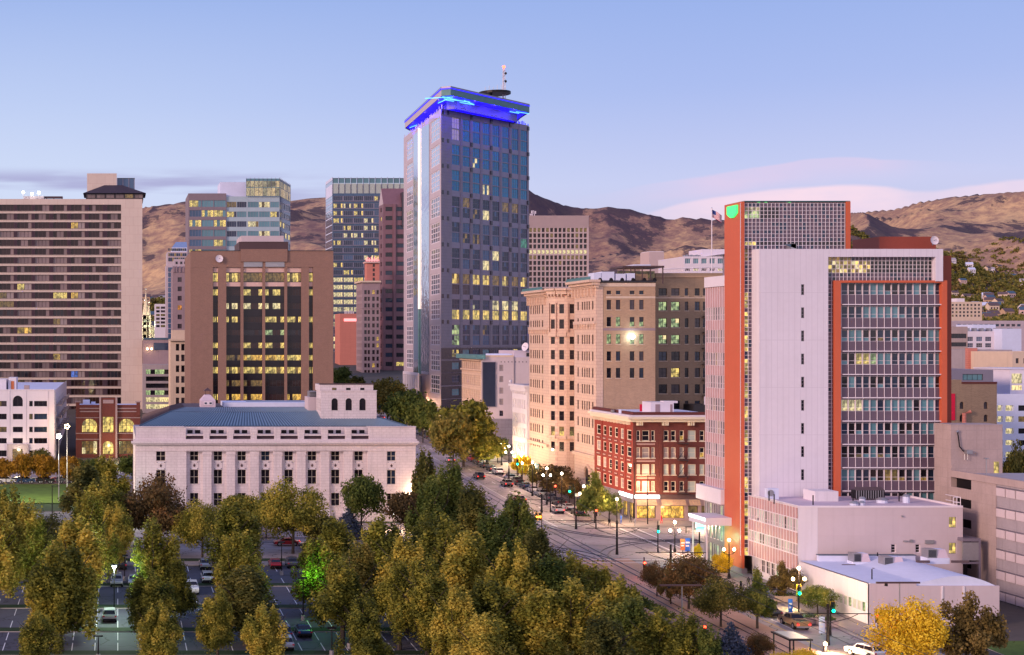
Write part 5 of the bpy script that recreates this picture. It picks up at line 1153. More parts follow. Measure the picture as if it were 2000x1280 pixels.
def grid_tower():
    D = 1000.0; g = G(D); W = front(1030, 1150, D); zt = Z(445, D)
    B = Bld('office_tower', 'pale concrete grid office tower with a blank fluted top before the hills', 'building', (W.p0[0], D, g))
    r = random.Random(4)
    def pick(i, j):
        if j == 4: return ('lit_pale', 'glass_brown', 0.8)
        if j in (5, 0, 1): return ('lit_dim', 'glass_brown', 0.5) if r.random() < 0.5 else 'glass_brown'
        return ('lit_dim', 'glass_dark', 0.6) if r.random() < 0.07 else r.choice(['glass_brown', 'glass_dark'])
    facade(B, W, g, zt, W.cols([(1033.5+8.22*k, 1039.6+8.22*k) for k in range(14)]), W.rows([(445.5+10.72*k, 453.5+10.72*k) for k in range(17)], 1090), 'beige_grid', dict(nx=1, frame='frame_brown', fw=0.08, inset=0.9), pick)
    m = MB(); zf = Z(423, D); m.box(W.p0[0], W.p1[0], D+0.3, D+35, zt, zf, 'beige_grid'); n = 56
    for k in range(n): x = W.p0[0]+(W.p1[0]-W.p0[0])*k/n; m.box(x, x+0.42, D, D+0.28, zt+0.01, zf, 'beige_grid')
    m.box(W.p0[0]-0.1, W.p1[0]+0.1, D-0.1, D+0.5, zf+.01, zf+0.5, 'beige_grid'); B.part(m, 'fluted_top'); sides(B, W.p0[0], W.p1[0], D+0.02, D+35, g, zt-.02, 'beige_grid', 'roof_grey')
    for px, h in ((1040, 12), (1044, 11), (1037, 6)):
        m = MB(); x = X(px, D+5); m.tube([(x, D+5, zf), (x, D+5, zf+h*0.36)], 0.25, 'frame_white', 5)
        for s in (-1, 1): m.box(x+s*0.6-0.3, x+s*0.6+0.3, D+4.5, D+5, zf+h*0.2, zf+h*0.36, 'frame_white')
        B.part(m, 'antenna')
    B.done()
grid_tower()

def red_corner():
    xs = 104.5; yn = 301.0; yf = xs*F/(1161-CX); g = 0.14; zt = Z(806, yn); B = Bld('corner_building', 'four-storey red brick corner block with cream cornice and lit corner shop', 'building', (xs, yn, g))
    W = Wall((xs, yn), (X(1412, yn), yn)); 
    rows = W.rows([(841, 861.5), (874, 894.5), (907, 927.5), (940, 960)], 1260)
    cols = W.cols([(1243.5, 1250.5), (1254, 1268.5), (1272, 1279), (1296.5, 1306), (1310.5, 1320), (1327.5, 1336), (1343.5, 1359), (1366.5, 1376), (1388, 1396)])
    def pick(i, j):
        if j == 3 and i < 3: return ('lit_pale', 'glass_frost', 0.5) if i == 1 else 'glass_curtain'
        if (i, j) == (5, 0) or (i, j) == (7, 1): return ('lit_warm', 'glass_dark', 0.6)
        if i == 6: return 'glass_frost'
        return ['glass_dark', 'glass_frost', 'glass_curtain'][(i*3+j*2) % 3]
    zs = W.z(966, 1260)
    facade(B, W, zs, zt-1.9, cols, rows, 'dark_red_brick', dict(split=0.5, frame='frame_cream', fw=0.13, mw=0.07, inset=0.22, sill='frame_cream'), pick)
    WL = westw(xs, yn, yf)
    cl = WL.cols([(1165, 1173), (1177.5, 1184), (1188.5, 1195), (1200, 1206.5), (1211.5, 1218), (1224, 1233)])
    facade(B, WL, zs, zt-1.9, cl, rows, 'red_brick', dict(split=0.5, nx=1, frame='frame_cream', fw=0.2, mw=0.07, inset=0.2), chooser(3, ['glass_dark', 'glass_curtain', 'glass_brown']))
    for w in (W, WL):
        e0, e1 = (-0.0, 1.3) if w is WL else (-1.3, 0)
        bar(B, w, e0-0.2 if w is WL else -0.9, w.L+(-0.31 if w is WL else 0), zt-1.88, zt-1.3, -0.9 if w is WL else -0.9, 0.3, 'frame_cream'); bar(B, w, 0 if w is WL else -1.5, w.L+(-0.31 if w is WL else 0), zt-1.29, zt-0.85, -1.5, 0.3, 'frame_cream')
        bar(B, w, 0 if w is WL else -1.1, w.L+(-0.31 if w is WL else 0), zt-0.84, zt-0.5, -1.1, 0.3, 'frame_white'); bar(B, w, 0 if w is WL else -0.35, w.L+(-0.31 if w is WL else 0), zt-0.49, zt+0.1, -0.35, 0.3, 'dark_red_brick', 'parapet')
        u = 0.6
        while u < w.L-0.5:
            for q in (0, 0.45, 0.9) if w is W else (0,): bar(B, w, u+q, u+q+0.22, zt-2.6, zt-1.9, -0.75, -0.01, 'frame_cream', 'bracket')
            u += 5.2 if w is W else 2.0
        # ornament plaques between floors
        cc = cols if w is W else cl
        for (c0, c1), (a0, a1) in zip(rows, rows[1:]):
            m = MB(); zm = (c1+a0)/2
            if w is WL:
                for a, b in cc:
                    o = (w.P(a, 0, 0)[0], w.P(a, 0, 0)[1]); m.obox(o, w.u, b-a, -0.06, -0.01, zm-0.28, zm+0.28, 'dark_red_brick')
                    for q in (0.15, 0.4, 0.65): m.obox((w.P(a+(b-a)*q, 0, 0)[0], w.P(a+(b-a)*q, 0, 0)[1]), w.u, (b-a)*0.16, -0.1, -0.061, zm-0.1, zm+0.12, 'pink_band')
            else:
                a, b = cols[0][0], cols[2][1]; m.obox((w.P(a, 0, 0)[0], yn), w.u, b-a, -0.05, -0.01, zm-0.14, zm-0.04, 'pink_band'); m.obox((w.P(a, 0, 0)[0], yn), w.u, b-a, -0.05, -0.01, zm+0.1, zm+0.18, 'pink_band')
            B.part(m, 'plaque_row')
    for p in (1238.5, 1290, 1384): u = W.U(p); bar(B, W, u-0.25, u+0.35, zs, zt-2.8, -0.14, -0.01, 'dark_red_brick', 'pilaster')
    for p in (1175.5, 1221): u = WL.U(p); bar(B, WL, u-0.2, u+0.5, zs, zt-2.8, -0.16, -0.01, 'red_brick', 'pilaster')
    # shopfront
    zsh = W.z(988, 1260); zb = g+0.45
    facade(B, W, g, zs-0.02, W.cols([(1244, 1281), (1290.5, 1337), (1344, 1364), (1370, 1400)]), [(zb, zsh)], 'mauve_stone', dict(nx=3, ny=1, frame='frame_brown', fw=0.12, inset=0.3), lambda i, j: 'lit_shop' if i == 0 else (('lit_shop', 'lit_dim', 0.7) if i == 1 else ('lit_dim', 'glass_dark', 0.4)))
    facade(B, WL, g, zs-0.02, [(0.8+3.5*k, 3.6+3.5*k) for k in range(7)], [(zb, zsh+0.5)], 'granite_grey', dict(nx=3, ny=2, frame='frame_brown', fw=0.12, inset=0.3), chooser(6, ['glass_dark', 'glass_mid'], ['lit_warm', 'lit_dim'], 0.45))
    m = MB()
    for a, b in ((1237.5, 1263), (1264, 1287)): m.box(X(a, yn), X(b, yn), yn-0.42, yn-0.15, W.z(973.5, 1260), W.z(967, 1260), 'sign_white')
    m.obox((xs-0.35, yn+7.5), (0, -1), 7.3, 0, 0.25, W.z(973.5, 1260), W.z(967, 1260), 'sign_white')
    B.part(m, 'lit_sign'); bar(B, W, 0, W.L, W.z(975, 1260), W.z(966.2, 1260), -0.14, -0.01, 'frame_brown', 'fascia'); bar(B, WL, 0, WL.L, W.z(975, 1260), W.z(966.2, 1260), -0.09, -0.01, 'granite_grey', 'fascia')
    for a, b in ((1242, 1281), (1290, 1338), (1344, 1366)):
        m = MB(); x0, x1 = X(a, yn), X(b, yn); z0, z1 = W.z(986.5, 1260), W.z(976, 1260); n = 4
        for k in range(n): m.poly([(x0+(x1-x0)*k/n+0.02, yn-0.9, z0), (x0+(x1-x0)*(k+1)/n-0.02, yn-0.9, z0), (x0+(x1-x0)*(k+1)/n-0.02, yn-0.2, z1), (x0+(x1-x0)*k/n+0.02, yn-0.2, z1)], 'salmon' if 0 else 'tan_brick')
        B.part(m, 'awning')
    m = MB()
    for k in range(4):
        z = W.z(866+32.5*k, 1330); x0, x1 = X(1322, yn), X(1342, yn); m.box(x0, x1, yn-1.2, yn-0.15, z-0.08, z, 'frame_dark'); m.box(x0, x1, yn-1.2, yn-1.16, z+0.85, z+0.9, 'frame_dark')
        for q in range(12): x = x0+(x1-x0)*q/11; m.box(x-0.02, x+0.02, yn-1.19, yn-1.16, z, z+0.85, 'frame_dark')
        if k < 3: m.tube([(x0, yn-0.7, z-3.3), (x1, yn-0.7, z)], 0.06, 'frame_dark', 4)
    B.part(m, 'fire_escape')
    sides(B, xs+.01, W.p1[0], yn+0.31, yf, g, zt-0.5, 'red_brick', 'roof_white', faces='kr')
    y = yn+6; m = MB(); m.box(X(1271, y), X(1316, y), y, y+5, zt-0.5, Z(786, y), 'frame_white'); m.box(X(1280, y), X(1289, y), y-0.05, y-0.005, zt-0.4, Z(790, y), 'mauve_stone'); m.box(X(1309, y), X(1316, y)-.3, y-0.05, y-.005, zt-0.4, Z(790, y), 'mauve_stone')
    m.box(X(1300, y), X(1316, y)+1.2, y+1, y+3, Z(788, y), Z(784, y), 'frame_white'); B.part(m, 'roof_house')
    m = MB(); m.box(X(1250, y+9), X(1266, y+9), y+9, y+9.2, zt-0.5, Z(790, y+9), 'banner_red'); B.part(m, 'roof_board')
    m = MB(); m.box(X(1213, y), X(1223, y), y, y+1.5, zt-0.5, zt+0.3, 'roof_white'); m.box(X(1196, y+3), X(1200, y+3), y+3, y+4, zt-0.5, zt+0.1, 'metal_grey'); B.part(m, 'roof_vent'); B.done()
red_corner()

def white_tower():
    xs = 101.06; D = 241.0; g = -1.2; B = Bld('civic_tower', 'white and orange modernist tower with grid glass screens and blue-green window bands', 'building', (xs, D, g), cap=100)
    z = lambda py, d=D: Z(py, d)
    zt = z(395.5)
    # orange fin: west face, thin south edge
    yf = xs*F/(1415-CX); Wf = westw(xs, D, yf); m = MB()
    m.box(xs, xs+0.45, D-0.5, yf, g+1, zt+0.1, 'orange_panel'); B.part(m, 'fin'); m = MB(); m.box(xs+0.02, xs+0.9, D-0.45, yf-0.1, g-0.3, g+0.98, 'granite_grey'); B.part(m, 'plinth')
    m = MB(); m.box(X(1650.5, D), X(1658, D), D-0.55, yf, z(500), zt+0.1, 'orange_panel'); m.box(xs+0.46, X(1658, D), D-0.4, yf, zt+0.12, zt+0.22, 'metal_teal'); B.part(m, 'roof_edge')
    m = MB(); m.box(xs+0.46, X(1650, D), D+0.2, yf, z(560), zt, 'deep_red_panel'); B.part(m, 'core')
    # grid screen
    def screen(px0, px1, py0, py1, d, nx, ny, lits, name='grid_screen', parent=None):
        W = front(px0, px1, d); z0, z1 = Z(py1, d), Z(py0, d); m = MB()
        rr = random.Random(int(px0))
        for i in range(nx):
            for j in range(ny):
                a, b = W.L*i/nx, W.L*(i+1)/nx; c, e = z1-(z1-z0)*(j+1)/ny, z1-(z1-z0)*j/ny
                k = lits(i, j) or ('plum_spandrel' if rr.random() < 0.75 else 'glass_slate'); m.poly([W.P(a, 0.12, c), W.P(b, 0.12, c), W.P(b, 0.12, e), W.P(a, 0.12, e)], k)
        t = 0.034
        for i in range(nx+1): u = W.L*i/nx; m.obox((W.p0[0]+u-t, d), W.u, 2*t, 0, 0.1, z0, z1, 'frame_white')
        for j in range(ny+1): q = z1-(z1-z0)*j/ny; m.obox(W.p0, W.u, W.L, 0.015, 0.095, q-t, q+t, 'frame_white')
        return B.part(m, name)
    def l1(i, j):
        if 1 <= i <= 4 and 1 <= j <= 3: return 'lit_green' if j > 1 else 'lit_pale'
        if 4 < i < 10 and 1 <= j <= 3: return 'glass_dark'
        if j == 10 and 1 <= i < 4: return 'lit_yellow'
        if j == 10: return 'glass_dark'
    screen(1446.5, 1650.5, 397, 487, D-0.3, 27, 12, l1)
    def l2(i, j):
        y = 487+7.67*(j+0.5)
        if i == 1 and y > 560 and (y-568) % 45.4 < 31: return 'lit_yellow'
        if i == 1 and y < 510: return 'lit_dim'
    screen(1446.5, 1469, 487, 1085, D-0.3, 3, 78, l2)
    # white slab with slot windows
    x0 = X(1469, D-0.2); yb = x0*F/(1483-CX); W = Wall((x0, yb), (X(1617.5, yb), yb)); zw = Z(486.5, yb)
    sl = W.rows([(555.5+45.2*k, 576.5+45.2*k) for k in range(9)], 1568)
    facade(B, W, g, zw, W.cols([(1564.8, 1571)]), sl, 'white_panel', dict(ny=3, frame='frame_grey', fw=0.06, mw=0.05, inset=0.15), lambda i, j: 'glass_dark')
    m = MB(); m.poly([(x0, D-0.2, g), (x0, yb, g), (x0, yb, zw), (x0, D-0.2, zw)], 'white_plaster'); xr = X(1842, yb)
    zb1 = Z(502, yb); m.box(W.p1[0]+0.005, xr, yb, yb+3, zb1, zw, 'white_panel'); m.box(X(1827.5, yb), xr, yb+0.01, yb+3, Z(549.5, yb), zb1-0.005, 'white_panel')
    m.poly([(W.p1[0], yb, g), (W.p1[0], yb+1.2, g), (W.p1[0], yb+1.2, zb1), (W.p1[0], yb, zb1)], 'white_panel')
    m.poly([(x0, yb, zw), (xr, yb, zw), (xr, yb+22, zw), (x0, yb+22, zw)], 'roof_white'); B.part(m, 'wall')
    d2 = yb+0.9
    def l3(i, j):
        rr = (i*7+j*3) % 5
        if 1 <= j <= 3 and i < 11: return 'lit_pale' if rr < 1 else ('lit_yellow' if rr < 3 else 'lit_dim')
        if 1 <= j <= 3: return 'glass_dark'
        if j == 0 and i < 6: return 'lit_dim'
    screen(1617.5, 1828, 502, 549, d2, 28, 6, l3); screen(1617.5, 1631, 549, 965, d2, 2, 54, lambda i, j: None)
    # orange frame round the window wall
    m = MB(); d3 = yb+0.2; za = Z(548, d3); xa, xb = X(1630.5, d3), X(1850, d3)
    m.box(xa, X(1642.5, d3), d3, d3+1.6, g, za, 'orange_panel'); m.box(X(1642.5, d3)+.005, X(1839.5, d3)-.005, d3, d3+1.6, Z(552.5, d3), za, 'orange_panel'); m.box(X(1839.5, d3), xb, d3, d3+1.6, g, za, 'orange_panel'); B.part(m, 'orange_frame')
    m = MB(); m.box(xb+0.3, X(1855.5, D), D-0.4, D+6, g, z(500), 'deep_red_panel'); m.box(xb-1, xb+0.29, D-0.2, D+6, g, z(500), 'plum_spandrel'); B.part(m, 'side_wing')
    m = MB(); m.box(x0+1, xb, yb+1.8, D+14, g, zw-0.05, 'granite_grey'); B.part(m, 'core')
    # the window wall itself
    dw = yb+0.9; Ww = front(1642.5, 1839.5, dw); cols = [(Ww.L*k/14+0.05, Ww.L*(k+1)/14-0.05) for k in range(14)]
    ys = [(553.5+45.45*k, 576+45.45*k) for k in range(11)]; rows = Ww.rows(ys, 1740); rr = random.Random(12)
    def pick(i, j):
        if j == 3 and i in (2, 3, 4): return 'lit_yellow' if i < 4 else 'lit_green'
        if j == 5 and i < 3: return 'lit_pale'
        if j == 2 and i in (5, 6): return ('lit_dim', 'glass_slate', 0.6)
        if j == 8 and i in (6, 7): return 'lit_dim'
        if j in (7, 8) and rr.random() < 0.3: return ('lit_dim', 'glass_dark', 0.3)
        if j in (0, 4) and rr.random() < 0.5: return rr.choice(['glass_dark', 'glass_slate'])
        return rr.choice([('glass_aqua', 'glass_slate', 0.6), 'glass_aqua', ('glass_aqua', 'glass_dark', 0.5), 'glass_slate'])
    facade(B, Ww, g, Z(552.6, dw), cols, rows, 'plum_spandrel', dict(split=0.33, frame='frame_white', fw=0.05, mw=0.05, inset=0.12), pick, gap='frame_white')
    m = MB(); zlo = Z(1010, dw)
    for k in range(15): u = Ww.L*k/14; m.obox((Ww.p0[0]+u-0.03, dw), Ww.u, 0.06, -0.12, -0.005, zlo, Z(553, dw), 'frame_white')
    B.part(m, 'mullion_row')
    for a, b in rows: zz = a-(rows[1][0]-rows[0][0])+ (b-a)+0.25; bar(B, Ww, 0, Ww.L, zz-0.02, zz+0.14, -0.55, -0.13, 'frame_white', 'sunshade')
    # north wing glazed wall seen behind the fin
    yn, y2 = yf+0.1, 256.5; Wn = westw(xs+0.5, yn, y2); rows = Wn.rows([(556+44.3*k, 578+44.3*k) for k in range(10)], 1400); n = 9
    facade(B, Wn, Z(985, yn), Z(540, yn)-1.6, [(Wn.L*k/n+0.1, Wn.L*(k+1)/n-0.1) for k in range(n)], [(a-0.3, b) for a, b in rows[:-1]], 'pink_spandrel', dict(split=0.4, frame='frame_white', fw=0.05, mw=0.06, inset=0.12), chooser(3, ['glass_dark', 'glass_mid', 'glass_curtain'], ['lit_dim'], 0.08), gap='frame_white')
    m = MB()
    for k in range(n+1): m.obox((Wn.p0[0], y2-Wn.L*k/n+0.05), Wn.u, 0.1, -0.06, -0.005, Z(985, yn), Z(540, yn)-1.6, 'frame_white')
    B.part(m, 'mullion_row')
    bar(B, Wn, 0, Wn.L, Z(540, yn)-1.58, Z(538, yn), -0.25, 1, 'frame_white', 'parapet'); m = MB(); m.box(xs+0.9, xs+26, yn, y2, g, Z(540, yn), 'granite_grey', skip='l'); B.part(m, 'wall')
    bar(B, Wn, -1.5, Wn.L, Z(986, yn), Z(957, yn), -1.1, 0.3, 'white_plaster', 'canopy_band')
    facade(B, Wall((xs+0.3, y2), (xs+0.3, yn)), g, Z(986, yn)-0.02, [(0.5+1.5*k, 1.7+1.5*k) for k in range(5)], [(g+4.2, Z(986, yn)-0.4), (g+0.3, g+3.4)], 'frame_grey', dict(nx=2, frame='frame_white', inset=0.2), lambda i, j: ('lit_green', 'glass_mid', 0.5))
    m = MB(); zc = Z(1003, 250.8); m.box(xs-4.3, xs+0.2, yn-3, 251.5, zc-1.3, zc, 'white_plaster'); m.box(xs-4.4, xs-4.31, yn-3, 251.5, zc-0.5, zc-0.1, 'sign_white'); 
    for y in (yn-2.5, 250.8): m.tube([(xs-3.9, y, g), (xs-3.9, y, zc-1.3)], 0.14, 'frame_white', 8)
    B.part(m, 'entrance_canopy')
    # green lit shield on the fin
    m = MB(); y0, y1 = D+0.9, D+4.7; za, zb = z(424.5), z(399.5); pts = [(y1, zb), (y0, zb), (y0, za+0.8)]+[(y0+(y1-y0)*t, za+0.8-0.7*math.sin(math.pi*t)) for t in (0.2, 0.4, 0.6, 0.8)]+[(y1, za+0.8)]
    m.poly([(xs-0.3, p, q) for p, q in pts], 'sign_green')
    for i in range(len(pts)): p, q = pts[i], pts[(i+1) % len(pts)]; m.poly([(xs-0.02, p[0], p[1]), (xs-0.02, q[0], q[1]), (xs-0.3, q[0], q[1]), (xs-0.3, p[0], p[1])], 'sign_green')
    B.part(m, 'lit_emblem')
    # penthouse, dish, roof window box
    m = MB(); y = D+4; m.box(X(1745, y)-2.3, X(1828, y), y, y+9, zw, Z(462.5, y), 'deep_red_panel'); B.part(m, 'penthouse'); dish(B, (X(1824, D+1), D+1, Z(470, D+1)), 0.72)
    m = MB(); y = yb+1; m.poly([(X(1531, y), y, Z(478, y)), (X(1555, y), y, Z(486, y)), (X(1555, y), y, Z(476, y))], 'roof_blue'); m.box(X(1545, y), X(1556, y), y, y+2, zw, Z(476, y), 'metal_grey'); B.part(m, 'roof_hatch')
    m = MB()
    for px in (1486, 1500, 1546): m.box(X(px, D), X(px+4, D), D+1, D+2, zt, zt+0.3, 'sign_green')
    B.part(m, 'roof_light'); B.done()
white_tower()

def annex():
    xs = 102.0; yn = 222.5; yf = 240.0; zt = 11.7; B = Bld('annex_building', 'pink plaster annex with a slatted pale panel front and flat roof, under the white tower', 'building', (xs, yn, -1.5))
    W = westw(xs, yn, yf); n = 18; z = lambda py: Z(py, yn)
    bands = [(z(1117), z(1070)), (z(1069), z(1036)), (z(1035), z(1015)), (z(1014), z(992))]
    rows = [(z(1076.5), z(1052)), (z(1026), z(1001.5))]
    rows = [(4.55, 6.15), (8.0, 9.9)]
    facade(B, W, 2.1, zt, [(W.L*k/n+0.08, W.L*(k+1)/n-0.08) for k in range(n)], rows, 'pink_spandrel', dict(ny=1, split=0.28, frame='frame_white', fw=0.04, mw=0.05, inset=0.1), chooser(3, ['glass_frost', 'glass_frost', 'glass_curtain'], [('glass_dark', 'glass_frost', 0.6), 'lit_dim'], 0.25), gap='frame_white')
    m = MB()
    for k in range(n+1): m.obox((xs, yf-W.L*k/n+0.04), W.u, 0.08, -0.06, -0.005, 2.1, zt+0.1, 'frame_white')
    for zz in (2.1, 4.5, 6.2, 7.95, 9.95, zt): m.obox((xs, yf), W.u, W.L, -0.10, -0.006, zz-0.06, zz+0.06, 'frame_white')
    B.part(m, 'mullion_row')
    W2 = westw(xs+0.9, yn, yf); facade(B, W2, -1.3, 2.08, [(0.6+1.75*k, 2.1+1.75*k) for k in range(9)], [(-0.3, 1.9)], 'frame_white', dict(nx=2, ny=2, frame='frame_white', inset=0.2), chooser(5, ['glass_mid', 'glass_dark'], ['lit_green'], 0.3))
    WS = Wall((xs, yn), (X(1880.5, yn), yn)); zb = -1.3
    def pick(i, j): return 'lit_yellow' if i == 2 else 'glass_dark'
    facade(B, WS, zb, zt, WS.cols([(1740.5, 1750), (1788, 1797.5)]), [(z(1080), z(1063))], 'pink_plaster', dict(ny=3, frame='frame_white', fw=0.1, inset=0.2), lambda i, j: 'glass_dark', u0=WS.U(1597), u1=WS.U(1845))
    facade(B, WS, zb, zt, WS.cols([(1853.5, 1868)]), [(z(1082), z(1060.5)), (z(1031), z(1010))], 'pink_plaster', dict(nx=2, ny=3, frame='frame_grey', fw=0.06, inset=0.2), lambda i, j: 'lit_yellow', u0=WS.U(1845))
    m = MB(); m.obox((xs, yn), WS.u, WS.U(1597), 0, 0.3, zb, zt, 'white_plaster'); 
    for k in range(16): m.box(X(1562+2.2*k, yn), X(1562+2.2*k, yn)+0.05, yn-0.03, yn-0.003, zb, zt, 'frame_white')
    B.part(m, 'wall')
    m = MB()
    for a, b, c, d in ((1764, 1772, 1056, 1058), (1776, 1782, 1054, 1059), (1806, 1823, 1055, 1062), (1760, 1763, 1007, 1010)): m.box(X(a, yn), X(b, yn), yn-0.25, yn-0.01, z(d), z(c), 'metal_grey')
    B.part(m, 'wall_vent')
    sides(B, xs+.3, WS.p1[0], yn+0.3, 239.0, zb, zt, 'pink_plaster', 'roof_pink', faces='r')
    m = MB(); m.box(xs, WS.p1[0], yn-0.06, yn+0.25, zt+0.005, zt+0.28, 'frame_white'); m.box(xs-0.1, xs+0.25, yn+0.26, 238, zt+.12, zt+0.28, 'frame_white'); m.box(WS.p1[0]-0.3, WS.p1[0], yn+0.26, 238, zt+.005, zt+0.28, 'frame_white'); B.part(m, 'parapet')
    def unit(a, b, py0, py1, y, dpt, mt, nm):
        m = MB(); m.box(X(a, y), X(b, y), y, y+dpt, Z(py1, y), Z(py0, y), mt); return B.part(m, nm)
    y = 231; m = MB(); m.box(X(1592, y), X(1650, y)-1.0, y, y+4, zt, Z(960, y), 'white_plaster'); B.part(m, 'roof_house')
    y = 233; m = MB(); m.box(X(1672, y), X(1728, y), y, y+1.6, zt+0.2, zt+1.5, 'metal_black')
    for k in range(12): m.box(X(1672+4.7*k, y), X(1673.4+4.7*k, y), y-0.08, y-0.01, zt+0.2, zt+1.5, 'metal_grey')
    m.poly([(X(1672, y), y, zt+1.52), (X(1728, y), y, zt+1.52), (X(1732, y), y+1.6, zt+1.9), (X(1676, y), y+1.6, zt+1.9)], 'roof_brown'); B.part(m, 'chiller')
    for px, yy, r, h in ((1684, 228.5, 0.45, 0.7), (1770, 229, 0.5, 1.0), (1668, 225.5, 0.6, 0.35), (1683, 225.5, 0.4, 0.4), (1723, 229, 0.8, 0.5)):
        m = MB(); x = X(px, yy); m.tube([(x, yy, zt), (x, yy, zt+h)], r, 'roof_white', 10); m.tube([(x, yy, zt+h), (x, yy, zt+h+0.3)], [r*1.25, r*0.7], 'metal_grey', 10); B.part(m, 'roof_vent')
    for px, yy in ((1502, 232), (1512, 227.5), (1666, 230), (1756, 231), (1588, 226)): m = MB(); x = X(px, yy); m.tube([(x, yy, zt), (x, yy, zt+1.5)], 0.09, 'metal_black', 6); B.part(m, 'vent_pipe')
    y = 234; m = MB(); x = X(1510, y); m.box(x-0.9, x+0.9, y, y+1, zt, zt+1.7, 'roof_white'); m.tube([(x-0.4, y-0.05, zt+1), (x-0.4, y-0.12, zt+1)], 0.5, 'metal_grey', 14); B.part(m, 'fan_unit')
    m = MB(); y = 237; m.poly([(X(1568, y), y, zt), (X(1577, y), y, zt), (X(1579, y), y+.1, zt+1.1), (X(1570, y), y+.1, zt+1.1)], 'metal_black'); B.part(m, 'roof_panel')
    m = MB(); y = yn+0.4
    for p in (1862, 1869, 1876): m.tube([(X(p, y), y, zt), (X(p, y), y, zt+1.5)], 0.05, 'frame_white', 4)
    for h in (0.7, 1.5): m.tube([(X(1862, y), y, zt+h), (X(1876, y), y, zt+h), (X(1876, y), y+4, zt+h)], 0.05, 'frame_white', 4)
    B.part(m, 'guard_rail'); B.done()
    # lowest annex with the barrel roof
    yn, yf = 201.6, 222.3; g = G(yn); zt = 3.7; B = Bld('garage_building', 'low cream plaster hall with pale blue barrel roof and three rooftop cooling units', 'building', (xs, yn, g))
    W = westw(xs, yn, yf); facade(B, W, g-0.2, zt, [(9.6+1.28*k, 10.75+1.28*k) for k in range(8)], [(-0.35, 1.05)], 'white_plaster', dict(frame='frame_white', fw=0.07, inset=0.15), chooser(5, ['glass_frost', 'glass_frost'], ['lit_green'], 0.2))
    x1 = X(1952, yn); m = MB(); ws = Wall((xs, yn), (x1, yn)); m.obox((xs, yn), ws.u, ws.L, 0, 0.3, g-0.2, zt-0.25, 'pink_plaster'); m.obox((xs, yn), ws.u, ws.U(1790), 0, 0.3, zt-0.249, zt+0.05, 'pink_plaster')
    m.poly([(x1, yn, g-0.2), (x1, yf, g-0.2), (x1, yf, zt), (x1, yn, zt-0.3)], 'pink_plaster')
    for px in (1838, 1880): m.box(X(px, yn), X(px, yn)+0.25, yn-0.12, yn-0.01, g, zt-0.3, 'white_plaster')
    B.part(m, 'wall')
    m = MB(); N = 22; a, b = xs+0.1, x1-0.4
    def prof(t):
        s = max(0, (t-0.40)/0.60); return zt+0.1+1.25*math.sin(math.pi*s)*(0.55+0.55*s)-0.35*s*s
    ys = [yn+0.3, 207, 214, yf]
    for i in range(N):
        for j in range(3):
            t0, t1 = i/N, (i+1)/N; q = lambda t, y: (a+(b-a)*t, y, prof(t))
            m.poly([q(t0, ys[j]), q(t1, ys[j]), q(t1, ys[j+1]), q(t0, ys[j+1])], 'roof_white')
    m.poly([(a, yn+0.3, zt-0.4)]+[(b, yn+0.3, zt-0.4)]+[(a+(b-a)*i/N, yn+0.3, prof(i/N)) for i in reversed(range(N+1))], 'roof_white')
    o = B.part(m, 'roof')
    m = MB(); y = 221.3; m.box(X(1600, y), X(1788, y), y, y+0.8, zt-0.1, zt+1.0, 'roof_white'); m.box(X(1600, y)-.1, X(1788, y)+.1, y-.1, y+0.85, zt+1.01, zt+1.1, 'roof_blue'); B.part(m, 'roof_curb')
    for px, y, w in ((1681, 219, 33), (1744, 215.5, 40), (1829, 215.5, 40)):
        m = MB(); x = X(px, y); hw = w*y/F/2; z0 = zt+0.2+(1.1 if px > 1800 else 0)
        m.box(x-hw-0.1, x+hw+0.1, y-0.6, y+1.4, z0-0.6, z0+0.25, 'roof_white'); m.box(x-hw, x-hw*0.1, y-0.5, y+1.3, z0+0.251, z0+1.5, 'metal_grey')
        for k in range(7): m.box(x-hw+0.1+k*hw*0.11, x-hw+0.16+k*hw*0.11, y-0.55, y-0.505, z0+0.35, z0+1.4, 'metal_black')
        m.poly([(x-hw*0.1, y-0.5, z0+0.26), (x+hw, y-0.5, z0+0.26), (x+hw*0.75, y-0.3, z0+1.45), (x-hw*0.1, y-0.3, z0+1.5)], 'roof_pink'); m.poly([(x+hw, y-0.5, z0+.26), (x+hw, y+1.3, z0+.26), (x+hw*0.75, y+1.1, z0+1.45), (x+hw*0.75, y-0.3, z0+1.45)], 'metal_grey')
        m.poly([(x-hw*0.1, y-0.3, z0+1.5), (x+hw*0.75, y-0.3, z0+1.45), (x+hw*0.75, y+1.1, z0+1.45), (x-hw*0.1, y+1.1, z0+1.5)], 'roof_white'); B.part(m, 'cooling_unit')
        m = MB(); m.box(x+hw+0.1, x+hw+2.6, y-1.2, y-0.9, z0-0.35, z0-0.02, 'roof_brown'); m.box(x-hw-2, x-hw-.1, y-1.2, y-0.9, z0-0.35, z0-0.02, 'roof_brown'); B.part(m, 'roof_duct')
    for px, y in ((1703, 205), (1714, 221), (1836, 222)): m = MB(); x = X(px, y); m.tube([(x, y, zt), (x, y, zt+1.5)], 0.08, 'metal_black', 6); B.part(m, 'vent_pipe')
    B.done()
annex()

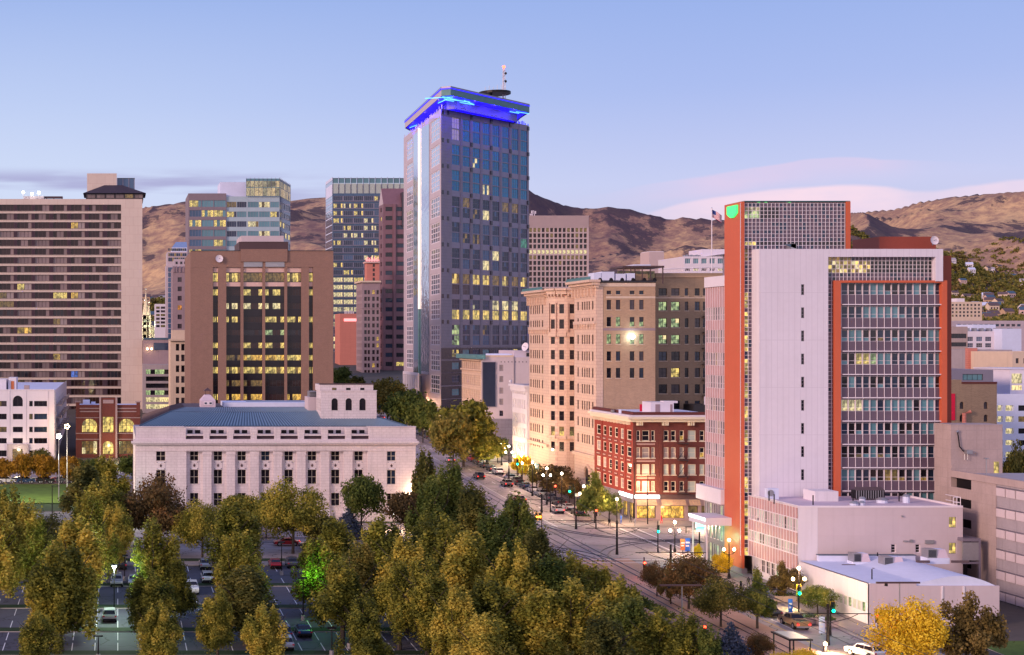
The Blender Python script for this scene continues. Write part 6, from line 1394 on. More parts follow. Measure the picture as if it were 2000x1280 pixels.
def right_side():
    xs = 130.2; D = 232.0; g = -1.3; B = Bld('parking_garage', 'concrete parking garage with square stair tower and long slotted decks', 'parking garage', (xs, D, g))
    zt = Z(832, D); m = MB(); yf = xs*F/(1825-CX); m.box(xs, X(1958, D), D, yf, g, zt, 'concrete'); m.box(xs-0.05, X(1958, D)+0.05, D-0.05, yf, zt+.01, zt+0.2, 'concrete'); B.part(m, 'stair_tower')
    m = MB(); m.box(X(1941, D), X(1950.5, D), D-0.05, D-0.01, Z(930, D), Z(902, D), 'lit_yellow'); B.part(m, 'door')
    m = MB(); m.tube([(X(1868, D), D-0.3, Z(843, D)), (X(1870, D), D-0.3, Z(856, D)), (X(1872, D), D-0.3, Z(872, D)), (X(1880, D), D-0.3, Z(882, D))], 0.09, 'metal_black', 6); m.box(X(1883, D), X(1894, D), D-0.8, D-0.02, Z(886, D), Z(879, D), 'metal_grey'); m.tube([(X(1866, D), D-0.3, Z(844, D)), (X(1870, D), D-0.3, Z(841, D))], 0.15, 'metal_grey', 6)
    for p in (1881, 1887): m.tube([(X(p, D), D-0.4, Z(886, D)), (X(p, D), D-0.4, Z(898, D))], 0.06, 'metal_grey', 4)
    B.part(m, 'exhaust_pipe')
    # decks on the west side, running towards the viewer
    ztop = Z(918, D); yn = xs*F/(2080-CX); W = westw(xs-0.02, yn, D-0.02)
    a, b, c, d = 0.1, W.U(1897), W.U(1945), W.L
    m = MB(); o = W.p0; zb = -2.2; lv = 3.07
    m.obox((o[0], o[1]-b), W.u, c-b, 0, 0.4, zb, ztop-1.1, 'concrete'); m.obox(o, W.u, W.L, -0.15, 0.5, ztop-1.05, ztop, 'concrete'); B.part(m, 'wall')
    for k in range(7):
        z1 = ztop-1.1-lv*k; m = MB()
        m.obox((o[0], o[1]), W.u, b, 0.02, 0.4, z1-lv, z1-1.35 if k else z1-1.5, 'concrete'); m.obox((o[0]+0.6, o[1]), W.u, b, 0.4, 0.6, z1-1.6, z1, 'metal_black'); B.part(m, 'deck_edge')
        m = MB(); u = c+0.15
        while u < W.L-0.2:
            L = min(2.15, W.L-u); m.obox((o[0], o[1]-u), W.u, L, -0.06, 0.3, z1-1.65, z1-0.45, 'pink_plaster'); u += 2.45
        m.obox((o[0], o[1]-c-0.01), W.u, W.L-c, 0.1, 0.4, z1-lv+0.0, z1-1.655, 'concrete_grey'); m.obox((o[0], o[1]-c-0.01), W.u, W.L-c, 0.1, 0.4, z1-0.26, z1-0.01, 'concrete_grey'); m.obox((o[0], o[1]-c-.01), W.u, W.L-c, 0.02, 0.12, z1-0.40, z1-0.28, 'frame_grey'); B.part(m, 'deck_panel_row')
    m = MB(); m.obox((o[0]+0.7, o[1]), W.u, W.L, 0.2, 0.5, zb, ztop-1.1, 'metal_black'); m.poly([(xs, D, ztop-0.5), (xs, yn, ztop-0.5), (xs+40, yn, ztop-0.5), (xs+40, D, ztop-0.5)][::-1], 'roof_grey'); B.part(m, 'core')
    m = MB(); m.tube([(xs+2, D-6, ztop-.5), (xs+2, D-6, ztop+2.2)], 0.08, 'metal_grey', 6); m.box(xs+1.7, xs+2.3, D-6.2, D-5.8, ztop+2.2, ztop+2.35, 'metal_grey'); B.part(m, 'deck_lamp')
    # loading shed with lattice by the annex
    y = 221.0; m = MB(); x0, x1 = X(1881, y), X(1912, y); m.box(x0, x1+0.3, y, y+6, Z(1058, y), Z(1052, y), 'frame_grey'); m.box(x1, x1+0.3, y, y+.3, g, Z(1058, y), 'frame_grey'); m.box(x0, x1, y+0.1, y+.3, Z(1095, y), Z(1060, y), 'metal_grey'); m.box(x0, x1, y+0.05, y+.4, Z(1102, y), Z(1098, y), 'frame_grey'); m.box(x0, x1, y+3, y+3.2, g, Z(1103, y), 'metal_black'); B.part(m, 'loading_bay')
    B.done()
    # brick warehouse with red banner
    D = 300.0; W = front(1846, 1947, D); g = 0; zt = Z(750, D); B = Bld('warehouse', 'old tan brick warehouse with arched windows and a tall red banner', 'building', (W.p0[0], D, g))
    facade(B, W, g, zt, W.cols([(1874.5, 1882.5), (1921.5, 1929)]), W.rows([(785, 799), (810, 824), (840, 852)], 1900), 'olive_tan_brick', dict(ny=2, frame='frame_dark', inset=0.3), lambda i, j: 'glass_mid', arch=lambda i, j: True)
    sides(B, W.p0[0], W.p1[0], D+.01, D+25, g, zt, 'olive_tan_brick', 'roof_pink'); m = MB(); m.box(W.p0[0], X(1878, D), D, D+6, zt, Z(742, D), 'olive_tan_brick'); m.box(X(1878, D)+0.05, W.p1[0], D-0.12, D+0.5, zt+.01, zt+0.4, 'dark_red_brick'); B.part(m, 'parapet')
    m = MB(); m.box(X(1855, D), X(1864.5, D), D-0.2, D-0.05, Z(821, D), Z(769, D), 'banner_red'); B.part(m, 'banner')
    m = MB(); m.tube([(X(1880, D), D-0.6, Z(830, D)), (X(1880, D), D-0.6, Z(808, D)), (X(1892, D), D-0.6, Z(804, D))], 0.4, 'salmon', 8); B.part(m, 'flue_pipe'); B.done()
    # white garage further right
    D = 330.0; W = front(1947, 2090, D); g = G(D); zt = Z(775, D); B = Bld('parking_garage', 'white parking garage with open lit decks, behind the brick warehouse', 'parking garage', (W.p0[0], D, g))
    facade(B, W, g, zt, W.cols([(1948, 1959), (1964, 1980), (1989, 2008), (2016, 2040), (2046, 2080)]), W.rows([(792, 803), (813.5, 824.5), (837, 847.5), (860, 870), (883, 893)], 1970), 'roof_white', dict(fw=0.0, inset=0.8), lambda i, j: 'lit_pale' if i < 2 else ('glass_dark' if (i+j) % 3 else 'lit_dim'))
    sides(B, W.p0[0], W.p1[0], D+.01, D+30, g, zt, 'roof_white', 'roof_white', parapet=0.6)
    D2 = 331; m = MB(); m.box(X(1973, D2+6), X(2080, D2+6), D2+6, D2+20, zt, Z(722, D2+6), 'frame_white'); 
    for a, b in ((730, 749), (753, 762)): m.box(X(1976, D2+6), X(1995, D2+6), D2+5.9, D2+5.99, Z(b, D2+6), Z(a, D2+6), 'lit_pale')
    m.box(X(1970, D2+6), X(2082, D2+6), D2+5.8, D2+20, Z(722, D2+6)+.01, Z(720, D2+6), 'frame_white'); B.part(m, 'office_storey'); B.done()
    # mid-distance blocks
    def simple(name, label, a, b, top, D, mt, cols=None, rows=None, st=None, pick=None, dep=20, roof='roof_grey', extra=None, gap=None):
        W = front(a, b, D); g = G(D); B = Bld(name, label, 'building', (W.p0[0], D, g), cap=60); zt = Z(top, D)
        facade(B, W, g, zt, W.cols(cols) if cols else [], W.rows(rows, a) if rows else [], mt, st or {}, pick, gap=gap)
        sides(B, W.p0[0], W.p1[0], D+.01, D+dep, g, zt, mt, roof, parapet=0.5)
        if extra: m = MB(); extra(m, D, zt); B.part(m, 'roof_plant')
        return B.done()
    def e1(m, D, zt):
        m.box(X(1889, D)-0.1, X(1907, D), D-0.5, D+0.8, G(D), Z(680, D), 'salmon'); m.box(X(1935, D), X(1942, D), D-.2, D-.02, Z(700, D), Z(694, D), 'frame_dark'); m.box(X(1929, D), X(1944, D), D-.2, D-.02, Z(740, D), Z(721, D), 'glass_blue')
    simple('office_building', 'bare grey concrete block with an orange fin, in front of the white hospital', 1889, 1977, 687, 420, 'concrete_grey', extra=e1)
    simple('office_building', 'banded tan office building left of the white hospital blocks', 1850, 1890, 641, 520, 'concrete', [(1856, 1888)], [(652, 661), (669, 677), (684, 692), (699, 707)], dict(nx=5, frame='frame_dark'), lambda i, j: 'glass_dark')
    def e2(m, D, zt):
        for p in range(1892, 1990, 14): m.box(X(p, D), X(p+5, D), D+1, D+3, zt, Z(641, D), 'metal_grey')
        m.box(X(1908, D), X(1954, D), D+3, D+14, zt, Z(634, D), 'roof_white')
    simple('hospital_building', 'white block with grouped square windows and rooftop plant, right edge', 1890, 1957, 650, 560, 'frame_white', [(1889.5, 1901), (1907, 1919), (1924.5, 1936.5), (1942, 1954)], [(658, 667), (670.5, 679), (682.5, 690), (694, 702)], dict(nx=3, ny=2, frame='frame_white'), chooser(4, ['glass_slate', 'glass_blue', 'glass_dark'], ['lit_dim'], 0.1), extra=e2)
    simple('hospital_building', 'blank white panelled block beside the grouped-window block, right edge', 1957.5, 1995, 645, 555, 'roof_white')
    simple('hospital_building', 'long pale block with slotted roof storey far behind the white blocks', 1862, 2060, 629, 640, 'granite_light', [(1870+10.6*k, 1878+10.6*k) for k in range(12)], [(633, 638.5), (645, 650)], dict(frame='frame_white'), chooser(4, ['glass_slate', 'glass_mid']))
    simple('apartment_building', 'tan low block with balconies at the right edge above the garage', 1977.5, 2080, 691, 400, 'cream_stone', [(1984, 1990), (1999, 2006), (2014, 2024)], [(700, 710), (722, 730)], dict(nx=2), chooser(5, ['glass_curtain', 'glass_mid']))
    simple('office_building', 'low pale-roofed building between the brick warehouse and concrete block', 1850, 1940, 727, 330, 'frame_grey', [(1880, 1920)], [(731, 743)], dict(nx=4), lambda i, j: 'glass_aqua', roof='roof_white')
    simple('church_building', 'low grey shed roof building behind the garage stair tower, right edge', 1955, 2080, 752, 345, 'roof_pink')
    def e3(m, D, zt): m.box(X(1872, D), X(1887, D), D+2, D+10, zt, Z(583, D), 'frame_white')
    W = simple('apartment_building', 'small white apartment block among the hillside trees', 1856, 1918, 591, 1120, 'cream_stone', [(1859+7.3*k, 1863+7.3*k) for k in range(8)], [(594, 598), (601, 605), (608, 612), (615, 619)], dict(), chooser(4, ['glass_dark', 'glass_mid'], ['lit_dim'], 0.1), extra=e3)
right_side()

def left_side():
    def simple(name, label, cat, a, b, top, D, mt, cols=None, rows=None, st=None, pick=None, dep=20, roof='roof_grey', gap=None):
        W = front(a, b, D); g = G(D); B = Bld(name, label, cat, (W.p0[0], D, g)); zt = Z(top, D)
        facade(B, W, g, zt, W.cols(cols) if cols else [], W.rows(rows, (a+b)/2) if rows else [], mt, st or {}, pick, gap=gap)
        sides(B, W.p0[0], W.p1[0], D+.01, D+dep, g, zt, mt, roof); return B, W, g, zt
    # white apartments
    D = 400.0; g = G(D); W = front(-60, 106, D); zt = Z(763, D); B = Bld('apartment_building', 'white plaster apartment block with arched top window and side balconies', 'building', (W.p0[0], D, g))
    rows = W.rows([(783.5, 794), (808.5, 819.5), (834, 844.5), (856, 866.5), (880, 892)], 60)
    facade(B, W, g, zt, W.cols([(-52, -20), (-10, 13), (57, 66), (68, 92)]), rows, 'white_plaster', dict(nx=2, frame='frame_dark', fw=0.08, inset=0.5), chooser(3, ['glass_dark', 'glass_slate', 'glass_dark'], ['lit_dim'], 0.12), u1=W.U(18))if 0 else None
    pk = chooser(3, ['glass_dark', 'glass_slate', 'glass_dark'], ['lit_dim'], 0.12)
    st = dict(nx=2, frame='frame_dark', fw=0.08, mw=0.08, inset=0.5)
    facade(B, W, g, zt, W.cols([(-52, -20), (-8, 13)]), rows, 'white_plaster', st, lambda i, j: ('lit_dim', 'glass_mid', 0.7) if j == 0 else pk(i, j), u1=W.U(18))
    facade(B, W, g, zt, W.cols([(25, 44.5)]), [r for r in rows[1:-1]]+[(rows[-1][0], W.z(773, 60))], 'white_plaster', st, pk, u0=W.U(18), u1=W.U(50), arch=lambda i, j: j == 3)
    facade(B, W, g, zt, W.cols([(57, 64), (66.5, 92)]), rows, 'white_plaster', dict(st, nx=3), pk, u0=W.U(50))
    bar(B, W, W.U(14), W.U(55.5), g, W.z(867.5, 60), -0.6, -0.01, 'concrete_grey', 'gateway'); m = MB(); m.box(X(25, D), X(44, D), D-0.75, D-0.62, g, W.z(877, 60), 'lit_dim'); B.part(m, 'doorway')
    for px in (18, 50, 93): bar(B, W, W.U(px)-0.15, W.U(px)+0.15, g, zt, -0.12, -0.01, 'white_plaster', 'pilaster')
    xe = W.p1[0]; yf = D+96; We = Wall((xe, D), (xe, yf))
    facade(B, We, g, zt, [(3+11*k, 6+11*k) for k in range(8)], rows, 'white_plaster', dict(nx=2, inset=0.4), pk)
    for k in range(1, 7):
        for (a, b) in rows[2:5]:
            m = MB(); u = 2+11*k; m.obox((xe, D+u), (0, 1), 6, -1.6, -0.01, a-0.3, a-0.1, 'concrete'); m.obox((xe, D+u), (0, 1), 6, -1.6, -1.5, a-0.09, a+0.9, 'frame_grey'); B.part(m, 'balcony')
    sides(B, W.p0[0], xe-0.01, D+.01, yf, g, zt-0.6, 'white_plaster', 'roof_white', faces='kl'); bar(B, W, 0, W.L, zt+.001, zt+0.3, -0.1, 0.3, 'white_plaster', 'parapet')
    m = MB(); y = D+5; m.box(X(-40, y), X(12, y), y, y+8, zt-0.6, Z(741, y), 'white_plaster'); m.box(X(16, y), X(31, y), y+1, y+8, zt-.6, Z(738, y), 'white_plaster'); m.box(X(21, y), X(27, y), y+0.9, y+0.99, zt-0.5, Z(745, y), 'banner_orange'); m.box(X(47, y), X(57, y), y, y+2, zt-.6, Z(753, y), 'concrete'); B.part(m, 'roof_house')
    B.done()
    # red brick two-storey
    D = 408.0; g = G(D); W = front(148, 274, D); zt = Z(797, D); B = Bld('brick_building', 'two-storey dark red brick hall with arched windows lit yellow', 'building', (W.p0[0], D, g))
    zr = W.rows([(818, 845), (861.5, 887.5), (900, 917)], 200)
    st = dict(nx=4, ny=2, frame='frame_brown', fw=0.1, mw=0.08, inset=0.4)
    def pk(i, j):
        if j == 0: return ('lit_yellow', 'lit_dim', 0.5) if i == 0 else 'lit_yellow'
        return ('lit_pale', 'lit_dim', 0.7) if (j == 1 and i < 1) else ('lit_dim' if j == 1 else ('lit_warm', 'glass_dark', 0.5))
    facade(B, W, g, zt, W.cols([(159.5, 190)]), zr, 'dark_red_brick', st, pk, u1=W.U(194), arch=lambda i, j: j == 1)
    facade(B, W, g, zt, W.cols([(232, 262.5)]), zr, 'dark_red_brick', st, lambda i, j: 'lit_yellow' if j == 0 else 'lit_dim', u0=W.U(229), arch=lambda i, j: j == 1)
    Wc = Wall((X(194, D), D-0.6), (X(229, D), D-0.6)); cc = [(Wc.L*0.18, Wc.L*0.8)]
    facade(B, Wc, g, Z(777, D), cc, [zr[0], zr[1], (zr[2][0], W.z(814, 200))], 'dark_red_brick', dict(st, nx=3), lambda i, j: 'lit_yellow' if j < 2 else 'lit_warm', arch=lambda i, j: j != 1)
    for a, b in ((0.0, 0.5), (Wc.L-0.5, Wc.L)): bar(B, Wc, a, b, g, Z(776, D), -0.25, 0.6, 'mauve_stone', 'pier')
    for y0, y1 in ((799, 797), (847.5, 846), (859, 857.5), (816.8, 815.5), (805, 803)): bar(B, W, 0, W.L, Z(y0, D), Z(y1, D), -0.15, -0.01, 'mauve_stone', 'band')
    bar(B, Wc, 1, Wc.L-1, Z(788, D), Z(781, D), -0.12, -0.01, 'mauve_stone', 'panel')
    for px in (152, 270): bar(B, W, W.U(px)-0.5, W.U(px)+0.5, Z(812, D), Z(786, D), -0.4, 0.5, 'dark_red_brick', 'turret'); bar(B, W, W.U(px)-0.8, W.U(px)+0.8, Z(786, D)+.01, Z(784, D), -0.7, 0.8, 'mauve_stone', 'turret_cap')
    bar(B, W, 0, W.L, zt, Z(791, D), 0, 0.5, 'dark_red_brick', 'parapet'); sides(B, W.p0[0], W.p1[0], D+.01, D+26, g, zt, 'dark_red_brick', 'roof_white')
    m = MB()
    for a, b, c, y in ((162, 175, 782, 6), (178, 186, 786, 9), (200, 226, 779, 12)): m.box(X(a, D+y), X(b, D+y), D+y, D+y+4, zt, Z(c, D+y), 'roof_white')
    B.part(m, 'roof_plant'); B.done()
    # between the slab tower and the brick block
    B, W, g, zt = simple('office_building', 'cream stone office building with cornice and paired windows, beside the brown brick block', 'building', 333, 373, 663, 520, 'cream_stone', [(343.5, 350), (354, 360.5)], [(676+21*k-4, 689+21*k-4) for k in range(7)], dict(ny=2, frame='frame_dark', inset=0.4), chooser(3, ['glass_dark', 'glass_mid']))
    bar(B, W, -0.6, W.L, Z(666, 520), Z(662.5, 520), -1, 0.5, 'cream_stone'); m = MB(); m.box(X(336, 522), X(373, 522), 522, 530, zt, Z(645, 522), 'cream_stone'); B.part(m, 'upper_storey'); B.done()
    B, W, g, zt = simple('office_tower', 'old grey stone tower with a single column of windows and a crenellated top', 'building', 337, 372, 524, 700, 'mauve_stone', [(347, 355)], [(542+18.2*k, 551+18.2*k) for k in range(8)], dict(nx=2, ny=2, frame='frame_brown', inset=0.4), lambda i, j: 'lit_orange' if j == 3 else 'glass_mid')
    m = MB(); m.box(X(340, 700), X(368, 700), 701, 708, zt, Z(506, 700), 'granite_light')
    for p in (338, 343, 350, 357, 363, 369): m.box(X(p, 700), X(p+3, 700), 699.6, 700.6, zt-2, Z(520, 700), 'mauve_stone')
    for p in (343, 352, 360): m.box(X(p, 700), X(p+4, 700), 700.9, 700.99, Z(516, 700), Z(511, 700), 'glass_dark')
    B.part(m, 'crown'); B.done()
    D = 860.0; B = Bld('office_tower', 'stepped blue glass tower with rounded white top floors behind the old grey tower', 'building', (X(324, D), D, G(D)))
    m = MB(); m.box(X(324, D), X(337, D), D, D+14, G(D), Z(519, D), 'granite_light'); m.box(X(327, D), X(366, D), D+2, D+26, G(D), Z(492, D), 'granite_light'); m.box(X(336, D), X(366, D), D+4, D+22, Z(492, D), Z(483, D), 'roof_white')
    m.poly([(X(336, D), D+4, Z(483, D)), (X(366, D), D+4, Z(483, D)), (X(366, D), D+9, Z(471, D)), (X(345, D), D+9, Z(471, D))], 'glass_sky'); B.part(m, 'wall')
    for k in range(14):
        m = MB()
        for i in range(3): m.box(X(328.4+3*i, D), X(330.8+3*i, D), D-0.3, D-0.02, Z(531+10*k, D), Z(522.5+10*k, D), 'glass_blue')
        B.part(m, 'window_band')
    for k, (a, b) in enumerate(((494.5, 500), (503, 510), (484.5, 489.5))):
        m = MB()
        for i in range(9): m.box(X(329+4*i, D), X(332+4*i, D), D+1.7 if k < 2 else D+3.7, D+1.98 if k < 2 else D+3.98, Z(b, D), Z(a, D), 'glass_slate' if (i+k) % 3 else 'lit_dim')
        B.part(m, 'window_band')
    B.done()
    D = 545.0; g = G(D); W = front(279, 333, D); B = Bld('parking_garage', 'open-sided parking garage with white-green lit decks beside the slab tower', 'parking garage', (W.p0[0], D, g))
    rows = W.rows([(722+13.6*k, 731+13.6*k) for k in range(6)], 300)
    facade(B, W, g, Z(712, D), W.cols([(285, 330)]), rows, 'concrete_grey', dict(fw=0.0, inset=1.5, nx=5), lambda i, j: ('lit_green', 'glass_dark', 0.45) if j < 4 else 'lit_pale')
    sides(B, W.p0[0], W.p1[0], D+.01, D+30, g, Z(712, D), 'concrete_grey', 'roof_grey')
    m = MB(); m.box(X(279, D+10), X(330, D+10), D+10, D+25, Z(712, D), Z(664, D+10), 'mauve_stone'); m.box(X(281, D+10), X(333, D+10), D+9.8, D+26, Z(664, D+10)+.02, Z(660, D+10), 'roof_blue'); m.box(X(300, D+10), X(328, D+10), D+9.9, D+9.98, Z(684, D+10), Z(670, D+10), 'glass_slate'); B.part(m, 'upper_block')
    for px, py in ((289, 682), (297, 682)): m = MB(); m.ball((X(px, D), D+8.8, Z(py, D)), 0.35, 'bulb_warm', 8, 5); B.part(m, 'lamp')
    B.done()
    # church with lit spires
    D = 1180.0; g = G(D); B = Bld('church', 'pale floodlit stone church with tall pointed spires behind the slab tower', 'church', (X(286, D), D, g))
    for px, top, w in ((285, 566, 2.3), (291, 592, 1.5), (282, 588, 1.6)):
        m = MB(); x = X(px, D); zb = Z(616, D); m.box(x-w, x+w, D, D+2*w, g, zb, 'lit_crown' if 0 else 'cream_stone'); 
        for k in range(8):
            a, b = math.pi*k/4, math.pi*(k+1)/4; m.poly([(x+w*math.cos(a), D+w+w*math.sin(a), zb), (x+w*math.cos(b), D+w+w*math.sin(b), zb), (x, D+w, Z(top, D))], 'cream_stone')
        for k in range(4): m.box(x-w*0.3, x+w*0.3, D-0.2, D-0.02, zb-3-5*k-2.4, zb-3-5*k, 'lit_crown')
        m.ball((x, D+w, Z(top, D)+0.5), 0.5, 'metal_bright', 6, 4); B.part(m, 'spire')
    m = MB(); m.box(X(288, D), X(325, D), D+4, D+30, g, Z(641, D), 'cream_stone')
    for k in range(9): x = X(290+4*k, D); m.poly([(x-1.2, D+4, Z(641, D)), (x+1.2, D+4, Z(641, D)), (x, D+4, Z(634, D))], 'cream_stone'); m.box(x-0.7, x+0.7, D+3.8, D+3.98, Z(652, D), Z(644, D), 'lit_pale')
    B.part(m, 'nave'); B.done()
    B, W, g, zt = simple('office_building', 'small white office block with balconies behind the church', 'building', 303, 325, 594, 1080, 'frame_white', [(305, 312), (314, 323)], [(599+7.2*k, 603.5+7.2*k) for k in range(6)], dict(nx=2), chooser(3, ['glass_dark', 'glass_mid'], ['lit_dim'], 0.3)); B.done()
left_side()
# ---------------------------------------------------------------- trees
def crown_mesh(kind, seed, leaf, n, size):
    """leaf clumps of a crown that is 1 high and 1 wide, standing on z=0"""
    rg = np.random.RandomState(seed)
    lobes = []
    if kind == 'poplar':
        for i in range(34):
            a = rg.rand()*6.28; t = rg.rand()**0.85; rr = (0.46-0.33*t)*(0.35+0.65*rg.rand())*(1 if t > 0.12 else 0.7); zz = 0.14+0.66*t
            lobes.append((rr*math.cos(a), rr*math.sin(a), zz, (0.055+0.055*rg.rand())*(1.15-0.4*t), 0.12+0.12*rg.rand()))
        lobes.append((0, 0, 0.38, 0.20, 0.28)); lobes.append((0.03, 0, 0.86, 0.05, 0.15)); lobes.append((-0.10, 0.05, 0.80, 0.05, 0.14))
    elif kind == 'round':
        for i in range(20):
            a = rg.rand()*6.28; t = rg.rand(); rr = 0.36*math.sin(math.pi*(0.2+0.7*t)); zz = 0.2+0.6*t
            lobes.append((rr*math.cos(a), rr*math.sin(a), zz, 0.15+0.09*rg.rand(), 0.12+0.08*rg.rand()))
        lobes.append((0, 0, 0.48, 0.33, 0.32))
    elif kind == 'cone':
        for i in range(16):
            a = rg.rand()*6.28; t = rg.rand(); rr = 0.33*(1-t); zz = 0.12+0.7*t; lobes.append((rr*math.cos(a), rr*math.sin(a), zz, 0.14*(1.2-t)+0.02, 0.13))
        lobes.append((0, 0, 0.35, 0.27, 0.28)); lobes.append((0, 0, 0.7, 0.12, 0.25))
    elif kind == 'spruce':
        for k in range(12):
            t = k/12; lobes.append((0, 0, 0.08+0.86*t, 0.46*(1-t)+0.03, 0.045))
    else:
        for i in range(15):
            a = rg.rand()*6.28; t = rg.rand(); rr = 0.38*math.sin(math.pi*(0.2+0.7*t)); zz = 0.15+0.7*t; lobes.append((rr*math.cos(a), rr*math.sin(a), zz, 0.09+0.06*rg.rand(), 0.11+0.08*rg.rand()))
        lobes.append((0, 0, 0.45, 0.18, 0.3))
    L = np.array(lobes); wgt = L[:, 3]**2*L[:, 4]**0.5; wgt /= wgt.sum()
    idx = rg.choice(len(L), n, p=wgt); d = rg.normal(size=(n, 3)); d /= np.linalg.norm(d, axis=1)[:, None]
    r = rg.rand(n)**0.38*(0.86+0.3*rg.rand(n))*(1+0.55*(rg.rand(n) < 0.16)*rg.rand(n)); c = L[idx]
    P = np.stack([c[:, 0]+d[:, 0]*r*c[:, 3], c[:, 1]+d[:, 1]*r*c[:, 3], c[:, 2]+d[:, 2]*r*c[:, 4]], 1)
    nn = d+rg.normal(size=(n, 3))*0.75; nn[:, 2] += 0.25; nn /= np.linalg.norm(nn, axis=1)[:, None]
    t1 = np.cross(nn, rg.normal(size=(n, 3))); t1 /= np.linalg.norm(t1, axis=1)[:, None]; t2 = np.cross(nn, t1)
    s = leaf*(0.55+0.9*rg.rand(n))[:, None]; sw = np.array(size)       # leaf in metres, crown scaled to size here
    P = P*sw
    V = np.stack([P-t1*s, P-t2*s*0.65, P+t1*s, P+t2*s*0.65], 1).reshape(-1, 3)
    return V, n
TREES = {}
def tree_meshes(kind, leafmat_, h, w, seed, leaf):
    key = (kind, leafmat_, seed)
    if key in TREES: return TREES[key]
    n = int(min(9500, 2300+h*w*62)); n = int(n*(0.24/leaf)**1.5)
    th = h*0.16 if kind != 'spruce' else h*0.04
    V, n = crown_mesh(kind, seed, leaf, n, (w*1.12, w*1.12, (h-th)*1.04)); V[:, 2] += th
    me = bpy.data.meshes.new('crown'); me.from_pydata(V.tolist(), [], np.arange(4*n).reshape(n, 4).tolist()); me.materials.append(MATS[leafmat_]); me.update()
    rg = random.Random(seed); mb = MB(); tr = 0.011*h+0.09
    mb.tube([(0, 0, -0.6), (0.05, 0, h*0.2), (rg.uniform(-.2, .2), rg.uniform(-.2, .2), h*0.5), (rg.uniform(-.3, .3), rg.uniform(-.3, .3), h*0.86)], [tr*1.25, tr, tr*0.6, tr*0.12], 'bark', 7)
    for i in range(9):
        a = rg.random()*6.28; z0 = h*(0.17+0.45*rg.random()); L = w*(0.22+0.2*rg.random()); up = L*(1.4 if kind == 'poplar' else 0.8)
        mb.tube([(0, 0, z0), (L*0.5*math.cos(a), L*0.5*math.sin(a), z0+up*0.45), (L*math.cos(a+.2), L*math.sin(a+.2), z0+up)], [tr*0.42, tr*0.26, tr*0.06], 'bark', 5)
    TREES[key] = (me, mb.mesh('trunk'), h, w); return TREES[key]
KL = {'v': ('round', 'leaf_poplar', 'tree', 'street_tree', 'olive round-headed tree'),'p': ('poplar', 'leaf_poplar', 'tree', 'broad_tree', 'olive and gold upright tree'), 'd': ('round', 'leaf_dark', 'tree', 'shade_tree', 'dark round shade tree'),
      'g': ('round', 'leaf_green', 'tree', 'leafy_tree', 'green leafy tree'), 'r': ('round', 'leaf_red', 'tree', 'maple_tree', 'dull reddish maple'), 'o': ('round', 'leaf_orange', 'tree', 'autumn_tree', 'small orange autumn tree'),
      'y': ('round', 'leaf_gold', 'tree', 'autumn_tree', 'bright golden autumn tree'), 's': ('spruce', 'leaf_spruce', 'tree', 'spruce_tree', 'blue spruce'), 'b': ('sparse', 'leaf_brown', 'tree', 'thin_tree', 'thin brownish half-bare tree'),
      'c': ('cone', 'leaf_green', 'tree', 'pear_tree', 'dense green cone-shaped tree'), 'm': ('poplar', 'leaf_green', 'tree', 'broad_tree', 'mid-green upright tree'), 'k': ('poplar', 'leaf_dark', 'tree', 'broad_tree', 'dark olive upright tree')}
tcount = [0]
def tree(k, cx, top, base, wpx, where, D=None):
    kind, lm, cat, nm, look = KL[k]
    if D is None: x, D = gp(cx, base)
    else: x = X(cx, D)
    h = Z(top, D)-G(D); w = wpx*D/F*(1.26 if kind == 'poplar' else 1.05)
    # one of a few ready shapes, scaled a little
    tcount[0] += 1; seed = {'p': 4, 'm': 2, 'k': 2, 'd': 2, 'r': 2, 'g': 2}.get(k, 1); seed = 1+tcount[0] % seed
    big = 'b' if D < 330 else 's'
    href, wref = {'poplar': (13.5, 8.2), 'round': (10.5, 9.5), 'cone': (9, 6), 'spruce': (8, 6), 'sparse': (8, 7)}[kind]
    leaf = 0.16 if D < 262 else (0.24 if D < 330 else 0.38)
    key = (kind, lm, seed*100+int(leaf*100))
    me, tme, h0, w0 = tree_meshes(kind, lm, href, wref, key[2], leaf)
    o = thing(nm, '', cat, (x, D, G(D)), None); later(o, where+cat+k, look, where, cx, 'trees '+where)
    sc_ = (w/w0, w/w0, h/h0); rz = R.random()*6.28
    for nme, m in (('trunk', tme), ('crown', me)):
        c = bpy.data.objects.new(nme, m); sc.collection.objects.link(c); c.parent = o; c.scale = sc_; c.rotation_euler = (0, 0, rz)
    return o
LOT = 'in the parking lot'
for a in [('p', 75, 1200, 1322, 88), ('p', 22, 948, 1165, 105), ('p', 118, 1058, 1275, 150), ('p', 150, 1012, 1225, 145), ('p', 172, 962, 1165, 120), ('p', 305, 1013, 1215, 118), ('p', 292, 1118, 1262, 112), ('p', 342, 1090, 1225, 70), ('p', 60, 985, 1180, 110), ('p', 92, 1120, 1262, 105), ('p', 225, 985, 1130, 80), ('p', 618, 1050, 1200, 100), ('k', 700, 1060, 1230, 120), ('p', 425, 1150, 1290, 80), ('p', 312, 1178, 1330, 95),
          ('p', 457, 985, 1140, 118), ('p', 463, 1042, 1215, 128), ('k', 480, 1108, 1262, 150), ('p', 517, 1180, 1330, 98), ('p', 655, 1012, 1165, 118), ('p', 668, 1098, 1262, 128), ('p', 712, 1166, 1330, 108), ('p', 742, 1010, 1195, 135), ('p', -10, 1000, 1190, 120)]: tree(*a, LOT)
GROVE = 'in the street-side grove'
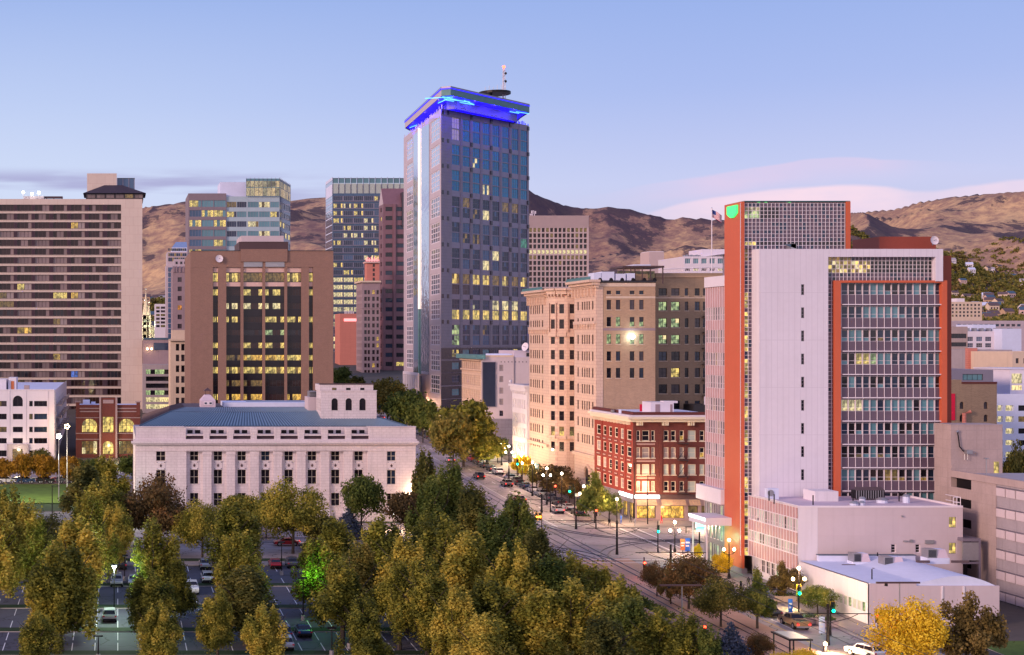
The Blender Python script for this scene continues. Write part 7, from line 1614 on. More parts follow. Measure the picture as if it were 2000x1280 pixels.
for a in [('p', 795, 1050, 1240, 135), ('p', 835, 1090, 1290, 130), ('p', 870, 1010, 1230, 140), ('p', 910, 1040, 1255, 150), ('p', 893, 1150, 1330, 110), ('p', 840, 1000, 1190, 120), ('m', 880, 905, 1105, 105), ('k', 925, 945, 1150, 120), ('m', 965, 1000, 1200, 130),
          ('m', 1010, 965, 1150, 90), ('p', 1008, 1060, 1290, 130), ('p', 960, 1130, 1320, 140), ('k', 1050, 1035, 1215, 115), ('m', 1075, 1085, 1290, 135), ('p', 1115, 1080, 1260, 115), ('p', 1058, 1150, 1330, 140), ('p', 1165, 1105, 1275, 115), ('p', 1130, 1130, 1325, 140),
          ('p', 1210, 1128, 1320, 125), ('m', 1225, 1165, 1345, 125), ('p', 1285, 1195, 1360, 115), ('p', 1335, 1195, 1370, 110), ('m', 840, 940, 1120, 105), ('p', 945, 1200, 1370, 130), ('p', 780, 1100, 1270, 110), ('k', 1180, 1200, 1380, 130), ('m', 1385, 1225, 1380, 90)]: tree(*a, GROVE)
tree('s', 1428, 1210, 1315, 85, GROVE); tree('m', 1004, 1000, 1090, 60, GROVE)
CH = 'before the courthouse'
for a in [('r', 306, 926, 1082, 128), ('v', 395, 975, 1092, 92), ('v', 475, 962, 1048, 85), ('v', 572, 936, 1082, 122), ('g', 706, 922, 1050, 78), ('s', 680, 990, 1052, 62), ('r', 793, 955, 1060, 78), ('d', 625, 1000, 1075, 60), ('d', 520, 985, 1050, 55), ('s', 493, 975, 1046, 34), ('k', 830, 880, 1040, 62), ('m', 850, 925, 1060, 75)]: tree(*a, CH)
LS = 'left of the courthouse'
for a in [('p', 205, 890, 1010, 88), ('k', 165, 905, 1030, 90), ('d', 110, 1005, 1112, 120), ('d', 60, 1010, 1110, 90), ('d', 240, 965, 1075, 75), ('p', 200, 935, 1090, 100), ('d', 20, 1000, 1120, 110)]: tree(*a, LS)
AV = 'before the white apartments'
for a in [('o', 12, 893, 945, 42), ('o', 42, 884, 946, 44), ('o', 86, 886, 946, 46), ('o', 130, 890, 946, 44), ('d', 80, 874, 940, 38), ('b', 145, 905, 947, 34), ('g', 258, 885, 940, 46), ('d', 150, 895, 936, 40), ('g', 176, 895, 940, 34)]: tree(*a, AV)
MS = 'on the far main street'
for a in [('v', 905, 778, 912, 104), ('d', 885, 800, 918, 76), ('v', 945, 845, 915, 66), ('g', 792, 758, 852, 74), ('g', 826, 778, 865, 52), ('d', 757, 735, 830, 70), ('d', 928, 812, 900, 70), ('g', 667, 714, 765, 36), ('k', 697, 735, 775, 50), ('g', 972, 850, 905, 38)]: tree(*a, MS, )
ST = 'on the east pavement'
for a in [('y', 1018, 888, 938, 38), ('r', 1085, 905, 975, 62), ('c', 1162, 918, 1022, 66), ('r', 1112, 925, 985, 44), ('d', 1048, 905, 955, 34), ('g', 1190, 955, 1018, 46)]: tree(*a, ST)
PZ = 'by the orange fin tower'
for a in [('r', 1283, 1097, 1165, 52), ('r', 1345, 1080, 1190, 92), ('d', 1408, 1125, 1225, 92), ('c', 1479, 1108, 1228, 72), ('b', 1532, 1098, 1175, 62), ('g', 1597, 1142, 1202, 62), ('y', 1409, 1076, 1130, 34), ('y', 1362, 1062, 1098, 16), ('b', 1310, 1105, 1180, 50), ('r', 1480, 1235, 1300, 50)]: tree(*a, PZ)
RR = 'below the barrel-roofed hall'
for a in [('y', 1772, 1165, 1322, 118), ('b', 1888, 1160, 1322, 118), ('y', 1560, 1268, 1330, 90)]: tree(*a, RR)
tree('d', 1985, 862, 925, 56, 'behind the parking garage', D=300.0); tree('d', 2020, 868, 930, 60, 'behind the parking garage', D=306.0)
# ---------------------------------------------------------------- district of houses on the far bench
def district():
    rr = random.Random(21)
    # crowns of the trees: countless, one object
    V = []; Fc = []; base = []
    ico = []
    for i in range(6):
        for a in (i*60, ): ico.append((math.cos(math.radians(a)), math.sin(math.radians(a)), 0))
    def clump(x, y, z, r, h, out):
        n = 26
        for q in range(n):
            a = rr.random()*6.28; e = rr.random(); rad = r*math.sqrt(rr.random()); zz = z+h*(0.15+0.85*rr.random()*(1-0.5*(rad/r)))
            px, py = x+rad*math.cos(a), y+rad*math.sin(a); s = r*(0.22+0.25*rr.random())
            d = Vector((rr.gauss(0, 1), rr.gauss(0, 1)-0.6, rr.gauss(0, 1)+0.6)).normalized(); t = d.cross(Vector((rr.gauss(0, 1), rr.gauss(0, 1), rr.gauss(0, 1)))).normalized(); b = d.cross(t)
            k = len(out[0]); c = Vector((px, py, zz))
            for v in (c-t*s, c-b*s*0.8, c+t*s, c+b*s*0.8): out[0].append(tuple(v))
            out[1].append((k, k+1, k+2, k+3))
    A = ([], []); Bq = ([], [])
    for i in range(9800):
        px = rr.uniform(1640, 2080) if rr.random() < 0.8 else rr.choice([rr.uniform(275, 372), rr.uniform(1150, 1425), rr.uniform(560, 640)])
        Dm = 1300+3100*rr.random()**0.72
        if px < 1640: Dm = rr.uniform(1700, 2500)
        x = X(px, Dm); n = noise.noise(Vector((x/170, Dm/260, 0)))
        if n < -0.36: continue
        z = hill_z(x, Dm); clump(x, Dm, z-1, rr.uniform(6, 11), rr.uniform(9, 17), A if rr.random() < 0.8 else Bq)
    for nm, o_, m in (('distant_treeline', A, 'leaf_dark'), ('autumn_treeline', Bq, 'leaf_brown')):
        me = bpy.data.meshes.new(nm); me.from_pydata(o_[0], [], o_[1]); me.materials.append(MATS[m]); o = bpy.data.objects.new(nm, me); sc.collection.objects.link(o); o['kind'] = 'stuff'
    protos = []
    for wall, roof in (('cream_stone', 'roof_brown'), ('frame_white', 'roof_grey'), ('tan_brick', 'roof_brown'), ('white_plaster', 'roof_white'), ('pink_band', 'roof_blue')):
        h = thing('house', 'small gabled house among the hillside trees', 'house', (0, 0, -500)); m = MB(); m.box(-7, 7, -5, 5, -507, -494, wall, skip='t')
        for s in (-1, 1): m.poly([(s*7, -5, -494), (s*7, 5, -494), (s*7, 0, -490)], wall)
        m.build('wall', h); m = MB(); m.poly([(-7.6, -5.6, -494.3), (7.6, -5.6, -494.3), (7.6, 0, -489.8), (-7.6, 0, -489.8)], roof); m.poly([(7.6, 5.6, -494.3), (-7.6, 5.6, -494.3), (-7.6, 0, -489.8), (7.6, 0, -489.8)], roof); m.build('roof', h)
        m = MB()
        for a in (-5, -1, 3): m.box(a, a+2, -5.1, -5.01, -499, -496.5, 'glass_dark' if a else 'lit_warm')
        m.build('window', h); protos.append(h)
    used = set(); n = 0
    while n < 230:
        px = rr.uniform(1660, 2060) if rr.random() < 0.86 else rr.choice([rr.uniform(280, 368), rr.uniform(1200, 1330)])
        Dm = rr.uniform(1350, 4100) if px > 1500 else rr.uniform(1900, 2600); x = X(px, Dm); z = hill_z(x, Dm)
        if CY-(z-H)*F/Dm > 640: continue
        i = rr.randrange(5); lab = 'small gabled house among the hillside trees'
        if i not in used: h = protos[i]; h.location = (x, Dm, z+7.5); h.rotation_euler = (0, 0, rr.uniform(-0.5, 0.5)); used.add(i); h['group'] = 'houses on the hillside'
        else: h = copy_tree(protos[i], (x, Dm, z+7.5), rr.uniform(-0.6, 0.6), lab, 'houses on the hillside')
        n += 1
    # long terrace of grey roofs
    D = 1700.0
    for k in range(7):
        o = thing('terraced_house', '', 'house', (X(1866+13*k, D), D+k*4, hill_z(X(1866+13*k, D), D+k*4)+3)); later(o, 'terraces', 'pale terraced house with a blue-grey roof', 'in the long hillside terrace', k, 'terraced houses on the hillside')
        l = o.location; m = MB(); m.box(l.x-3.5, l.x+3.4, l.y, l.y+10, l.z-6, l.z+5, 'frame_white'); m.build('wall', o); m = MB(); m.poly([(l.x-3.7, l.y-.5, l.z+4.8), (l.x+3.6, l.y-.5, l.z+4.8), (l.x+3.6, l.y+6, l.z+8.4), (l.x-3.7, l.y+6, l.z+8.4)], 'roof_blue'); m.build('roof', o)
district()
# ---------------------------------------------------------------- cars
def car_proto(kind):
    o = thing({'sedan': 'parked_car', 'suv': 'parked_car', 'pickup': 'pickup_truck'}[kind], '', 'car' if kind != 'pickup' else 'pickup truck', (0, 0, 0))
    if kind == 'sedan': L, W_, hb, ht = 4.7, 1.82, 0.92, 1.42; prof = [(-2.32, .32), (-2.35, .62), (-2.22, .80), (-1.2, .92), (1.45, .95), (2.2, .90), (2.33, .68), (2.30, .32)]; cab = [(-1.25, .93), (-0.45, 1.38), (0.75, 1.42), (1.62, .96)]
    elif kind == 'suv': L, W_, hb, ht = 4.7, 1.9, 1.05, 1.72; prof = [(-2.3, .38), (-2.35, .75), (-2.2, .98), (-1.15, 1.05), (2.2, 1.08), (2.33, .9), (2.32, .38)]; cab = [(-1.2, 1.06), (-0.55, 1.64), (0.3, 1.72), (1.75, 1.68), (2.2, 1.09)]
    else: L, W_, hb, ht = 5.6, 1.98, 1.15, 1.85; prof = [(-2.8, .48), (-2.82, .9), (-2.65, 1.12), (-1.35, 1.2), (0.95, 1.2), (0.96, 1.2), (2.78, 1.2), (2.8, .5)]; cab = [(-1.4, 1.21), (-0.75, 1.8), (0.55, 1.84), (0.95, 1.21)]
    hw = W_/2; wx = L*0.3; wr = 0.36 if kind != 'pickup' else 0.42
    def extr(m, pts, w0, w1, mt, top=None):
        n = len(pts)
        for s in (-1, 1):
            q = [(s*w0 if z < hb+.02 else s*w1, x, z) for x, z in pts]; m.poly(q if s < 0 else q[::-1], mt)
        for i in range(n-1):
            (x0, z0), (x1, z1) = pts[i], pts[i+1]; a = w0 if z0 < hb+.02 else w1; b = w0 if z1 < hb+.02 else w1
            m.poly([(a, x0, z0), (-a, x0, z0), (-b, x1, z1), (b, x1, z1)], top[i] if top else mt)
        (x0, z0), (x1, z1) = pts[-1], pts[0]; m.poly([(w0, x0, z0), (-w0, x0, z0), (-w0, x1, z1), (w0, x1, z1)], mt)
    m = MB(); pw = prof
    hb_s = hb; extr(m, [(x, z) for x, z in pw], hw, hw, 'car_paint')
    tops = ['car_paint']*(len(cab)); 
    extr(m, [(x, z) for x, z in cab], hw*0.93, hw*0.78, 'car_paint')
    for s in (-1, 1):        # wheel arches
        for y in (-wx, wx): m.tube([(s*(hw-0.25), y, wr), (s*(hw+0.012), y, wr)], wr+0.07, 'tyre', 14)
    if kind == 'pickup': m.box(-hw+.12, hw-.12, 1.05, 2.68, 1.205, 1.21, 'tyre'); 
    b = m.build('body', o); me = b.data
    # glazing proud of the cabin
    g = MB(); e = 0.012
    def shr(p, q, w0, w1, t0=0.12, t1=0.88):
        (x0, z0), (x1, z1) = p, q; d = Vector((0, x1-x0, z1-z0)); nrm = Vector((0, -(z1-z0), (x1-x0))).normalized()*e*1.5
        P = lambda t, s: (s*(w0+(w1-w0)*t)*0.9, x0+(x1-x0)*t+nrm.y, z0+(z1-z0)*t+nrm.z)
        g.poly([P(t0, -1), P(t0, 1), P(t1, 1), P(t1, -1)], 'glass_dark')
    shr(cab[0], cab[1], hw*.93, hw*.78); shr(cab[-2], cab[-1], hw*.78, hw*.93)
    ys = [c[0] for c in cab]; zt = cab[1][1]-0.08; zb = cab[0][1]+0.07
    for s in (-1, 1):
        a0, a1 = cab[0][0]+0.28, cab[1][0]+0.06; b1, b0 = cab[-2][0]-0.08, cab[-1][0]-0.3
        mid = (a1+b1)/2
        for (p, q, r_, t) in ((a0, mid-0.04, mid-0.04, a1), (mid+0.04, b0, b1, mid+0.04)):
            xx = lambda z: s*(hw*.93+(hw*.78-hw*.93)*(z-hb)/(ht-hb)+0.012)
            g.poly([(xx(zb), p, zb), (xx(zb), q, zb), (xx(zt), r_, zt), (xx(zt), t, zt)], 'glass_dark')
    g.build('glazing', o)
    for s in (-1, 1):
        for y in (-wx, wx):
            w = MB(); w.tube([(s*(hw-0.2), y, wr), (s*(hw+0.03), y, wr)], wr, 'tyre', 16); wo = w.build('wheel', o); w = MB(); w.tube([(s*(hw+0.031), y, wr), (s*(hw+0.045), y, wr)], wr*0.6, 'metal_grey', 10); w.build('rim', wo)
        h = MB(); y = -L/2+0.02; h.box(s*hw*0.86-0.17, s*hw*0.86+0.1, y-0.03, y+0.12, hb-0.32, hb-0.16, 'frame_white'); h.build('headlight', o)
        h = MB(); y = L/2-0.02; h.box(s*hw*0.86-0.15, s*hw*0.86+0.11, y-0.12, y+0.03, hb-0.28, hb-0.1, 'flag_red'); h.build('taillight', o)
    bp = MB(); bp.box(-hw*0.95, hw*0.95, -L/2-0.05, -L/2+0.06, 0.34, 0.56, 'metal_black' if kind != 'pickup' else 'metal_grey'); bp.build('bumper', o); bp = MB(); bp.box(-hw*0.95, hw*0.95, L/2-0.06, L/2+0.05, 0.34, 0.56, 'metal_black' if kind != 'pickup' else 'metal_grey'); bp.build('bumper', o)
    return o
PROTO = {k: car_proto(k) for k in ('sedan', 'suv', 'pickup')}; first = dict(sedan=1, suv=1, pickup=1)
COL = {'white': (.72, .72, .75), 'silver': (.38, .38, .42), 'black': (.015, .015, .02), 'grey': (.10, .10, .12), 'red': (.38, .012, .02), 'blue': (.02, .06, .16), 'gold': (.36, .22, .10), 'green': (.02, .07, .05)}
def car(kind, col, px, py, rz, where, D=None, x=None, lights=None):
    if D is None: x, D = gp(px, py)
    elif x is None: x = X(px, D)
    # face along the slope of the street
    o = copy_tree(PROTO[kind], (x, D, G(D)+0.03), math.radians(rz), None, None, COL[col])
    word = {'sedan': 'saloon car', 'suv': 'estate car', 'pickup': 'pickup truck'}[kind]
    later(o, where, col+' '+word, where, px, 'cars '+where)
    if lights:
        L = 2.36 if kind != 'pickup' else 2.82
        for s in (-1, 1):
            for yy, m_ in ((L, 'tail_red'), (-L, 'head_white')):
                if (yy > 0) == (lights == 'tail'):
                    mb = MB(); mb.box(s*0.78-0.13, s*0.78+0.13, yy-0.02, yy+0.045, 0.66, 0.84, m_); mb_o = mb.mesh('lamp_lens'); q = bpy.data.objects.new('lamp_lens', mb_o); sc.collection.objects.link(q); q.parent = o
    return o
# rz: 0 = facing the viewer with its front (front is -y); 180 = tail to the viewer
P = 'parked in the lot'
for a in [('pickup', 'white', 374, 1157, 0), ('suv', 'white', 405, 1136, 180), ('suv', 'silver', 401, 1110, 180), ('suv', 'silver', 228, 1143, 0), ('sedan', 'silver', 262, 1141, 0), ('suv', 'black', 236, 1110, 180), ('suv', 'silver', 214, 1211, 180),
          ('sedan', 'red', 537, 1108, 180), ('suv', 'grey', 570, 1107, 180), ('suv', 'blue', 553, 1244, 180), ('sedan', 'blue', 592, 1240, 180), ('suv', 'silver', 556, 1266, 180), ('sedan', 'silver', 55, 1121, 180), ('suv', 'white', 92, 1118, 0), ('sedan', 'grey', 150, 1190, 0)]:
    car(a[0], a[1], a[2], a[3], a[4], P)
Q = 'on the cross street'
for a in [('suv', 'silver', 249, 1068, 90, None), ('sedan', 'white', 365, 1060, 90, None), ('sedan', 'red', 560, 1066, -90, 'tail'), ('suv', 'grey', 610, 1071, -90, 'tail'), ('sedan', 'silver', 130, 1067, -90, None), ('suv', 'black', 60, 1062, -90, 'tail')]: car(a[0], a[1], a[2], a[3], a[4], Q, lights=a[5])
cols = ['black', 'silver', 'black', 'grey', 'white', 'white', 'blue', 'black', 'silver', 'white', 'black', 'grey', 'black', 'red', 'black', 'grey', 'silver', 'black', 'blue', 'black', 'silver', 'grey', 'black', 'white', 'black']
Y = 309.0
for i in range(25):
    if i in (9, 18): Y += 5
    car(['sedan', 'suv', 'sedan', 'suv', 'pickup'][(i*7) % 5], cols[i], (X_ := 95.6)*F/Y+CX, 0, 180, 'at the main street kerb', D=Y, x=95.6); Y += 6.6
N_ = 'driving on the main street'
for x, y, c, k, rz, l in ((88.5, 327, 'red', 'sedan', 180, 'tail'), (92.2, 352, 'grey', 'suv', 180, 'tail'), (89.0, 398, 'silver', 'sedan', 180, 'tail'), (72.6, 360, 'white', 'suv', 0, 'head'), (76.0, 420, 'grey', 'sedan', 0, 'head'), (92.3, 312, 'silver', 'sedan', 180, 'tail'), (88.8, 365, 'black', 'suv', 180, 'tail'), (92.1, 420, 'white', 'sedan', 180, 'tail'), (72.5, 318, 'grey', 'sedan', 0, 'head'), (72.6, 395, 'black', 'suv', 0, 'head'), (76.1, 480, 'silver', 'suv', 0, 'head'), (92.2, 520, 'red', 'sedan', 180, 'tail'), (75.8, 340, 'blue', 'sedan', 0, 'head'), (72.4, 455, 'silver', 'sedan', 0, 'head'), (89.5, 470, 'black', 'suv', 180, 'tail'), (76.2, 520, 'white', 'sedan', 0, 'head')):
    car(k, c, x*F/y+CX, 0, rz, N_, D=y, x=x, lights=l)
car('pickup', 'gold', 1537, 1219, 180, 'in the lane by the planters', D=201.0, x=91.6, lights='tail'); car('sedan', 'black', 1512, 1200, 180, 'in the lane by the planters', D=208.5, x=91.4)
car('suv', 'white', 1690, 1290, 200, 'at the bottom edge near the street corner', D=183.5, x=X(1690, 183.5))
AVC = 'parked by the lawn'
for i, c in enumerate(['silver', 'white', 'grey', 'blue', 'silver', 'black', 'red', 'grey']):
    car(['sedan', 'suv'][i % 2], c, -6+19*i, 0, 90, AVC, D=357.0, x=X(-6+19*i, 357)+0.01*i)
for o in PROTO.values():
    for ch in list(o.children_recursive): bpy.data.objects.remove(ch)
    bpy.data.objects.remove(o)
# ---------------------------------------------------------------- street furniture
def pt(loc, power, col, r=0.35):
    l = bpy.data.lights.new('lamp_light', 'POINT'); l.energy = power; l.color = col; l.shadow_soft_size = r
    o = bpy.data.objects.new('lamp_light', l); sc.collection.objects.link(o); o.location = loc; return o
def globe_lamp(px, py_top, D, where, n=3, light=900, col=(1, .66, .36)):
    """black post with white globes, as on this street"""
    x = X(px, D); g = G(D)+0.14; zt = Z(py_top, D); o = thing('street_lamp', '', 'street lamp', (x, D, g)); later(o, 'lamps'+where+str(n), 'black lamp post with %s lit white globe%s' % (('three', 's') if n == 3 else ('one', '')), where, px, 'globe street lamps'); light *= 2.6 if D > 256 else (0.35 if px == 1424 else 1.8)
    m = MB(); m.tube([(x, D, g), (x, D, g+0.5), (x, D, g+0.9), (x, D, zt-0.4)], [0.28, 0.24, 0.11, 0.08], 'metal_black', 8)
    if n == 3:
        z = zt-1.9
        m.tube([(x-0.8, D, z+0.1), (x-0.75, D, z-0.25), (x, D, z-0.45), (x+0.75, D, z-0.25), (x+0.8, D, z+0.1)], 0.05, 'metal_black', 6); m.ball((x, D, z-0.45), 0.16, 'metal_black', 8, 5)
    m.build('post', o); L = [(0, zt)]+([(-0.8, zt-1.5), (0.8, zt-1.5)] if n == 3 else [])
    for dx, z in L:
        b = MB(); b.ball((x+dx, D, z), 0.22, 'bulb_warm' if D < 260 else 'bulb_white', 12, 8, 1.15); b.tube([(x+dx, D, z-0.5), (x+dx, D, z-0.33)], [0.1, 0.2], 'metal_black', 8); b.build('globe', o, True)
    if light: pt((x, D-0.9, zt-0.4), light, col)
    return o
for px, py, D in ((1318, 1020, 262), (1424, 1055, 236), (1560, 1110, 206), (994, 872, 372), (963, 852, 410), (925, 845, 425), (905, 862, 436), (1097, 925, 312), (1040, 903, 335), (1205, 975, 296), (1612, 1258, 186), (838, 795, 520), (826, 812, 500), (816, 815, 512), (1378, 1008, 288)):
    globe_lamp(px, py, D, 'on the main street', 1 if px in (1205, 1040, 1097, 925) else 3, 1000 if D < 300 else 800)
for px, py, D in ((1012, 880, 362), (1068, 915, 322), (980, 866, 390), (948, 856, 404), (888, 838, 455), (858, 828, 485), (1140, 950, 302)): globe_lamp(px, py, D, 'on the east kerb', 3, 700)
for px, py, D in ((800, 900, 330), (812, 960, 300), (1020, 905, 350), (770, 1005, 288)): globe_lamp(px, py, D, 'near the courthouse corner', 1, 500)
pt((X(1265, 299), 298.5, 7.5), 900, (1, .62, .3)); pt((X(1310, 299), 299, 2.8), 260, (1, .6, .25)); pt((X(1395, 246), 246, 4), 500, (.2, 1, .5))
for px in (815, 828, 836): pt((X(px, 520), 520, G(520)+6), 900, (1, .5, .25), 0.5)
pt((96, 378, G(378)+1.2), 1100, (1, .85, .5)); pt((98, 384, G(384)+1.2), 700, (1, .9, .6))
for k in range(5): pt((103.2, 383+3*k, G(385)+1.0), 120, (1, .85, .55), 0.2)
# church and brown tower floodlight
for px in (282, 291, 305): pt((X(px, 1170), 1160, G(1170)+14), 5000, (.85, 1, .6), 2)
pt((X(228, 400), 396, G(400)+4), 900, (.9, 1, .5)); pt((X(212, 400), 403, G(400)+3.4), 600, (1, .65, .25)); pt((X(130, 398), 395, G(400)+9), 1500, (1, .6, .25)); pt((X(35, 398), 397, 7), 400, (1, .8, .5)); pt((X(245, 296), 293, 4), 800, (.9, 1, .7)); pt((X(225, 325), 320, 3.5), 700, (.9, 1, .7)); pt((X(110, 330), 326, 11), 2600, (1, .9, .55)); pt((X(40, 330), 326, 9), 1500, (.9, 1, .5)); pt((X(280, 352), 345, 6), 700, (1, .8, .5))
# starry lit small trees: warm spots under crowns on the plaza
for px, D, e in ((1408, 232, 260), (1535, 214, 300), (1472, 226, 260), (1600, 204, 200), (1362, 250, 120)): pt((X(px, D), D-1.5, G(D)+0.8), e, (1, .72, .25), 0.15)
def signal(px, py, D, where, lamp, armpx=None, back=None, h=1.05, pole=True):
    """traffic signal head on its pole, with an optional curved arm"""
    x = X(px, D); z = Z(py, D); g = G(D)+0.1; xp = X(armpx, D) if armpx else x
    o = thing('traffic_signal', '', 'traffic signal', (xp, D, g)); w = {'signal_green': 'green', 'signal_red': 'red', 'signal_amber': 'amber'}[lamp]
    later(o, 'sig'+where+w, 'black traffic signal showing '+w, where, px, 'traffic signals')
    m = MB()
    if pole:
        m.tube([(xp, D, g), (xp, D, g+1.0), (xp, D, (z+1.6) if not armpx else z+0.4)], [0.16, 0.11, 0.09], 'metal_black', 8)
        if armpx: m.tube([(xp, D, z+0.4), (xp+(x-xp)*0.3, D, z+1.3), (x, D, z+1.5)], [0.09, 0.07, 0.05], 'metal_black', 6)
        m.build('pole', o)
    m = MB(); m.box(x-0.2, x+0.2, D-0.25, D-0.05, z-0.45, z+0.95, 'metal_black')
    if back: 
        for q in ((x-.32, x-.26, z-.5, z+1.05), (x+.26, x+.32, z-.5, z+1.05), (x-.26, x+.26, z+1.0, z+1.05)): m.box(q[0], q[1], D-0.06, D-0.03, q[2], q[3], 'yellow_plastic')
    hs = m.build('housing', o); order = ['signal_red', 'signal_amber', 'signal_green']
    for i, l in enumerate(order):
        b = MB(); zz = z+0.7-0.45*i; b.ball((x, D-0.27, zz), 0.19, l if l == lamp else 'metal_black', 10, 6); b.build('lens', hs, True)
    zz = z+0.7-0.45*order.index(lamp); pt((x, D-0.7, zz), 60, {'green': (0, 1, .4), 'red': (1, .05, .02), 'amber': (1, .4, .05)}[w], 0.1)
    return o
C1 = 'at the brick corner crossing'; C2 = 'at the near crossing'; C3 = 'farther up the main street'
signal(1285, 1036, 262, C1, 'signal_green'); signal(1112, 958, 305, C1, 'signal_green', 1122); signal(1084, 956, 312, C1, 'signal_red', 1075); signal(1258, 1108, 238, C1, 'signal_red')
signal(1164, 1004, 290, C1, 'signal_red', None); signal(1560, 1156, 206, C2, 'signal_green', None, True); signal(1626, 1190, 195, C2, 'signal_green', 1622, True); signal(1712, 1212, 198, C2, 'signal_red')
signal(909, 876, 420, C3, 'signal_green'); signal(963, 888, 405, C3, 'signal_green', 945); signal(873, 866, 470, C3, 'signal_green'); signal(847, 852, 500, C3, 'signal_green'); signal(930, 874, 415, C3, 'signal_green'); signal(1010, 905, 360, C3, 'signal_green'); signal(817, 1010, 282, 'near the courthouse corner', 'signal_amber')
signal(1054, 1012, 278, C1, 'signal_amber', 1058, True); signal(1047, 1012, 279, C1, 'signal_amber', 1041, True); signal(1375, 1235, 190, C2, 'signal_red', 1345)
def tram_pole(px, py_top, D, where, arm=5.5, both=True):
    x = X(px, D); g = G(D); zt = Z(py_top, D); o = thing('tram_wire_pole', '', 'tram pole', (x, D, g)); later(o, 'tp', 'dark steel tram wire pole with cross arms', where, px, 'tram wire poles')
    m = MB(); m.tube([(x, D, g), (x, D, g+1.2), (x, D, zt)], [0.26, 0.19, 0.15], 'metal_black', 10); m.build('post', o); z = zt-1.6
    for s in (-1, 1) if both else (1,):
        m = MB(); m.tube([(x, D, z+0.4), (x+s*arm, D, z+0.35)], 0.06, 'metal_black', 6); m.tube([(x, D, z-0.9), (x+s*arm*0.5, D, z-0.2), (x+s*arm*0.7, D, z+0.3)], 0.045, 'metal_black', 6); m.build('arm', o)
    return o
for px, py, D in ((951, 893, 392), (838, 842, 540), (872, 866, 470), (908, 870, 430), (994, 915, 352), (1058, 965, 312), (1125, 1005, 290), (1205, 1018, 260), (1310, 1064, 232), (1447, 1135, 212), (1617, 1180, 190)): tram_pole(px, py, D, 'along the tram tracks')
# contact wires
m = MB()
for x in (81.0, 84.4):
    for dz in (5.9, 7.1): m.tube([(x, y, G(y)+dz+(0.0 if dz < 6 else 0.3*math.cos((y % 45)/45*6.28))) for y in range(150, 560, 15)], 0.03, 'metal_black', 4)
tag(m.build('tram_wire'), 'thin black tram contact wires strung along the main street', 'overhead wire')
def lot_lamp(px, py_top, D, lit_, where='in the parking lot'):
    x = X(px, D); g = G(D); zt = Z(py_top, D); o = thing('lot_lamp', '', 'lamp post', (x, D, g)); later(o, 'lot'+str(lit_), 'tall thin %s lamp post' % ('lit' if lit_ else 'unlit'), where, px, 'lamp posts in the parking lot')
    m = MB(); m.tube([(x, D, g), (x, D, g+0.7)], 0.28, 'kerb', 8); m.tube([(x, D, g+0.7), (x, D, zt)], [0.10, 0.06], 'metal_black', 6); m.build('post', o)
    m = MB(); m.box(x-0.55, x+0.55, D-0.3, D+0.3, zt, zt+0.16, 'metal_black'); m.box(x-0.3, x+0.3, D-0.22, D+0.22, zt-0.06, zt-0.002, 'bulb_cool' if lit_ else 'glass_frost'); m.build('lamp_head', o)
    if lit_: b = MB(); b.ball((x, D-0.1, zt-0.15), 0.25, 'bulb_cool', 8, 6); b.build('bulb', o); pt((x, D-0.3, zt-0.6), 2600, (.8, 1, .85), 0.3)
for px, py, D, l in ((223, 1105, 207, True), (243, 1086, 235, False), (592, 1130, 205, False), (550, 1060, 240, False), (192, 1243, 182, False), (648, 1228, 184, False), (52, 1085, 224, False), (682, 1215, 188, False)): lot_lamp(px, py, D, l)
pt((X(186, 209), 205, 5.0), 420, (.3, 1, .12), 0.8); pt((X(606, 209), 205, 5.0), 420, (.2, 1, .1), 0.8); pt((X(252, 208), 204, 5.0), 260, (.3, 1, .12), 0.8)
# tall poles near the avenue
for px, py, D, s in ((131, 833, 330, 'flood'), (115, 852, 325, 'flood'), (102, 950, 300, 'street'), (1265, 930, 296, 'tall'), (1239, 905, 298, 'tall'), (1340, 1030, 285, 'tall'), (1757, 1140, 190, 'wood'), (1332, 1145, 200, 'wood'), (1660, 1110, 240, 'x')):
    if s == 'x': continue
    x = X(px, D); g = G(D); zt = Z(py, D); o = thing('utility_pole', '', 'utility pole', (x, D, g)); later(o, 'util', {'flood': 'tall pale lamp mast', 'street': 'dark street lamp pole', 'tall': 'tall thin steel pole', 'wood': 'pole with a long dark cross bar'}[s], 'seen over the streets', px, 'poles')
    m = MB(); m.tube([(x, D, g), (x, D, zt)], [0.12, 0.07], {'flood': 'metal_grey', 'street': 'metal_black', 'tall': 'metal_black', 'wood': 'metal_grey'}[s], 8); m.build('post', o)
    m = MB()
    if s == 'flood':
        for q in range(5): m.ball((x+0.45*math.cos(q*1.25), D-0.3, zt+0.45*math.sin(q*1.25)), 0.17, 'bulb_warm' if px == 131 else 'bulb_white', 7, 5)
    elif s == 'wood': m.box(x-3, x+2.6, D-0.1, D+0.1, zt+0.0, zt+0.22, 'frame_brown'); m.tube([(x-1.8, D-.15, zt), (x-1.8, D-.15, zt-0.3)], 0.2, 'metal_black', 6)
    else: m.box(x-0.2, x+1.5, D-0.1, D+0.1, zt, zt+0.12, 'metal_black')
    m.build('lamp_head' if s != 'wood' else 'cross_bar', o)
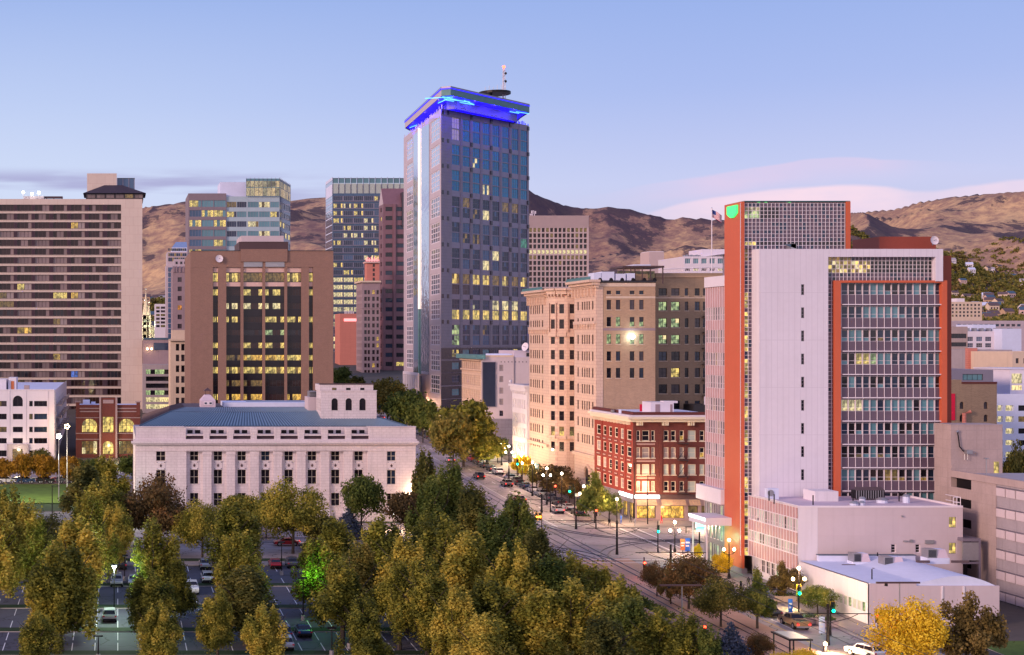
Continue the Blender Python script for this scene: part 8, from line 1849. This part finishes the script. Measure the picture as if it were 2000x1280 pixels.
# flagpole with flag
D = 338.0; x = X(1400.5, D); zt = Z(405, D); zb = Z(538, D); o = thing('flagpole', 'white flagpole with a striped flag beside the orange fin', 'flagpole', (x, D+3, zb)); m = MB(); m.tube([(x, D+3, zb), (x, D+3, zt)], 0.11, 'frame_white', 8); m.ball((x, D+3, zt+.1), 0.16, 'metal_bright', 8, 5); m.build('post', o)
m = MB(); N = 13; FW, FH = 3.0, 1.75
for j in range(N):
    for i in range(10):
        t0, t1 = i/10, (i+1)/10; q = lambda t, s: (x+0.1+FW*t*0.75, D+3+0.25*math.sin(t*7), zt-0.3-FH*s-1.25*t+0.12*math.sin(t*6))
        c = 'flag_blue' if (t1 <= 0.41 and j < 7) else ('flag_red' if j % 2 == 0 else 'flag_white'); m.poly([q(t0, (j+1)/N), q(t1, (j+1)/N), q(t1, j/N), q(t0, j/N)], c)
m.build('flag', o)
# banners, signs, planters, shelter, bins
def sign(name, label, cat, px, py, w, h, D, mt, post=True):
    x = X(px, D); z = Z(py, D); o = thing(name, label, cat, (x, D, G(D))); m = MB(); m.box(x-w/2, x+w/2, D-0.06, D, z-h/2, z+h/2, mt); m.box(x-w/2+.08, x+w/2-.08, D-0.068, D-0.062, z+h*0.1, z+h*0.22, 'frame_white' if mt != 'frame_white' else 'frame_dark'); m.box(x-w/2+.08, x+w/2-.2, D-0.068, D-0.062, z-h*0.15, z-h*0.03, 'frame_white' if mt != 'frame_white' else 'frame_dark'); m.build('panel', o)
    if post: m = MB(); m.tube([(x, D+0.08, G(D)), (x, D+0.08, z+h/2)], 0.06, 'metal_black', 6); m.build('post', o)
sign('banner', 'blue vertical banner on a pole by the plaza', 'banner', 1343, 1064, 0.85, 2.3, 262, 'banner_blue'); sign('banner', 'orange-brown vertical banner left of the blue one', 'banner', 1333.5, 1064, 0.8, 1.9, 262.2, 'banner_orange')
sign('information_board', 'blue parking board on the plaza between the planters', 'sign', 1543.5, 1184, 0.6, 2.0, 207, 'banner_blue'); sign('notice_board', 'pale grey upright panel in front of the planter', 'sign', 1605, 1221, 0.75, 2.2, 196, 'roof_white')
sign('street_sign', 'small white rectangular sign on the corner pole by the hall', 'sign', 1707.5, 1223, 0.7, 0.8, 197, 'frame_white', True); sign('street_sign', 'small black and white arrow sign at the crossing', 'sign', 1128, 967, 1.4, 0.55, 306, 'frame_white'); sign('street_sign', 'small green street name board on a lamp post', 'sign', 1049, 911, 0.8, 1.3, 334, 'metal_teal')
D = 254.0; x = X(1366, D); o = thing('hanging_sign', 'green-white lit hanging sign with a round clock face on a black post', 'sign', (x, D, G(D))); m = MB(); m.tube([(x, D, G(D)), (x, D, Z(1030, D))], 0.13, 'metal_black', 8); m.build('post', o)
m = MB(); m.box(x-0.75, x+0.75, D-0.35, D-0.15, Z(1030, D), Z(1016, D), 'sign_teal'); m.box(x-0.6, x+0.6, D-0.35, D-0.16, Z(1038, D), Z(1032, D), 'sign_teal'); m.box(x-0.8, x+0.8, D-0.33, D-0.12, Z(1031.8, D), Z(1030.2, D), 'metal_teal'); m.build('lit_panel', o)
for px, py, w, nm in ((1582, 1222, 3.6, 'beside the tan pickup'), (1410, 1132, 2.6, 'under the small golden tree'), (1535, 1178, 3.2, 'behind the black car'), (1140, 1019, 3.0, 'at the brick block corner'), (1622, 1228, 2.2, 'beside the near traffic signal')):
    x, D = gp(px, py); g = G(D)+0.14; o = thing('planter', 'low stone planter box '+nm, 'planter', (x, D, g)); m = MB(); m.box(x-w/2, x+w/2, D, D+1.7, g, g+0.75, 'concrete', skip='t'); m.box(x-w/2-.06, x+w/2+.06, D-0.06, D+1.76, g+0.75, g+0.86, 'concrete'); m.build('box', o)
    rr = random.Random(int(px)); m = MB()
    for q in range(220):
        c = Vector((x+rr.uniform(-w/2+.1, w/2-.1), D+rr.uniform(.1, 1.6), g+0.86+rr.random()**2*0.4)); d = Vector((rr.gauss(0, 1), rr.gauss(0, 1), 1)).normalized(); t = d.cross(Vector((rr.gauss(0, 1), 1, 0))).normalized()*0.12; b = d.cross(t); m.poly([c-t, c-b, c+t, c+b], 'leaf_green')
    m.build('foliage', o)
x, D = gp(1565, 1300); g = G(D); x0, x1 = X(1541, D), X(1588, D); o = thing('tram_shelter', 'tram stop shelter with a flat dark-edged glass roof at the bottom edge', 'shelter', (x, D, g)); zt = Z(1252, D)
m = MB(); m.box(x0, x1, D, D+5, zt, zt+0.18, 'metal_black'); m.box(x0+.3, x1-.3, D+.3, D+4.7, zt+0.19, zt+0.24, 'glass_frost'); m.build('roof', o)
for xx in (x0+.15, x1-.3):
    for yy in (D+.2, D+4.6): m = MB(); m.box(xx, xx+0.14, yy, yy+0.14, g, zt, 'metal_black'); m.build('post', o)
pt((x, D+2, zt-0.5), 250, (1, .8, .5))
# cable and platform wall along the tracks, bollards, hedge in the tram garden
m = MB(); m.prism([(72.2, 150), (72.9, 150), (72.9, 246), (72.2, 246)], -2.6, -0.2, 'concrete_salmon'); tag(m.build('platform_wall'), 'low salmon concrete wall along the tram tracks', 'wall')
rr = random.Random(4); m = MB()
for q in range(5200):
    y = rr.uniform(206, 246); c = Vector((rr.uniform(75.2, 77.6), y, G(y)+0.1+rr.random()**1.5*0.7)); d = Vector((rr.gauss(0, 1), rr.gauss(0, 1), 1)).normalized(); t = d.cross(Vector((rr.gauss(0, 1), 1, .2))).normalized()*0.16; b = d.cross(t)*0.7; m.poly([c-t, c-b, c+t, c+b], 'leaf_green')
o = m.build('ground_cover'); o['kind'] = 'stuff'
for i, (px, py) in enumerate(((983, 1192), (991, 1192), (941, 1196), (963, 1197), (974, 1190))):
    x, D = gp(px, py); o = tag(MB().build('bollard'), '', 'bollard') if 0 else thing('bollard', '', 'bollard', (x, D, G(D))); m = MB(); m.tube([(x, D, G(D)), (x, D, G(D)+1.0)], 0.09, 'yellow_plastic', 8); m.ball((x, D, G(D)+1.0), 0.09, 'yellow_plastic', 8, 5); m.build('post', o); later(o, 'bol', 'short yellow bollard', 'in the gap of the grove', px, 'yellow bollards')
x, D = gp(972, 1212); g = G(D); o = thing('boardwalk', 'small pale wooden deck in the clearing of the street-side grove', 'deck', (x, D, g)); m = MB()
for k in range(9): m.box(x-2.6, x+2.8, D+0.36*k, D+0.36*k+0.32, g+0.25, g+0.33, 'cream_stone')
m.build('planks', o)
# curved glass canopy over the stair by the courthouse, and the pale shell roof at the left edge
for cx, D0, rr_, nm, lab, mt in ((X(176, 312), 303.0, 3.6, 'stair_canopy', 'curved pale lit canopy over the garage stair beside the lawn', 'glass_frost'), (X(-6, 300), 297.5, 5.6, 'shell_roof', 'pale striped shell roof at the left edge before the lawn', 'roof_grey')):
    o = thing(nm, lab, 'canopy', (cx, D0, G(D0))); m = MB(); N = 14
    for k in range(N):
        a, b = math.pi*k/N, math.pi*(k+1)/N
        p = lambda t, y, s: (cx+rr_*s*math.cos(t), y, G(D0)+0.1+rr_*0.95*s*math.sin(t))
        m.poly([p(a, D0, 1), p(b, D0, 1), p(b, D0+16, 0.62), p(a, D0+16, 0.62)], mt)
        m.tube([p(a, D0-0.05, 1.01), p(a, D0+16, 0.63)], 0.05, 'frame_white', 4)
    m.build('shell', o)
# railings beside the avenue and street people
def person(px, py, col, lab, D=None, rz=0.0):
    x, D = gp(px, py) if D is None else (X(px, D), D); g = G(D)+0.14
    o = thing('person', lab, 'person', (x, D, g)); c, s = math.cos(rz), math.sin(rz)
    me = bpy.data.meshes.new('body'); V = [(0, 0, .95), (0, 0, 1.2), (0, 0, 1.42), (0, 0, 1.54), (0, 0, 1.68), (.2, 0, 1.4), (.26, -.03, 1.12), (.24, -.12, .88), (-.2, 0, 1.4), (-.26, .03, 1.12), (-.24, .1, .88), (.1, 0, .9), (.12, -.12, .48), (.12, -.1, .05), (-.1, 0, .9), (-.12, .12, .48), (-.12, .2, .06), (.12, -.24, .04), (-.12, .08, .03)]
    E_ = [(0, 1), (1, 2), (2, 3), (3, 4), (2, 5), (5, 6), (6, 7), (2, 8), (8, 9), (9, 10), (0, 11), (11, 12), (12, 13), (0, 14), (14, 15), (15, 16), (13, 17), (16, 18)]
    me.from_pydata([(a*c-b*s, a*s+b*c, z) for a, b, z in V], E_, []); b = bpy.data.objects.new('body', me); sc.collection.objects.link(b); b.parent = o
    md = b.modifiers.new('skin', 'SKIN'); rad = [.15, .16, .15, .06, .11, .075, .055, .04, .075, .055, .04, .10, .07, .05, .10, .07, .05, .045, .045]
    for i, r_ in enumerate(rad): me.skin_vertices[0].data[i].radius = (r_, r_*0.8)
    me.skin_vertices[0].data[0].use_root = True; b.modifiers.new('sub', 'SUBSURF').levels = 1; me.materials.append(MATS[col])
person(1232, 1022, 'metal_black', 'person in dark clothes walking past the corner shop', rz=1.3); person(1213, 1024, 'banner_blue', 'person in a blue jacket on the corner pavement', rz=1.6)
for px, py, col, lab, rz in ((1190, 1030, 'metal_black', 'person in a black coat near the planter at the corner', 0.4), (1292, 1024, 'banner_red', 'person in a red top outside the lit shop', 1.2), (1240, 1030, 'metal_grey', 'person in grey crossing the corner pavement', 2.0), (1462, 1150, 'frame_dark', 'person in dark clothes on the plaza by the golden tree', 0.2), (1500, 1165, 'banner_blue', 'person in blue on the plaza near the thin tree', 1.0)): person(px, py, col, lab, rz=rz)
settle()
